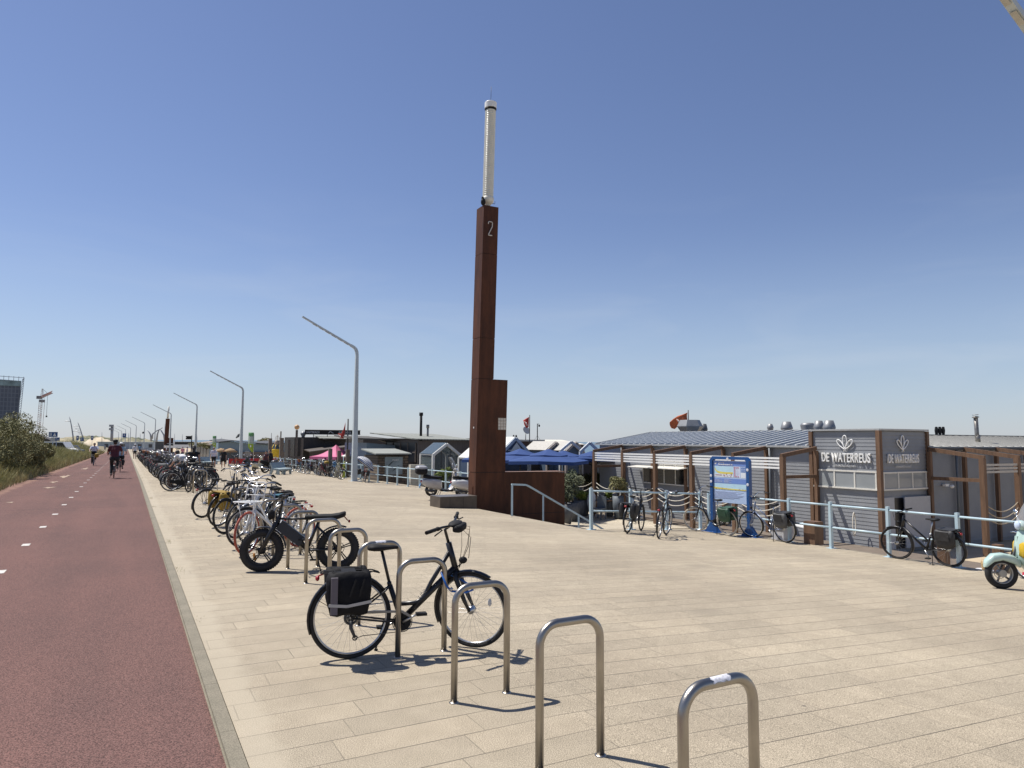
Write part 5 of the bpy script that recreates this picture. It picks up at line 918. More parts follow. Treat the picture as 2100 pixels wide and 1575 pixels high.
flag("orange red flag blowing left over the restaurant roof beside the big hexagonal vent", 1412, 841, 888, 42, OF, [(1410, 846), (1400, 850), (1390, 853), (1380, 859), (1373, 866)], [(1409, 862), (1400, 868), (1391, 874), (1384, 880), (1376, 878)])
flag("red flag on a dark pole above the blue parasols", 1086, 851, 902, 46, RF, [(1085, 855), (1079, 858), (1073, 862)], [(1084, 876), (1079, 878), (1075, 870)])
flag("red surf flag on a dark pole beside the nearest street lamp", 712, 859, 940, 56, RF, [(708.5, 866), (704, 880), (700, 890), (694, 888.5)], [(706, 899), (701, 899), (697, 899), (694, 892)], .06)
flag("small grey flag left of the second lamp", 492, 880, 905, 95, mat("grey_flag", (.12, .13, .12), .8), [(491, 889), (487, 891), (484, 896)], [(491, 896), (487, 898), (484, 899)], white=False)
flag("thin dark feather flag beside the yellow buoy", 556, 888, 912, 85, mat("dark_teal_flag", (.05, .09, .10), .8), [(556.5, 892), (555, 900), (553.5, 906)], [(556, 907), (555, 907), (554, 907)], white=False)
# cabinets / boxes by the deck
q = MB(); q.box((0, 0, .28), (.32, .32, .56)); tag(q.build("timber_pillar", M_wood, None, W(12.05, 14.98, -.62), A), "square brown timber block standing behind the railing beside the grey pannier", "post"); q = MB(); q.box((0, 0, .3), (.42, .4, .6)); q2 = tag(q.build("white_box", mat("white_carton", (.45, .45, .47), .6), None, W(13.0, 15.0, -.62), A), "white box standing behind the silver blue bicycle", "box")
q = MB(); q.slab((-.3, -.3, .0), (.3, -.3, .0), (.3, .3, .08), (-.3, .3, .08), .03); q.box((.25, .2, -.5), (.09, .09, 1.0)); tag(q.build("menu_desk", WHT, None, W(13.9, 17.0, -.50), A), "white topped slanting menu desk behind the railing, left of the restaurant's entrance block", "menu stand")
q = MB(); q.torus((0, 0, 0), .16, .02, 20, 6, lambda p: Vector((p.x*.45, p.y, p.z*2.2))); tag(q.build("rope_coil", mat("white_rope", (1, 1, 1)), None, W(15.2, 20.85, -.75), A), "looped white rope hanging on the brown post of the pergola", "rope")
for i, (s_, q_, h) in enumerate(((9.6, 16.2, 1.1), (9.5, 18.2, 1.0))): z_ = MB(); z_.bx(-.09, .09, -.09, .09, 0, h); tag(z_.build("timber_post", M_wood, None, W(s_, q_, -1.5), A), ["short brown timber post behind the trapeze-frame bicycle's front wheel", "short brown timber post behind the trapeze-frame bicycle's saddle"][i], "post")

# ================================================================ MAP BOARD
SB = G(1463, 1091); SB2 = G(1538.5, 1101); sg = thing("map_board", "tall blue framed beach map board standing by the railing", "information board", (SB.x, SB.y, 0), math.atan2(SB2.y-SB.y, SB2.x-SB.x))
BLU = mat("blue_paint", (.014, .075, .24), .35, 0, .06, 2); zb = SB.z; zt = 1.48; LWd = math.hypot(SB2.x-SB.x, SB2.y-SB.y)
q = MB(); zf = SB2.z; [q.bx(x-.045, x+.045, -.06, .06, (zb, zf)[i], zt-.12) for i, x in enumerate((0, LWd))]; q.prism([(-.045, zt-.12), (.05, zt-.12), (.08, zt-.08), (LWd-.08, zt-.08), (LWd-.05, zt-.12), (LWd+.045, zt-.12), (LWd+.045, zt-.10), (LWd-.05, zt+.0), (.05, zt), (-.045, zt-.10)], 'y', -.059, .059)
for i, x in enumerate((0, LWd)): z0 = (zb, zf)[i]; q.prism([(x-.26, z0), (x+.26, z0), (x+.05, z0+.26), (x-.05, z0+.26)], 'y', -.066, .066); q.box((x, 0, z0+.01), (.6, .34, .02))
q.build("frame", BLU, sg)
P = lambda x0, x1, z0, z1, m, y, nm, par: MB().bx(x0, x1, y, y+.002, z0, z1).build(nm, m, par)
pn = MB().bx(.055, LWd-.055, -.02, .02, -.10+.0, zt-.15).build("panel", mat("pale_blue_print", (.45, .56, .75), .35, 0, .02), sg)
c_ = lambda n_, c: mat("print_"+n_, c, .4, 0, .05, 6)
P(.06, LWd-.06, 1.16, 1.31, c_("blue", (.16, .26, .58)), -.0225, "header", pn); P(.06, LWd-.06, .56, .73, c_("blue", (1, 1, 1)), -.0225, "text_band", pn); P(.09, .70, .77, 1.14, c_("sky", (.48, .68, .78)), -.0225, "map", pn); P(.72, .92, .77, 1.14, c_("lilac", (.62, .66, .78)), -.0225, "key", pn); P(.94, 1.09, .96, 1.14, c_("mid", (.10, .22, .52)), -.0225, "pictograms", pn); P(.94, 1.09, .77, .95, c_("white", (.7, .74, .78)), -.0225, "key", pn)
P(.06, LWd-.06, .33, .55, c_("sky", (1, 1, 1)), -.0225, "strip_map", pn); q = MB(); q.prism([(.06, .42), (.4, .40), (LWd-.06, .375), (LWd-.06, .345), (.06, .36)][::1], 'y', -.0265, -.0245); q.build("beach", c_("yellow", (.72, .60, .12)), pn); q = MB()
pt = [(.12, 1.10), (.13, 1.04), (.18, .985), (.28, .955), (.45, .945), (.69, .95), (.69, .89), (.45, .88), (.28, .885), (.19, .92), (.13, .98), (.10, 1.04)]
for a in range(5): q.quad(*[(p[0], -.0252, p[1]) for p in (pt[a], pt[a+1], pt[10-a], pt[11-a])])
q.build("beach", c_("yellow", (1, 1, 1)), pn); P(.09, .70, .772, .88, c_("white", (1, 1, 1)), -.0240, "land", pn)
q = MB(); g = random.Random(4)
for i in range(22): x = g.uniform(.38, .66); z = g.uniform(.78, .87); q.beam((x, -.0262, z), (x+g.uniform(-.03, .03), -.0262, z+g.uniform(.0, .05)), .001, .009)
for z in (.845, .825): q.bx(.12, .34, -.0266, -.0262, z, z+.008)
for i in range(40): x = g.uniform(.1, 1.08); z = g.uniform(.335, .40); q.bx(x, x+.02, -.0272, -.0268, z, z+.007)
q.build("streets", c_("brick", (.35, .05, .05)), pn); q = MB()
for x in (.745, .80, .855): q.torus((x, -.026, 1.11), .018, .003, 12, 4)
for i in range(6): q.torus((.75, -.026, 1.06-.05*i), .016, .003, 12, 4)
q.torus((.80, -.026, .81), .016, .003, 12, 4); q.torus((.86, -.026, .81), .016, .003, 12, 4); q.build("prohibition_sign", c_("signred", (.6, .05, .08)), pn); q = MB()
for i in range(9): z = .70-.014*i; [q.bx(x, x+g.uniform(.14, .28), -.026, -.0245, z, z+.005) for x in (.09, .4)]
for i in range(9): z = .28-.028*i; q.bx(.09, g.uniform(.7, 1.05), -.026, -.0205, z, z+.007)
for i in range(7): z = 1.045-.04*i; q.bx(.79, g.uniform(.85, .9), -.026, -.0245, z, z+.006)
for i in range(3):
    for j in range(3): q.bx(.955+.045*j, .985+.045*j, -.026, -.0245, 1.105-.055*i, 1.130-.055*i)
q.build("small_print", c_("pale", (.55, .60, .75)), pn); xa = (1, 0, 0)
text("Den Haag", "lettering", .05, WHT, pn, (.22, -.026, 1.255), xa, (0, 0, 1)); text("Noorderstrand 16", "lettering", .062, WHT, pn, (.22, -.026, 1.185), xa, (0, 0, 1), bold=.0015); q = MB(); q.ell((.13, -.024, 1.235), (.035, .003, .03), 10, 6); q.beam((.10, -.025, 1.20), (.17, -.025, 1.27), .002, .015); q.build("emblem", WHT, pn)
pn.scale = (LWd/1.17, 1, .80); pn.location = (0, 0, .30)
for x, y_, z in ((.58, -.062, 1.42), (-.0, -.063, .94), (LWd, -.063, 1.14), (LWd, -.063, .75), (0, -.063, .78)): q = MB(); q.ell((x, y_, z), (.04, .003, .04), 14, 8); q.build("sticker", mat("torn_sticker", (1, 1, 1)), sg)

# ================================================================ PAVILIONS BEHIND THE RAILING
def base(name, label, cat, u, Y): r_ = ray(u, 905); p = Vector((r_.x/r_.y*Y, Y, 0)); return thing(name, label, cat, p, A), p
def box_(par, nm, m, o, u0, u1, v0, Y, zb=-1.6, depth=4., v1=None):
    """-d face from azimuth u0 to u1, starting at the thing's origin line; depth back along d"""
    x0, x1 = along(o, N, u0), along(o, N, u1); z0 = zat(u0, v0, o.y + N[1]*x0); z1 = zat(u1, v1 if v1 else v0, o.y + N[1]*x1)
    q = MB(); q.add([(x0, 0, zb), (x1, 0, zb), (x1, depth, zb), (x0, depth, zb), (x0, 0, z0), (x1, 0, z1), (x1, depth, z1), (x0, depth, z0)], [(0, 3, 2, 1), (4, 5, 6, 7), (0, 1, 5, 4), (1, 2, 6, 5), (2, 3, 7, 6), (3, 0, 4, 7)]); o_ = q.build(nm, m, par); return x0, x1, z0, z1, o_
VS = stripes("brown_grey_boards", (.115, .10, .088), (.075, .065, .058), 'X', .18, .9); DKW = stripes("dark_boards", (.035, .031, .029), (.02, .018, .017), 'X', .2, .9); BLW = mat("blue_grey_wall", (.17, .24, .30), .6, 0, .06)
COR = stripes("corrugated_roof", (.30, .31, .27), (.17, .175, .155), 'X', .22, .55)
# brown-grey pavilion with corrugated roof
t, o = base("beach_pavilion", "brown grey boarded pavilion with corrugated roof and black chimneys left of the rust tower", "pavilion", 857, 50)
x0, x1, z0, z1, w_ = box_(t, "wall", VS, o, 857, 962, 904, 50, depth=7); q = MB(); q.slab((x0-.25, -.3, z0+.08), (x1+.3, -.3, z0+.03), (x1+.3, 7.4, z0+.50), (x0-1.2, 7.4, z0+.55), -.07); q.build("roof", COR, t)
q = MB(); q.bx(x0-.06, x0-.01, .2, 6.8, z0-1.5, z0-.15); q.build("window", BLK, t); q = MB(); [q.bx(x0-.1, x0-.02, y, y+.08, z0-1.5, z0-.15) for y in (.2, 1.8, 3.4, 5, 6.7)]; q.bx(x0-.1, x0-.02, .2, 6.8, z0-.85, z0-.78); q.build("window_frame", M_wood2, t)
for u, v0, v1, r_, vt in ((863, 846, 898, .10, 852), (877, 871, 898, .08, 876)): p = atY(u, v1, 54) - o; p.z += 0; M_ = Matrix.Rotation(-A, 3, 'Z'); a = M_ @ Vector((p.x, p.y, 0)); q = MB(); z0_ = zat(u, v1, 54)-.6; z1_ = zat(u, v0, 54); q.tube([(a.x, a.y, z0_), (a.x-.0, a.y, z1_)], r_, 10); q.tube([(a.x, a.y, z1_-.25), (a.x, a.y, z1_)], r_*1.5, 10); q.build("chimney", BLKM if r_ > .09 else mat("worn_flue", (1, 1, 1)), t)
# dark flat block right behind it
t, o = base("flat_building", "dark flat roofed block behind the corrugated roof pavilion", "building", 745, 66); box_(t, "wall", DKW, o, 745, 975, 899, 60, depth=6)
# blue-grey shop
t, o = base("surf_shop", "blue grey wooden shop with dark sloping roof behind the nearest street lamp", "shop", 752, 53); x0, x1, z0, z1, w_ = box_(t, "wall", BLW, o, 752, 862, 908, 53, depth=6, v1=918); q = MB(); q.slab((x0-.8, -.4, z0+.25), (x1*.5+x0*.5, -.4, z0+.17), (x1*.5+x0*.5, 6.4, z0+.42), (x0-.8, 6.4, z0+.5), -.10); q.slab((x1*.5+x0*.5, -.4, z0+.17), (x1+.3, -.4, z1-.20), (x1+.3, 6.4, z1+.1), (x1*.5+x0*.5, 6.4, z0+.42), -.10); q.build("roof", mat("grey_felt", (.085, .08, .072), .8), t)
# stone kiosk with poster
t, o = base("stone_kiosk", "small rough stone kiosk with pale sheet roof and a shark poster behind the railing", "kiosk", 778, 47.5)
def stonem(nt, b):
    tc_ = NN(nt, "TexCoord"); mp_ = NN(nt, "Mapping"); mp_.inputs['Rotation'].default_value = (R(90), 0, 0); nt.links.new(tc_.outputs['Object'], mp_.inputs[0]); br = NN(nt, "TexBrick"); nt.links.new(mp_.outputs[0], br.inputs['Vector'])
    for k, v in (('Scale', 1.), ('Brick Width', .45), ('Row Height', .17), ('Mortar Size', .02)): br.inputs[k].default_value = v
    br.inputs['Color1'].default_value = (.17, .13, .095, 1); br.inputs['Color2'].default_value = (.085, .07, .055, 1); br.inputs['Mortar'].default_value = (.03, .026, .022, 1); nt.links.new(br.outputs[0], b.inputs['Base Color']); b.inputs['Roughness'].default_value = .9
x0, x1, z0, z1, w_ = box_(t, "wall", node_mat("rough_stone", stonem), o, 775, 838, 934, 47.5, depth=3); q = MB(); q.slab((x0-.25, -.35, z0+.06), (x1+.1, -.35, z0+.06), (x1+.1, 3.0, z0+.34), (x0-.25, 3.0, z0+.34), -.08); q.build("roof", mat("sheet_roof", (.28, .29, .27), .95, spec=.1), t)
xa_, xb_ = along(o, N, 790), along(o, N, 826); za_, zb_ = zat(808, 937, 48), zat(808, 973, 48); P2 = MB(); P2.bx(xa_, xb_, -.05, -.01, zb_, za_); po = P2.build("poster", mat("poster_grey", (.20, .25, .27), .4, 0, .3, 1.2), t); q = MB(); 
for a, b in ((.3, .62), (.62, .38)): cx, cz = xa_ + (xb_-xa_)*a, zb_ + (za_-zb_)*b; q.add([(cx-.28, -.056, cz-.25), (cx-.02, -.056, cz-.1), (cx+.27, -.056, cz+.2), (cx+.05, -.056, cz+.1)], [(0, 1, 2, 3)])
q.build("fish", mat("poster_dark", (.05, .065, .07), .4), po); text("FOXY", "lettering", .17, WHT, po, (xb_-.72, -.058, za_-.26), (1, 0, 0), (0, 0, 1)); 
# cream low wall
t, o = base("low_wall", "cream boarded low wall between the kiosk and the glass houses", "wall", 843, 43); box_(t, "boards", stripes("cream_boards", (.60, .56, .46), (.45, .42, .35), 'Z', .16, .9), o, 843, 872, 953, 43, depth=.3); box_(t, "boards", _m["cream_boards"], o, 872.5, 960, 985, 43, depth=.25)
# glass houses: white portal frames
def house(label, u0, u1, vr, ve, Y, dep, wallm=None, cat="glass house", nm="glass_house", fm=None, roofm=None, fr=.07, gab=None):
    t, o = base(nm, label, cat, u0, Y); fm = fm or mat("white_frame", (.60, .60, .58), .45, 0, .05); x0 = 0; x1 = along(o, N, u1); xm = x1/2; ze = zat(u0, ve, Y); zr = zat((u0+u1)/2, vr, Y); q = MB()
    for y in ((0, dep) if dep > .5 else (0,)):
        for x in (0, x1): q.beam((x, y, -1.5), (x, y, ze), fr*2, fr*2)
        q.beam((-fr*.3, y-.01, ze-.02), (xm, y-.01, zr), fr*2, fr*2.2); q.beam((x1+fr*.3, y-.01, ze-.02), (xm, y-.01, zr), fr*2, fr*2.2)
    q.beam((xm, 0, zr), (xm, dep, zr), fr, fr); q.beam((0, 0, ze), (0, dep, ze), fr, fr); q.beam((x1, 0, ze), (x1, dep, ze), fr, fr); q.build("frame", fm, t)
    gm = wallm or glass("tinted_glass", (.10, .13, .14), .72, .06); q = MB(); q.add([(fr, .03, -1.3), (x1-fr, .03, -1.3), (x1-fr, .03, ze-.05), (xm, .03, zr-fr*1.6), (fr, .03, ze-.05)], [(0, 1, 2, 3, 4)]); q.build("gable", gab or gm, t); q = MB(); q.quad((0, .1, -1.3), (0, dep, -1.3), (0, dep, ze), (0, .1, ze)); q.build("side_pane", gm, t)
    q = MB(); q.slab((-.05, .05, ze+.03), (-.05, dep, ze+.03), (xm, dep, zr+.06), (xm, .05, zr+.06), .04); q.slab((xm, .05, zr+.06), (xm, dep, zr+.06), (x1+.05, dep, ze+.03), (x1+.05, .05, ze+.03), .04); q.build("roof", roofm or gm, t); return t, o, x1, ze, zr
hg2 = house("white framed glass house with an olive tree before it left of the rust tower", 889, 943, 911, 933, 42.2, 2.0)
t2, o2, x1_, ze_, zr_ = hg2; q = MB(); [q.bx(x-.02, x+.02, -.01, .02, -1.3, ze_+.3) for x in (x1_*.32, x1_*.66)]; q.bx(.05, x1_-.05, -.01, .02, -.35, -.30); q.build("glazing_bar", DGR, t2)
house("white ridged tent roof left edge of the rust tower", 962, 1016, 917, 941, 39.5, 1.3, mat("navy_gable", (.035, .06, .11), .6), "tent roof", "tent_roof", roofm=mat("white_membrane", (.60, .60, .57), .8, 0, .03))
tt, oo, xx, ze, zr = house("big white ridged roof with glazed gable just right of the rust tower", 1030, 1084, 899, 928, 38, 3.2, mat("navy_gable", (1, 1, 1)), "tent roof", "tent_roof", roofm=mat("white_membrane", (1, 1, 1)), fm=mat("grey_frame", (.36, .40, .43), .5))
q = MB(); [q.beam((xx*(.5-.3*(1-k)), -.03, ze+.12+.0*k), (xx*(.5+.0), -.03, ze+.12), .02, .03) for k in (0,)]; q.prism([(xx*.30, ze+.06), (xx*.78, ze+.06), (xx*.54, zr-.22)], 'y', -.02, .0); q.build("gable_pane", mat("cream_pane", (.62, .58, .48), .4), tt)
# red-brown flat roof block
t, o = base("flat_building", "dark red brown flat roofed block behind the blue parasols", "building", 1064, 49); x0, x1, z0, z1, w_ = box_(t, "wall", mat("red_brown_wall", (.06, .028, .02), .7), o, 1064, 1114, 905, 49, depth=6); q = MB(); q.bx(x0-.1, x1+.08, -.1, 6, z0, z0+.12); q.build("coping", GUT, t)
x0, x1, z0, z1, w_ = box_(t, "wall", mat("red_brown_wall", (1, 1, 1)), o, 1114.5, 1197, 911, 49, depth=6); q = MB(); q.slab((x0, -.3, z0+.02), (x1, -.3, z0-.05), (x1, 3, z0+.28), (x0, 3, z0+.28), -.05); q.build("roof", mat("cream_roof", (.66, .62, .52), .6), t)
dish = MB(); p = atY(1078, 884, 47); dish.lathe([(.02, 0), (.16, .04), (.27, .12)], 16, (p.x, p.y, p.z), Matrix.Rotation(R(60), 3, 'X') @ Matrix.Rotation(R(30), 3, 'Y')); dish.tube([(p.x, p.y, p.z-.05), (p.x, p.y, zat(1078, 903, 47))], .03, 6); tag(dish.build("satellite_dish", mat("dish_grey", (.45, .45, .43), .5)), "small pale satellite dish below the red flag", "satellite dish")
p = atY(1102, 903, 47); q = MB(); zt_ = zat(1102, 869, 47)-p.z; q.tube([(0, 0, 0), (0, 0, zt_)], .03, 6); q.tube([(0, 0, zt_), (.12, 0, zt_-.02)], .015, 5); q.ell((.12, 0, zt_-.13), (.06, .06, .08)); [q.tube([(0, 0, .33), (x, 0, -.02)], .008, 4) for x in (-.22, .22)]; tag(q.build("camera_mast", BLKM, None, p), "thin camera mast with two stay wires beside the red flag", "mast")
for i, u in enumerate((1053.3, 1058.5)): p = atY(u, 899, 41); q = MB(); q.lathe([(.04, -.1), (.05, .0), (.07, .06), (.05, .12), (.05, .16), (.02, .2)], 10, p); tag(q.build("roof_cowl", BLKM), ["left small black roof cowl on the white ridged roof", "right small black roof cowl on the white ridged roof"][i], "vent")
# open white portal frames and blue gables
NG = mat("slate_blue_gable", (.075, .115, .17), .6)
for lb, u0, u1, vr, ve, Y, sol in (("blue gabled beach hut, leftmost behind the parasols", 1121, 1158, 908, 925, 42, 1), ("open white gable frame in front of the middle blue hut", 1148, 1192, 906, 925, 39, 0), ("middle blue gabled beach hut behind the parasols", 1160, 1190, 911, 926, 41, 1), ("blue gabled beach hut farthest back behind the parasols", 1166, 1196, 908, 926, 44, 1), ("open white gable frame, rightmost behind the parasols", 1189, 1227, 908, 926, 38, 0)):
    t, o = base("beach_hut" if sol else "gable_frame", lb, "beach hut" if sol else "frame", u0, Y); x1 = along(o, N, u1); ze, zr = zat(u0, ve, Y), zat((u0+u1)/2, vr, Y); q = MB(); [q.beam((x, -.05, -1.5), (x, -.05, ze), .12, .12) for x in (0, x1)]; q.beam((0, -.06, ze), (x1/2, -.06, zr), .11, .13); q.beam((x1, -.06, ze), (x1/2, -.06, zr), .11, .13); q.build("frame", mat("pale_wood_frame", (.50, .50, .48) if not sol else (.34, .30, .27), .5) if sol else mat("grey_white_frame", (.48, .50, .51), .5), t)
    if sol: q = MB(); q.prism([(0.02, -1.4), (x1-.02, -1.4), (x1-.02, ze-.04), (x1/2, zr-.06), (.02, ze-.04)], 'y', 0, 2.5); q.build("wall", NG, t); q = MB(); q.slab((-.05, 0, ze+.02), (-.05, 2.6, ze+.02), (x1/2, 2.6, zr+.05), (x1/2, 0, zr+.05), .05); q.slab((x1/2, 0, zr+.05), (x1/2, 2.6, zr+.05), (x1+.05, 2.6, ze+.02), (x1+.05, 0, ze+.02), .05); q.build("roof", mat("pale_hut_roof", (.42, .40, .36), .6), t)
# parasols
UM = mat("royal_blue_canvas", (.018, .052, .18), .85, 0, .08, 2)
def parasol(label, u, v, Y, W2, ve, m=UM, tiers=True, rot=0, drop=None):
    p = atY(u, v, Y); t = thing("parasol", label, "parasol", (p.x, p.y, -1.45), A+rot, "blue market parasols on the terrace" if m is UM else None); za = p.z+1.45; zl = zat(u, ve, Y)+1.45
    q = MB(); q.tube([(0, 0, 0), (0, 0, za)], .035, 8); q.build("pole", DGR, t); q = MB()
    def tier(zt, zb__, r0, r1, val=.16):
        rg = []
        for f in (0, .5, 1): rr = r0 + (r1-r0)*f; z = zt + (zb__-zt)*(f**.85); rg.append([Vector((rr*(1. if k % 2 else 1.12)*math.cos(k*math.pi/4+math.pi/8*0), rr*(1. if k % 2 else 1.12)*math.sin(k*math.pi/4), z - (0 if k % 2 else .04*f))) for k in range(8)])
        rg.append([Vector((a.x, a.y, a.z-val)) for a in rg[-1]]); rg.append([Vector((a.x*.985, a.y*.985, a.z)) for a in rg[-1]]); rg.append([Vector((a.x*.985, a.y*.985, a.z-.02)) for a in rg[2]]); rg.append([Vector((a.x, a.y, a.z-.03)) for a in rg[0]])
        q.rings(rg, False, False, False)
    if tiers: tier(za, za-.26, .03, W2*.48, .05); tier(za-.30, zl+.14, W2*.42, W2, .14)
    else: tier(za, zl+.1, .03, W2, .08)
    q.build("canopy", m, t); q = MB(); [q.tube([(0, 0, za-.75), (W2*.6*math.cos(k*math.pi/4), W2*.6*math.sin(k*math.pi/4), (za+zl)/2-.08)], .012, 4) for k in range(8)]; q.build("rib", DGR, t); return t
parasol("royal blue parasol touching the rust tower's right edge", 1067, 920, 35, 1.75, 948); parasol("largest royal blue parasol in the middle of the terrace", 1125, 921, 32.5, 1.85, 950); parasol("royal blue parasol half hidden behind the largest one", 1156, 924, 37, 1.9, 945); parasol("royal blue parasol nearest the restaurant pergola", 1214, 925, 37, 1.9, 944); parasol("royal blue parasol at the back, between the tower and the largest one", 1022, 922, 36, 1.8, 946)
# terrace bar under the parasols
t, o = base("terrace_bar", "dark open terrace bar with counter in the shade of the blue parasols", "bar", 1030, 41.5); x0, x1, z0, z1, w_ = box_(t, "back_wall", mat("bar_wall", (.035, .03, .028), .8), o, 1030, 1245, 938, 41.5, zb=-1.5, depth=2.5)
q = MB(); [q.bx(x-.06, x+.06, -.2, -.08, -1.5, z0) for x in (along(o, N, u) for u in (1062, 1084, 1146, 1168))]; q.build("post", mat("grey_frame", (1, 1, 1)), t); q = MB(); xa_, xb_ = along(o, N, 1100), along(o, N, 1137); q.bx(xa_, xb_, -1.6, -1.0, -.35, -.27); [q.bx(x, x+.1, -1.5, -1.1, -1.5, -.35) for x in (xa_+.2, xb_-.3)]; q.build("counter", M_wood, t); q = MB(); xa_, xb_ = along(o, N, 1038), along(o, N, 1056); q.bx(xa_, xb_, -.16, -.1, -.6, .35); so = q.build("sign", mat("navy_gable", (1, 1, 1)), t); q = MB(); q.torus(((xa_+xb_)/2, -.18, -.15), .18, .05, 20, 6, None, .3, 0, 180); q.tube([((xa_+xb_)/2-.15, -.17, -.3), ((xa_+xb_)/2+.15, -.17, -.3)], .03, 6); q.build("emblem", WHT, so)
q = MB(); g = random.Random(5)
for i in range(16): x = along(o, N, g.uniform(1105, 1135)); q.ell((x, -1.3, -.2+g.uniform(0, .15)), (.08, .05, .06), 8, 5)
q.build("crockery", mat("pale_pottery", (.5, .47, .4), .6), t)
# terrace planting
def pot(label, u, Y, rad, zoff, n, sz, m, potm, ph=.5, pr=.22, cat="potted plant", lift=1.3, seed=1):
    r_ = ray(u, 905); p = Vector((r_.x/r_.y*Y, Y, zoff)); t = thing("potted_plant", label, cat, p); q = MB(); q.lathe([(pr*.7, 0), (pr, ph*.5), (pr*1.05, ph), (pr*.9, ph), (pr*.85, ph-.05)], 14); q.build("pot", potm, t); mb, cs = crown(rad, n, sz, seed=seed); c = mb.build("crown", m, t, (0, 0, ph+rad[2]*.8*lift)); st_ = MB()
    for cc_, k_ in cs[:6]: st_.tube([(0, 0, ph-.1), (cc_.x*.2, cc_.y*.2, ph+rad[2]*.4), (cc_.x*.8, cc_.y*.8, ph+rad[2]*.8*lift+cc_.z)], [.03, .02, .008], 5)
    st_.build("trunk", mat("bark", (1, 1, 1)), t); return t
GP = mat("grey_pot", (.10, .105, .11), .6); pot("tall wispy olive tree in a pot right of the rust wall", 1174, 30.5, (.62, .62, .75), -1.45, 2600, .045, M_olive, GP, .75, .32, lift=1.25, seed=3); pot("leafy pale shrub in a grey pot at the end of the rust wall", 1162, 29, (.30, .30, .42), -1.45, 1500, .05, M_olive, GP, .8, .25, lift=1.1, seed=8); pot("yellow green plant in a low pot behind the rope swags", 1186, 31.5, (.35, .35, .25), -1.45, 900, .05, M_green, GP, .75, .25, lift=1, seed=4); pot("second yellow green plant, just left of the first pergola post", 1197, 32.3, (.32, .32, .22), -1.45, 900, .05, M_green, GP, .7, .25, lift=1, seed=5); pot("dark round bush in a grey tub under the pergola", 1267, 31.5, (.42, .42, .5), -1.45, 2200, .05, M_leaf, mat("blue_grey_tub", (.12, .14, .16), .6), .95, .24, lift=1.1, seed=6); pot("low green plant on the table under the pergola", 1249, 32, (.22, .22, .2), -1.45, 700, .05, M_green, GP, .8, .2, lift=1, seed=7); pot("small olive tree in front of the glass house by the tower", 911, 40, (.55, .55, .62), -1.45, 2200, .045, M_green, GP, .7, .25, lift=1.4, seed=9); pot("dense green hedge plant behind the pergola's far end", 1240, 38, (1.6, .8, .75), -1.45, 3500, .07, M_leaf, GP, .5, .3, lift=1.2, seed=10)
for i, (u, Y) in enumerate(((1213, 31.8),)): r_ = ray(u, 905); q = MB(); q.lathe([(.14, 0), (.2, .35), (.17, .7), (.08, .85), (.1, .95)], 14); tag(q.build("white_vase", WHT, None, (r_.x/r_.y*Y, Y, -1.2)), "tall white vase left of the first tall pergola post", "vase")
t = thing("terrace_table", "wooden terrace table with a chair under the pergola by the rope swags", "table", (*atY(1244, 1000, 32)[:2], -1.45), A); q = MB(); q.box((0, 0, .72), (1.2, .7, .05)); q.build("tabletop", M_wood, t); 
for x in (-.5, .5):
    for y in (-.28, .28): q = MB(); q.box((x, y, .35), (.07, .07, .7)); q.build("leg", M_wood, t)
q = MB(); q.box((0, 0, .45), (.45, .45, .04)); q.box((.2, 0, .7), (.04, .45, .5)); [q.box((x, y, .22), (.04, .04, .45)) for x in (-.2, .2) for y in (-.2, .2)]; tag(q.build("terrace_chair", mat("blue_grey_tub", (1, 1, 1)), None, (*atY(1229, 1000, 31)[:2], -1.45), A+.4), "grey blue terrace chair left of the wooden table", "chair")
# ---- surf village further left
t, o = base("surf_school", "black boarded surf school with a long roof sign", "building", 604, 84); x0, x1, z0, z1, w_ = box_(t, "wall", DKW, o, 604, 662, 896.5, 84, depth=6); xb0, xb1, zz0, zz1, w2 = box_(t, "wall", DKW, o, 662.3, 760, 900, 84, depth=5); q = MB(); q.slab((xb0-.6, -1.2, zz0+.02), (xb1+.5, -1.2, zz0-.1), (xb1+.5, 2.5, zz0+.35), (xb0-.6, 2.5, zz0+.35), -.08); q.build("roof", COR, t)
sx0, sx1 = along(o, N, 629), along(o, N, 743); sz0, sz1 = zat(629, 890.5, 84), zat(629, 881, 84); q = MB(); q.bx(sx0, sx1, 1.0, 1.2, sz0, sz1); so = q.build("roof_sign", BLKM, t); q = MB(); q.bx(sx0-.03, sx1+.03, .97, .995, sz1-.06, sz1+.02); q.bx(sx0-.03, sx1+.03, .97, .995, sz0-.02, sz0+.06); q.build("frame", mat("dull_brown", (.09, .075, .065), .6), so)
LG = mat("dim_letters", (.42, .42, .42), .5); H_ = sz1-sz0; text("HARTBEACH", "lettering", H_*.68, LG, so, (sx0+.12, .96, sz0+H_*.26), (1, 0, 0), (0, 0, 1), .74, bold=.008); text("SURFSCHOOL", "lettering", H_*.62, LG, so, (sx0+(sx1-sx0)*.60, .96, sz0+H_*.28), (1, 0, 0), (0, 0, 1), .74, bold=.008); q = MB(); cx = sx0+(sx1-sx0)*.46; q.tube([(cx-.3, .97, sz0+.15), (cx-.1, .97, sz0+.4), (cx+.1, .97, sz0+.25), (cx+.3, .97, sz0+.15)], .05, 5); q.build("emblem", LG, so)
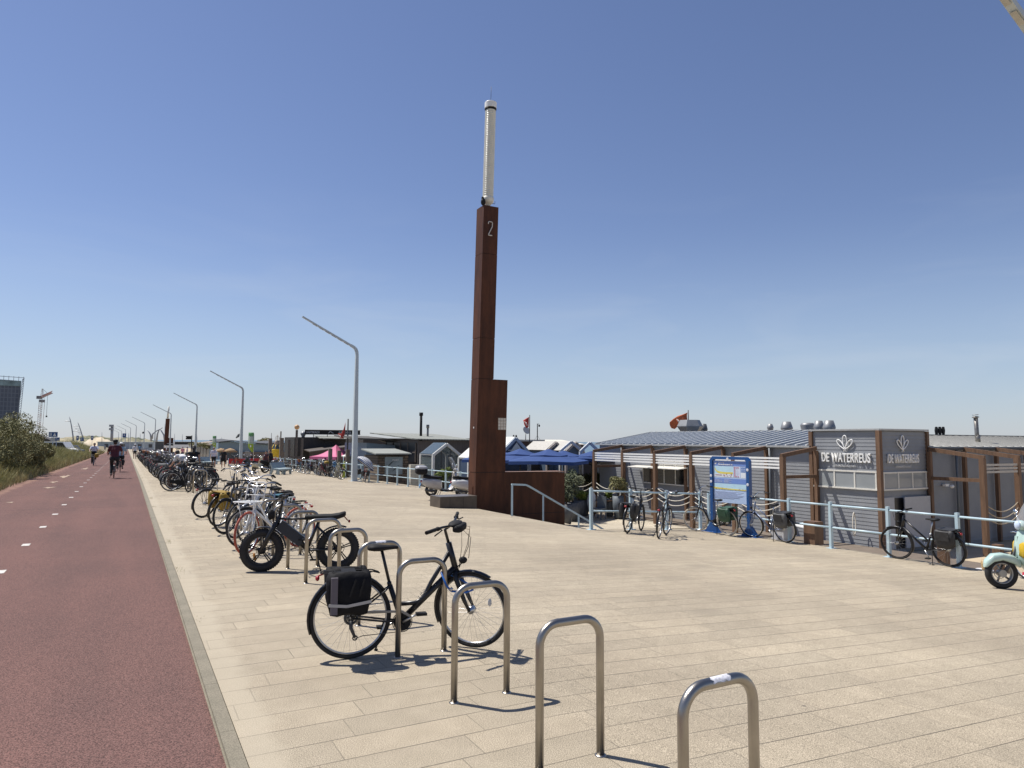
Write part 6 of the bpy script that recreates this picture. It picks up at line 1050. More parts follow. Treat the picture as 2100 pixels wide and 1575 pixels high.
q = MB(); [q.beam((x, 1.1, z0-.2), (x, 1.1, sz0), .06, .06) for x in [sx0 + (sx1-sx0)*f for f in (.15, .4, .62, .85)]]; q.build("sign_post", DGR, t); p = Vector((along(o, N, 629), 2, 0)); q = MB(); zv = z0; q.lathe([(.20, zv-.1), (.20, zv+.12), (.34, zv+.40), (.34, zv+.46), (.2, zv+.68), (.1, zv+.7)], 14, (p.x, p.y, 0)); q.build("roof_vent", mat("galvanised", (1, 1, 1)), t)
for a in (0,): q = MB(); q.slab((along(o, N, 622), -3.5, zat(622, 925, 84)), (along(o, N, 700), -3.5, zat(700, 915, 84)), (along(o, N, 700), 0, zat(700, 912, 84)), (along(o, N, 622), 0, zat(622, 921, 84)), .12); q.build("canopy_roof", mat("dull_brown", (1, 1, 1)), t); q = MB(); q.quad((along(o, N, 622), -3.4, -1.6), (along(o, N, 700), -3.4, -1.6), (along(o, N, 700), -3.4, zat(700, 916, 84)), (along(o, N, 622), -3.4, zat(622, 926, 84))); q.build("screen_wall", mat("dull_brown2", (.065, .05, .042), .8), t)
p = atY(609, 876, 76); t = thing("ball_lamp", "tall timber post carrying a round tan ball lamp", "lamp post", (p.x, p.y, -1.6)); q = MB(); q.ell((0, 0, p.z+1.6), (.27, .27, .27), 16, 12); q.build("globe", mat("tan_globe", (.55, .33, .16), .5), t); q = MB(); [q.bx(x-.10, x+.10, -.1, .1, 0, p.z+1.6-.3-abs(x)*1.4) for x in (-.75, 0.0, .6)]; q.bx(-.8, .65, -.05, .05, 1.6, 1.75); q.build("post", mat("dull_brown", (.09, .075, .065), .6), t)
# pink tent
t = thing("market_tent", "pink and white peaked market tent behind the railing", "tent", (*atY(689, 930, 58)[:2], -1.6), A+R(30)); zp = zat(689, 912, 58)+1.6; ze = zat(689, 936, 58)+1.6; a = 1.45; PK = mat("pink_canvas", (.55, .13, .25), .7); WC = mat("white_canvas", (.72, .70, .68), .7); q = MB(); n_ = 6
def sheet(mb, c0_, c1_, ap):
    g = 6; vs = []
    for i in range(g+1):
        for j in range(g+1-i): f = i/g; e = Vector(c0_).lerp(Vector(c1_), j/max(1, g-i)) if g > i else Vector(c0_); p = e.lerp(Vector(ap), f) if i < g else Vector(ap); vs.append(Vector((p.x, p.y, p.z-.22*math.sin(math.pi*f))))
    id_ = {}; c = 0
    for i in range(g+1):
        for j in range(g+1-i): id_[i, j] = c; c += 1
    fs = [(id_[i, j], id_[i, j+1], id_[i+1, j]) for i in range(g) for j in range(g-i)] + [(id_[i, j+1], id_[i+1, j+1], id_[i+1, j]) for i in range(g) for j in range(g-i-1)]; mb.add(vs, fs, True)
cs = [(-a, -a, ze), (a, -a, ze), (a, a, ze), (-a, a, ze)]; q2 = MB()
for i in range(4): sheet(q if i != 0 else q2, cs[i], cs[(i+1) % 4], (0, 0, zp)); c0_, c1_ = Vector(cs[i]), Vector(cs[(i+1) % 4]); (q if i != 0 else q2).quad(c0_, c1_, c1_-Vector((0, 0, .22)), c0_-Vector((0, 0, .22)))
q.build("canopy", PK, t); q2.build("canopy", PK, t); q = MB(); q.prism([(-.8, ze-.1), (.8, ze-.1), (0, zp-.35)], 'y', -a-.05, -a+.01); q.build("white_gable", WC, t); q = MB(); [q.tube([(x*.97, y*.97, 0), (x*.97, y*.97, ze)], .025, 6) for x, y, z in cs]; q.build("leg", ALU, t)
t = thing("market_tent", "small white tent half hidden behind the nearest lamp", "tent", (*atY(727, 930, 57)[:2], -1.6), A); q = MB(); a = 1.2; zp = zat(727, 919, 57)+1.6; ze = zat(727, 935, 57)+1.6; cs = [(-a, -a, ze), (a, -a, ze), (a, a, ze), (-a, a, ze)]
for i in range(4): sheet(q, cs[i], cs[(i+1) % 4], (0, 0, zp))
q.build("canopy", WC, t); q = MB(); [q.tube([(x, y, 0), (x, y, ze)], .025, 6) for x, y, z in cs]; q.build("leg", RAIL, t)
for i, u in enumerate((676.5, 695, 712.3)): p = atY(u, 960, 53); zt_ = zat(u, (920, 924, 922)[i], 53); q = MB(); q.bx(-.13, .13, -.12, .12, -1.6, zt_); tag(q.build("timber_pile", M_wood2, None, (p.x, p.y, 0), A), ["left thick timber pile in front of the pink tent", "middle thick timber pile in front of the pink tent", "thick timber pile at the foot of the red flag's pole"][i], "post")
# striped parasol, surfboards
t = thing("parasol", "navy and white striped beach parasol tilted behind the railing", "parasol", (*atY(756, 955, 46)[:2], -1.4), 0); M_ = Matrix.Rotation(R(35), 3, 'Y') @ Matrix.Rotation(R(-12), 3, 'X'); q = MB(); n = 16; rg = []
for k_ in range(8): th = R(2 + k_*9); rg.append([M_ @ Vector((0.82*math.sin(th)*math.cos(j*2*math.pi/n), 0.82*math.sin(th)*math.sin(j*2*math.pi/n), .8*math.cos(th)-.75)) + Vector((-.05, 0, 2.05)) for j in range(n)])
for k_ in range(7):
    q = MB(); q.rings([rg[k_], [a.lerp(b, .5) for a, b in zip(rg[k_], rg[k_+1])]], False, False); q.build("canopy", mat("stripe_white", (.7, .7, .7), .7), t); q = MB(); q.rings([[a.lerp(b, .5) for a, b in zip(rg[k_], rg[k_+1])], rg[k_+1]], False, False); q.build("canopy", mat("stripe_navy", (.03, .04, .10), .7), t)
q = MB(); q.tube([(0, 0, 0), (0, 0, 1.2), M_ @ Vector((0, 0, 0)) + Vector((-.05, 0, 2.05))], .02, 6); q.build("pole", ALU, t)
def board_(label, u, Y, h, m, tilt, w_=.21):
    q = MB(); n = 14; rg = []
    for i in range(n+1): f = i/n; ww = w_*(math.sin(math.pi*min(1, f*.9+.06))**.55)*(1 if f < .98 else .2); rg.append([Vector((ww*math.cos(a), .035*math.sin(a), h*f)) for a in [2*math.pi*j/10 for j in range(10)]])
    q.rings(rg); tag(q.build("surfboard", m, None, (*atY(u, 970, Y)[:2], -1.35), (R(-6), R(tilt), A)), label, "surfboard", "surfboards at the hire stall")
board_("blue surfboard leaning behind the railing next to the motorcycle", 679, 52, 1.75, mat("sky_blue_board", (.12, .30, .55), .35), 10); board_("cream surfboard leaning right of the blue one", 685, 51.5, 1.7, mat("cream_board", (.60, .55, .36), .35), 14); board_("yellow green surfboard standing upright near the lamp", 707, 52, 1.7, mat("lime_board", (.45, .52, .04), .35), 0, .16)
# left pavilions
t, o = base("beach_pavilion", "long low pavilion with blue grey gable front and brown lower wall behind the second lamp", "pavilion", 448, 112)
x0 = 0; x1 = along(o, N, 600); pr_ = [(448, 908), (475, 905), (489, 907), (520, 910), (545, 911.5), (575, 909), (600, 912.5)]; P_ = [(along(o, N, u), zat(u, v, 112 + N[1]*along(o, N, u))) for u, v in pr_]; q = MB(); q.prism([(x0, -3), (x1, -3)] + P_[::-1], 'y', 0, 14); q.build("wall", BLW, t); q = MB(); q.bx(along(o, N, 492), x1-.2, -.4, -.02, -3, -.05); q.build("lower_wall", mat("brown_panels", (.15, .12, .10), .8), t); q = MB(); q.bx(along(o, N, 452), along(o, N, 488), -.3, -.02, -3, .2); q.build("window", mat("dim_glass", (.07, .09, .10), .2), t)
q = MB(); [q.slab((a[0], -.7, a[1]+.05), (b[0], -.7, b[1]+.05), (b[0], 14, b[1]+.3), (a[0], 14, a[1]+.3), -.12) for a, b in zip(P_[:-1], P_[1:])]; q.build("roof", mat("dark_felt", (.05, .052, .055), .7), t)
t, o = base("beach_pavilion", "long sandy brown pavilion with dark openings between posts, left of the green banners", "pavilion", 440, 118); yl = along(o, D, 403); q = MB(); q.bx(0, 3, .0, yl, -3, zat(440, 913, 118)); q.build("wall", mat("brown_panels", (1, 1, 1)), t); q = MB(); [q.bx(-.06, -.01, yl*f, yl*(f+.13), -2.2, zat(440, 917, 118)) for f in (.04, .21, .38, .55, .72, .86)]; q.build("opening", BLK, t); q = MB(); q.slab((-.6, -.2, zat(440, 911, 118)), (-.6, yl, zat(440, 911, 118)+.1), (3, yl, zat(440, 911, 118)+.5), (3, -.2, zat(440, 911, 118)+.5), -.2); q.build("roof", mat("tan_fascia", (.26, .21, .16), .7), t)
shrub("dune_shrub", "green bushes growing on the roof line of the long brown pavilion", "shrub", atY(424, 911, 124)-Vector((0, 0, .8)), (3.2, 2, .6), 2500, .12, M_leaf, seed=31); shrub("pine_tree", "small ragged tree above the pavilion roofs near the yellow buoy", "tree", atY(541, 904, 150)-Vector((0, 0, 1.0)), (1.3, 1, .75), 1200, .12, M_leaf, seed=32, lift=1.5)
# yellow buoy with cabin
p = atY(568, 930, 86); t = thing("beach_buoy", "bright yellow navigation buoy with a dark windowed cabin and wire top", "buoy", (p.x, p.y, -2.0)); q = MB(); z = lambda v: zat(568, v, 86)+2.0; q.lathe([(.7, z(945)), (.75, z(930)), (.72, z(924)), (.76, z(921))], 12); q.build("hull", mat("buoy_yellow", (.72, .48, .02), .4), t); q = MB(); q.lathe([(.66, z(921)), (.42, z(912))], 8, smooth=False); q.build("cabin", mat("dim_glass", (1, 1, 1)), t); q = MB(); q.lathe([(.40, z(912)), (.42, z(911)), (.3, z(906)), (.28, z(903))], 10); [q.tube([(.28*math.cos(a), .28*math.sin(a), z(904)), (.22*math.cos(a), .22*math.sin(a), z(896)), (0, 0, z(893))], .02, 4) for a in (0, 1.57, 3.14, 4.71)]; q.tube([(0, 0, z(903)), (0, 0, z(891))], .02, 4); q.build("wire_top", mat("tan_metal", (1, 1, 1)), t); q = MB(); [q.tube([(.7*math.cos(a), .7*math.sin(a), z(921)), (.43*math.cos(a), .43*math.sin(a), z(912))], .035, 4) for a in [k_*.785 for k_ in range(8)]]; q.build("window_bar", mat("buoy_yellow", (1, 1, 1)), t)
for i, (u, v0, v1, Y, r_) in enumerate(((553.5, 899, 945, 80, .17), (574.8, 884.5, 945, 80, .06), (577, 898, 945, 79, .2))): p = atY(u, 930, Y); q = MB(); q.bx(-r_, r_, -r_, r_, -2, zat(u, v0, Y)); tag(q.build("timber_pile", M_wood2, None, (p.x, p.y, 0), A), ["grey timber pile left of the yellow buoy", "thin tall pole right of the yellow buoy", "thick grey timber pile right of the yellow buoy"][i], "post")
def banner(label, u, v0, v1, Y, w_):
    p = atY(u, v1, Y); h = zat(u, v0, Y)-p.z; t = thing("feather_banner", label, "banner", (p.x, p.y, p.z-1.2)); q = MB(); vs = []; n = 12; h0 = 1.2; prof = lambda f: 1 if f > .25 else .35+2.6*f
    for i in range(n+1): f = i/n; vs += [(w_*.5 - w_*prof(f), .03*math.sin(f*9), h0+h*f), (w_*.5, .03*math.sin(f*9+1), h0+h*f)]
    def bm(nt, b):
        tcc = NN(nt, "TexCoord"); sx = NN(nt, "SeparateXYZ"); nt.links.new(tcc.outputs['Generated'], sx.inputs[0]); r_ = nt.nodes.new("ShaderNodeValToRGB"); e = r_.color_ramp; e.interpolation = 'CONSTANT'; e.elements[0].color = (.30, .42, .05, 1); e.elements[1].position = .42; e.elements[1].color = (.38, .46, .38, 1); x_ = e.elements.new(.82); x_.color = (.12, .30, .12, 1); nt.links.new(sx.outputs['Z'], r_.inputs[0]); nt.links.new(r_.outputs[0], b.inputs['Base Color']); b.inputs['Roughness'].default_value = .8
    m = _m.get("banner_print") or node_mat("banner_print", bm)
    q.add(vs, [(2*i, 2*i+1, 2*i+3, 2*i+2) for i in range(n)], True); c = q.build("cloth", m, t); c.modifiers.new("t", 'SOLIDIFY').thickness = .012; q = MB(); [q.bx(-w_*.25, w_*.3, -.06, -.05, h0+h*f, h0+h*f+h*.02) for f in (.55, .61, .67, .73)]; q.ell((0, -.05, h0+h*.3), (w_*.12, .01, w_*.2)); q.build("print", WHT, c); q = MB(); q.tube([(w_*.52, 0, 0), (w_*.52, 0, h0+h+.02)], .02, 6); q.build("pole", ALU, t)
banner("tall green and white feather banner right of the second lamp", 514, 887, 927, 76, .60); banner("smaller green and white feather banner behind the walking man", 439, 894, 918, 88, .45)
for i, u in enumerate((453, 472)): t = thing("parasol", ["left tan straw parasol behind the walking woman", "right tan straw parasol behind the walking woman"][i], "parasol", (*atY(u, 925, 90)[:2], -1.6)); q = MB(); zt_ = zat(u, 919, 90)+1.6; q.lathe([(.02, zt_), (.45, zt_-.15), (.85, zt_-.42), (.8, zt_-.5)], 14); q.build("canopy", mat("straw", (.33, .22, .12), .9, 0, .3, 30), t); q = MB(); q.tube([(0, 0, 0), (0, 0, zt_)], .04, 6); q.build("pole", M_wood2, t)
q = MB(); t = thing("beach_banner_fence", "low red banner strip behind the motorcycles", "banner", (*atY(520, 940, 70)[:2], -.9), A+.2); q.bx(-2.4, 2.4, 0, .03, .45, .95); q.build("cloth", mat("red_banner", (.45, .03, .03), .8), t); q = MB(); [q.tube([(x, 0, 0), (x, 0, 1)], .03, 6) for x in (-2.4, 0, 2.4)]; q.build("post", ALU, t)
q = MB(); q.quad((0, 0, 0), (.01, 0, 0), (.01, .01, 0)); bpy.data.meshes.remove(q.build("x", BLK).data)
# concrete benches
def bench(label, p, yaw, n=2):
    t = thing("concrete_bench", label, "bench", p, yaw, "pale blue concrete benches"); m = mat("pale_blue_concrete", (.30, .37, .39), .7, 0, .08, 3); q = MB(); q.prism([(-.30, .86), (-.22, .88), (-.02, .47), (.40, .45), (.47, .40), (.47, .30), (-.10, .34)], 'y', -.85*n/2, .85*n/2); q.build("seat", m, t)
    for i in range(n+1): y = -.85*n/2 + .85*i; y = min(max(y, -.85*n/2+.07), .85*n/2-.07); q = MB(); q.prism([(.36, 0), (.47, 0), (.47, .32), (.30, .36)], 'y', y-.06, y+.06); q.build("leg", m, t); q = MB(); q.prism([(-.32, 0), (-.18, 0), (-.02, .36), (-.16, .42)], 'y', y-.06, y+.06); q.build("leg", m, t)
bench("pale blue concrete bench right of the touring motorcycle", G(573, 973), R(-14)); bench("pale blue concrete bench behind the cream scooter", G(508, 957), R(-14)); bench("pale blue concrete bench left of the walking man", G(420, 957), R(-14)); bench("pale blue concrete bench behind the walking woman", G(447, 952), R(-14))
# ================================================================ FAR LEFT
t, o = base("tower_block", "tall slab tower block with a glazed top floor and leaning lattice edge", "tower block", 10, 520); Ht = zat(20, 776, 520); wx = 17; q = MB(); M0 = lambda u, v: atY(u, v, 520) - o
tyaw = R(35); t.rotation_euler = (0, 0, tyaw); nv_ = Vector((-math.sin(tyaw), math.cos(tyaw), 0))
M0 = lambda u, v: Matrix.Rotation(-tyaw, 3, 'Z') @ (ray(u, v)*(o.dot(nv_)/ray(u, v).dot(nv_)) + Vector((0, 0, CH)) - o)
Ht = M0(20, 776).z; q.prism([(-60, -10), (M0(38, 870).x-.5, -10), (M0(44, 778).x, Ht-1.5), (-60, Ht+1)], 'y', 0, 25)
def facade(nt, b):
    tcc = NN(nt, "TexCoord"); br = NN(nt, "TexBrick", offset=0.); mp_ = NN(nt, "Mapping"); mp_.inputs['Rotation'].default_value = (R(90), 0, 0); nt.links.new(tcc.outputs['Object'], mp_.inputs[0]); nt.links.new(mp_.outputs[0], br.inputs['Vector'])
    for k, v in (('Scale', 1.), ('Brick Width', 2.2), ('Row Height', 3.2), ('Mortar Size', .35), ('Mortar Smooth', .5)): br.inputs[k].default_value = v
    br.inputs['Color1'].default_value = (.085, .10, .135, 1); br.inputs['Color2'].default_value = (.11, .125, .16, 1); br.inputs['Mortar'].default_value = (.16, .175, .21, 1); nt.links.new(br.outputs[0], b.inputs['Base Color']); b.inputs['Roughness'].default_value = .5
q.build("wall", node_mat("facade_screen", facade), t); q = MB(); a = M0(0, 782); b = M0(43, 783); q.bx(-60, b.x, -.6, -.1, M0(40, 792).z, M0(40, 781).z); q.build("glazed_storey", mat("pale_glazing", (.22, .30, .31), .2, 0, .5, .15), t); q = MB()
tp = M0(49.5, 775); bt = M0(38.5, 872); q.beam((tp.x, -2, tp.z), (bt.x+.3, -2, bt.z), .35, .35); q.beam((M0(46.5, 775).x, -2, tp.z-1), (bt.x-1.5, -2, bt.z), .35, .35)
for i in range(20): f = i/19; q.beam((tp.x+(bt.x+.3-tp.x)*f, -2, tp.z+(bt.z-tp.z)*f), (M0(46.5, 775).x+(bt.x-1.5-M0(46.5, 775).x)*min(1, f+.04), -2, tp.z-1+(bt.z-tp.z+1)*min(1, f+.04)), .25, .25)
q.beam((-60, -1, Ht+3.0), (tp.x, -1, tp.z), .35, .35); [q.beam((x, -1, Ht-2), (x, -1, Ht+3.0-(x+60)*.02), .3, .3) for x in [-60+3*i for i in range(26) if -60+3*i < tp.x]]; q.build("lattice", mat("lattice_grey", (.30, .32, .36), .5), t)
t, o = base("tower_crane", "red and white tower crane with its jib pointing right", "crane", 83, 450); t.rotation_euler = (0, 0, 0); M0 = lambda u, v: atY(u, v, 450) - o; q = MB()
def lattice(mb, a, b, w0, w1, n, th=.16):
    a, b = Vector(a), Vector(b)
    for sx in (-1, 1):
        for sy in (-1, 1): mb.beam(a+Vector((sx*w0/2, sy*w0/2, 0)), b+Vector((sx*w1/2, sy*w1/2, 0)), th, th)
    for i in range(n): f0, f1 = i/n, (i+1)/n; sg_ = 1 if i % 2 else -1; W0 = w0+(w1-w0)*f0; W1 = w0+(w1-w0)*f1; mb.beam(a.lerp(b, f0)+Vector((-sg_*W0/2, -W0/2, 0)), a.lerp(b, f1)+Vector((sg_*W1/2, -W1/2, 0)), th*.8, th*.8)
RW = mat("crane_red", (.40, .22, .18), .5); CWh = mat("crane_white", (.55, .53, .52), .5)
a = M0(80.5, 893); b = M0(86, 822); n = 8
for i in range(n): q = MB(); lattice(q, a.lerp(b, i/n), a.lerp(b, (i+1)/n), 2.1, 2.1, 4); q.build("mast", CWh if i % 2 else RW, t)
q = MB(); lattice(q, b, M0(87.3, 797), 1.9, .4, 6); q.build("tower_head", CWh, t); q = MB(); c0_ = M0(85, 816); tip = M0(107, 806); 
for k_ in (-.7, .7): q.beam(c0_+Vector((0, k_, 0)), tip+Vector((0, k_, 0)), .3, .3)
q.beam(c0_+Vector((0, 0, 1.4)), tip+Vector((0, 0, 1.2)), .3, .3)
for i in range(14): f = i/14; q.beam(c0_.lerp(tip, f)+Vector((0, -.7, 0)), c0_.lerp(tip, (i+1)/14)+Vector((0, 0, 1.35)), .2, .2); q.beam(c0_.lerp(tip, f)+Vector((0, 0, 1.35)), c0_.lerp(tip, (i+1)/14)+Vector((0, -.7, 0)), .2, .2)
q.build("jib", RW, t); q = MB(); q.box(M0(80.5, 815), (2.6, 1.6, 1.9)); q.beam(M0(80, 813), c0_, .4, .4); q.build("counterweight", mat("crane_grey", (.18, .18, .19), .6), t); q = MB(); q.box(M0(86, 822.5), (2.6, 2, 1.6)); q.build("cab", mat("crane_grey", (1, 1, 1)), t); q = MB(); q.tube([M0(97.5, 812), M0(95.3, 853)], .09, 4); q.tube([M0(87.3, 797.5), M0(97, 806)], .09, 4); q.box(M0(95.3, 854), (.7, .7, 1)); q.build("hoist_cable", DGR, t)
q = MB(); p = atY(78, 900, 130); t = thing("round_roof_building", "building with a dark curved roof beyond the bank, below the crane", "building", (p.x, p.y, 0)); pr_ = [(40, 893), (57, 889), (66, 888), (75, 891), (85, 895), (100, 901), (108, 906)]; P_ = [(atY(u, v, 130).x-p.x, atY(u, v, 130).z) for u, v in pr_]; q.prism([(P_[0][0], -1), (P_[-1][0], -1)] + P_[::-1], 'y', 0, 1.5); q.build("roof", mat("dark_roof", (.07, .065, .062), .7), t)
for (u, v, sx, sz, Y, lb, tx) in ((109, 891, 1.10, .62, 88, "blue rectangular road sign with a white pictogram, nearest the shrubs", 1), (115.5, 900.5, .85, .42, 90, "lower dark blue road sign with white writing right of the shrubs", 2), (168, 901, .72, .72, 150, "square blue parking sign beyond the grass", 3), (159, 898, .55, 1.0, 160, "narrow blue sign beside the parking sign", 0), (189, 898, .5, .9, 150, "narrow blue sign on a pole above the cyclist in white", 0), (255, 893, .9, 1.0, 175, "blue round sign on a pole beside the far lamps", 0)):
    p = atY(u, v, Y); gzz = gz(*SQ(p.x, p.y)); t = thing("road_sign", lb, "road sign", (p.x, p.y, gzz)); h = p.z-gzz; q = MB(); q.box((0, 0, h), (sx, .03, sz)); so = q.build("plate", BLU, t); q = MB(); q.tube([(0, .04, 0), (0, .04, h+sz/2)], .035, 6); q.build("pole", ALU, t); q = MB()
    if tx == 1: [q.bx(x, x+.07, -.03, -.02, h-.2, h+.2) for x in (-.4, -.25)]; q.prism([(.0, h-.2), (.4, h-.2), (.2, h+.22)], 'y', -.03, -.02); q.build("pictogram", WHT, so); q2 = MB(); q2.box((0, 0, h-.62), (.55, .03, .5)); q2.build("lower_plate", mat("sign_back", (.45, .45, .45), .5), t)
    elif tx == 2: [q.bx(x, x+.16, -.03, -.02, h-.1+z, h-.04+z) for x, z in ((-.3, 0), (-.05, .1), (.15, -.02))]; q.build("writing", WHT, so)
    elif tx == 3: text("P", "lettering", .6, WHT, so, (-.2, -.03, h-.2), (1, 0, 0), (0, 0, 1))
    else: q.bx(-.12, .12, -.03, -.02, h-.1, h+.25); q.build("pictogram", WHT, so)
def curved(label, pts, Y, arms, grp=None, r0=.16, r1=.06):
    P3 = [atY(u, v, Y) for u, v in pts]; b = P3[0].copy(); t = thing("curved_mast", label, "street lamp", b, 0, grp); q = MB(); n = len(P3); q.tube([p-b for p in P3], [r0+(r1-r0)*i/(n-1) for i in range(n)], 8); q.build("pole", mat("mast_grey", (.33, .35, .37), .45), t)
    for (u0, v0, u1, v1) in arms: q = MB(); a = atY(u0, v0, Y)-b; c = atY(u1, v1, Y)-b; q.tube([a, c], .05, 5); ao = q.build("arm", mat("mast_grey", (1, 1, 1)), t); q = MB(); q.ell(c, (.45, .2, .08), 10, 6); q.build("lamp_head", WHT, ao)
curved("leaning curved mast with lamp arms, left one beyond the grass", [(150.5, 905), (149.5, 893), (147, 876), (144.5, 863), (142, 854)], 150, [(144.3, 864.5, 137, 863.5), (148.8, 884.5, 157, 884)]); curved("leaning curved mast with short lamp arms, right one beyond the grass", [(172, 905), (168.5, 893), (165, 881), (161.5, 871), (159, 865)], 190, [(161.5, 874, 153, 874), (163.5, 880, 157, 879.5), (165.5, 884, 159, 883.5), (166.5, 887, 162, 887), (167.5, 890, 164, 890)])
curved("pale floodlight mast with crossed panels in the distance", [(229, 905), (229.5, 890), (230, 875)], 210, [(230, 875, 226.5, 874.5), (230, 875, 234.5, 874.5)], None, .4, .4); 
q = MB(); p = atY(230.3, 880, 210); [q.box((0, 0, z), (1.2, .4, .6)) for z in (0, -.0+1.0)]; tag(q.build("floodlight_panel", mat("mast_grey", (1, 1, 1)), None, (p.x, p.y-.5, p.z)), "pale panels mounted on the distant floodlight mast", "floodlight")
for i, pt_ in enumerate(([(310.5, 905), (309, 893), (307.5, 889), (302, 881)], [(321, 905), (323, 890), (326, 882), (333, 877)], [(338, 905), (336, 892), (331, 884), (329.5, 882)], [(312, 900), (313, 890), (322, 883), (333, 877.5)])): curved(["bent mast of the far square, leftmost", "bent mast of the far square, arm rising right", "bent mast of the far square, nearest the small tower", "slanting strut between the bent masts of the far square"][i], pt_, 230, [], None, .32, .12)
for i, (u, v) in enumerate(((209, 886), (263.5, 888), (287.5, 889), (358, 889), (374, 890), (404, 893), (454, 897), (338, 868.5))): curved(["thin distant pole above the pale dune", "thin distant pole between the far lamps", "thin distant pole left of the bent masts", "thin distant pole over the sea, left", "thin distant pole over the sea, right", "thin distant pole right of the third lamp", "thin distant pole above the pavilion gable", "white flag pole beside the small far tower"][i], [(u, 908), (u, v)], 260, [], None, .10, .07)
# second, far light tower
zt_ = lambda v: zat(343, v, 190); p = atY(341, 905, 190); t = thing("light_tower", "small far rust brown tower with a white light column, behind the fourth lamp", "tower", (p.x, p.y, 0), A); q = MB(); q.add([(x + .022*(z)*N[0], y, z) for z in (-3, zt_(858.5)) for x, y in ((-.5, 0), (.5, 0), (.5, .8), (-.5, .8))], [(0, 1, 5, 4), (1, 2, 6, 5), (2, 3, 7, 6), (3, 0, 4, 7), (4, 5, 6, 7)]); q.bx(.5, 1.7, 0, .8, -3, zt_(898)); q.build("steel_panel", M_rust, t); q = MB(); q.tube([(.12, .4, zt_(858)), (.25, .4, zt_(833.5))], .24, 10); q.build("light_column", mat("frosted_ribs", (1, 1, 1)), t)
# signboard with two black bars
p = atY(389, 905, 66); t = thing("direction_sign", "black two-bar signboard on a black pole in front of the third lamp", "sign", (p.x, p.y, gz(*SQ(p.x, p.y)))); h0 = -t.location.z; q = MB(); q.tube([(.18, 0, 0), (.18, 0, h0+zat(389, 893, 66))], .05, 6); q.build("pole", BLKM, t); q = MB(); [q.bx(-.36, .18, -.04, .03, h0+zat(389, v+1.7, 66), h0+zat(389, v-1.4, 66)) for v in (895.5, 899.5)]; q.bx(-.30, .16, -.02, .02, h0+zat(389, 899.5, 66), h0+zat(389, 895.5, 66)); q.build("board", BLKM, t)
q = MB(); p = atY(388, 922, 68); q.box((0, 0, 0), (.5, .5, 1.1)); q.box((0, 0, .58), (.6, .6, .06)); tag(q.build("litter_bin", mat("bin_grey", (.12, .13, .13), .6), None, (p.x, p.y, gz(*SQ(p.x, p.y))+.55)), "grey box bin below the two-bar signboard", "bin")
# far low buildings, cars
for lb, u0, u1, v0, v1, Y, c, z_ in (("long pale blue grey hoarding below the dunes", 200, 322, 907, 918, 300, (.36, .42, .46), 0), ("dark glazed pavilion left of the small far tower", 318, 334, 907, 921, 215, (.07, .08, .09), 1)):
    a, b = atY(u0, v0, Y), atY(u1, v1, Y); t = thing("far_building", lb, "building", (a.x, Y, 0)); q = MB(); q.bx(0, b.x-a.x, 0, 5, b.z-2, a.z); q.build("wall", mat("far_wall%d" % z_, c, .6, 0, .1, .3), t); q = MB(); q.bx(-.3, b.x-a.x+.3, -.3, 5.3, a.z, a.z+.25); q.build("roof", mat("far_roof%d" % z_, tuple(k_*1.3 for k_ in c), .6), t); q = MB(); w_ = b.x-a.x; [q.bx(w_*f, w_*f+w_*.06, -.08, -.03, b.z, a.z-.7) for f in (.12, .4, .68, .86)]; q.build("door", DGR, t)
def van(label, u, v, Y, L_, H_, m, yaw=0, low=False):
    p = atY(u, v, Y); t = thing("parked_van" if not low else "parked_car", label, "van" if not low else "car", (p.x, p.y, p.z), yaw); q = MB(); h = H_; q.prism([(-L_/2, .35), (L_/2, .35), (L_/2, h*.55), (L_/2-.55, h*.62), (L_/2-1.1, h), (-L_/2+(.1 if not low else .8), h), (-L_/2, h*(.9 if not low else .6))], 'y', -.85, .85); q.build("body", m, t); q = MB(); q.prism([(L_/2-.6, h*.62), (L_/2-1.12, h*.95), (-L_/2+.4, h*.95), (-L_/2+.3, h*.62)], 'y', -.858, .858); q.build("window", BLK, t)
    for x in (-L_/2+.9, L_/2-.9):
        for y in (-.75, .75): q = MB(); q.torus((x, y, .32), .22, .11, 18, 8); q.build("wheel", RUB, t)
    return t
van("white van roof showing beyond the grass bank, left of the curved masts", 112, 940, 95, 5.2, 2.2, WHT); van("dark grey car roof showing beyond the grass bank, right of the white van", 134, 935, 100, 4.4, 1.5, mat("car_grey", (.10, .11, .13), .25), low=True)
van("white van parked far off behind the bicycles, below the sea", 383, 922, 185, 6.2, 2.1, WHT, .1); van("white car far off left of the white van", 357, 921, 190, 4.6, 1.5, WHT, .1, True)
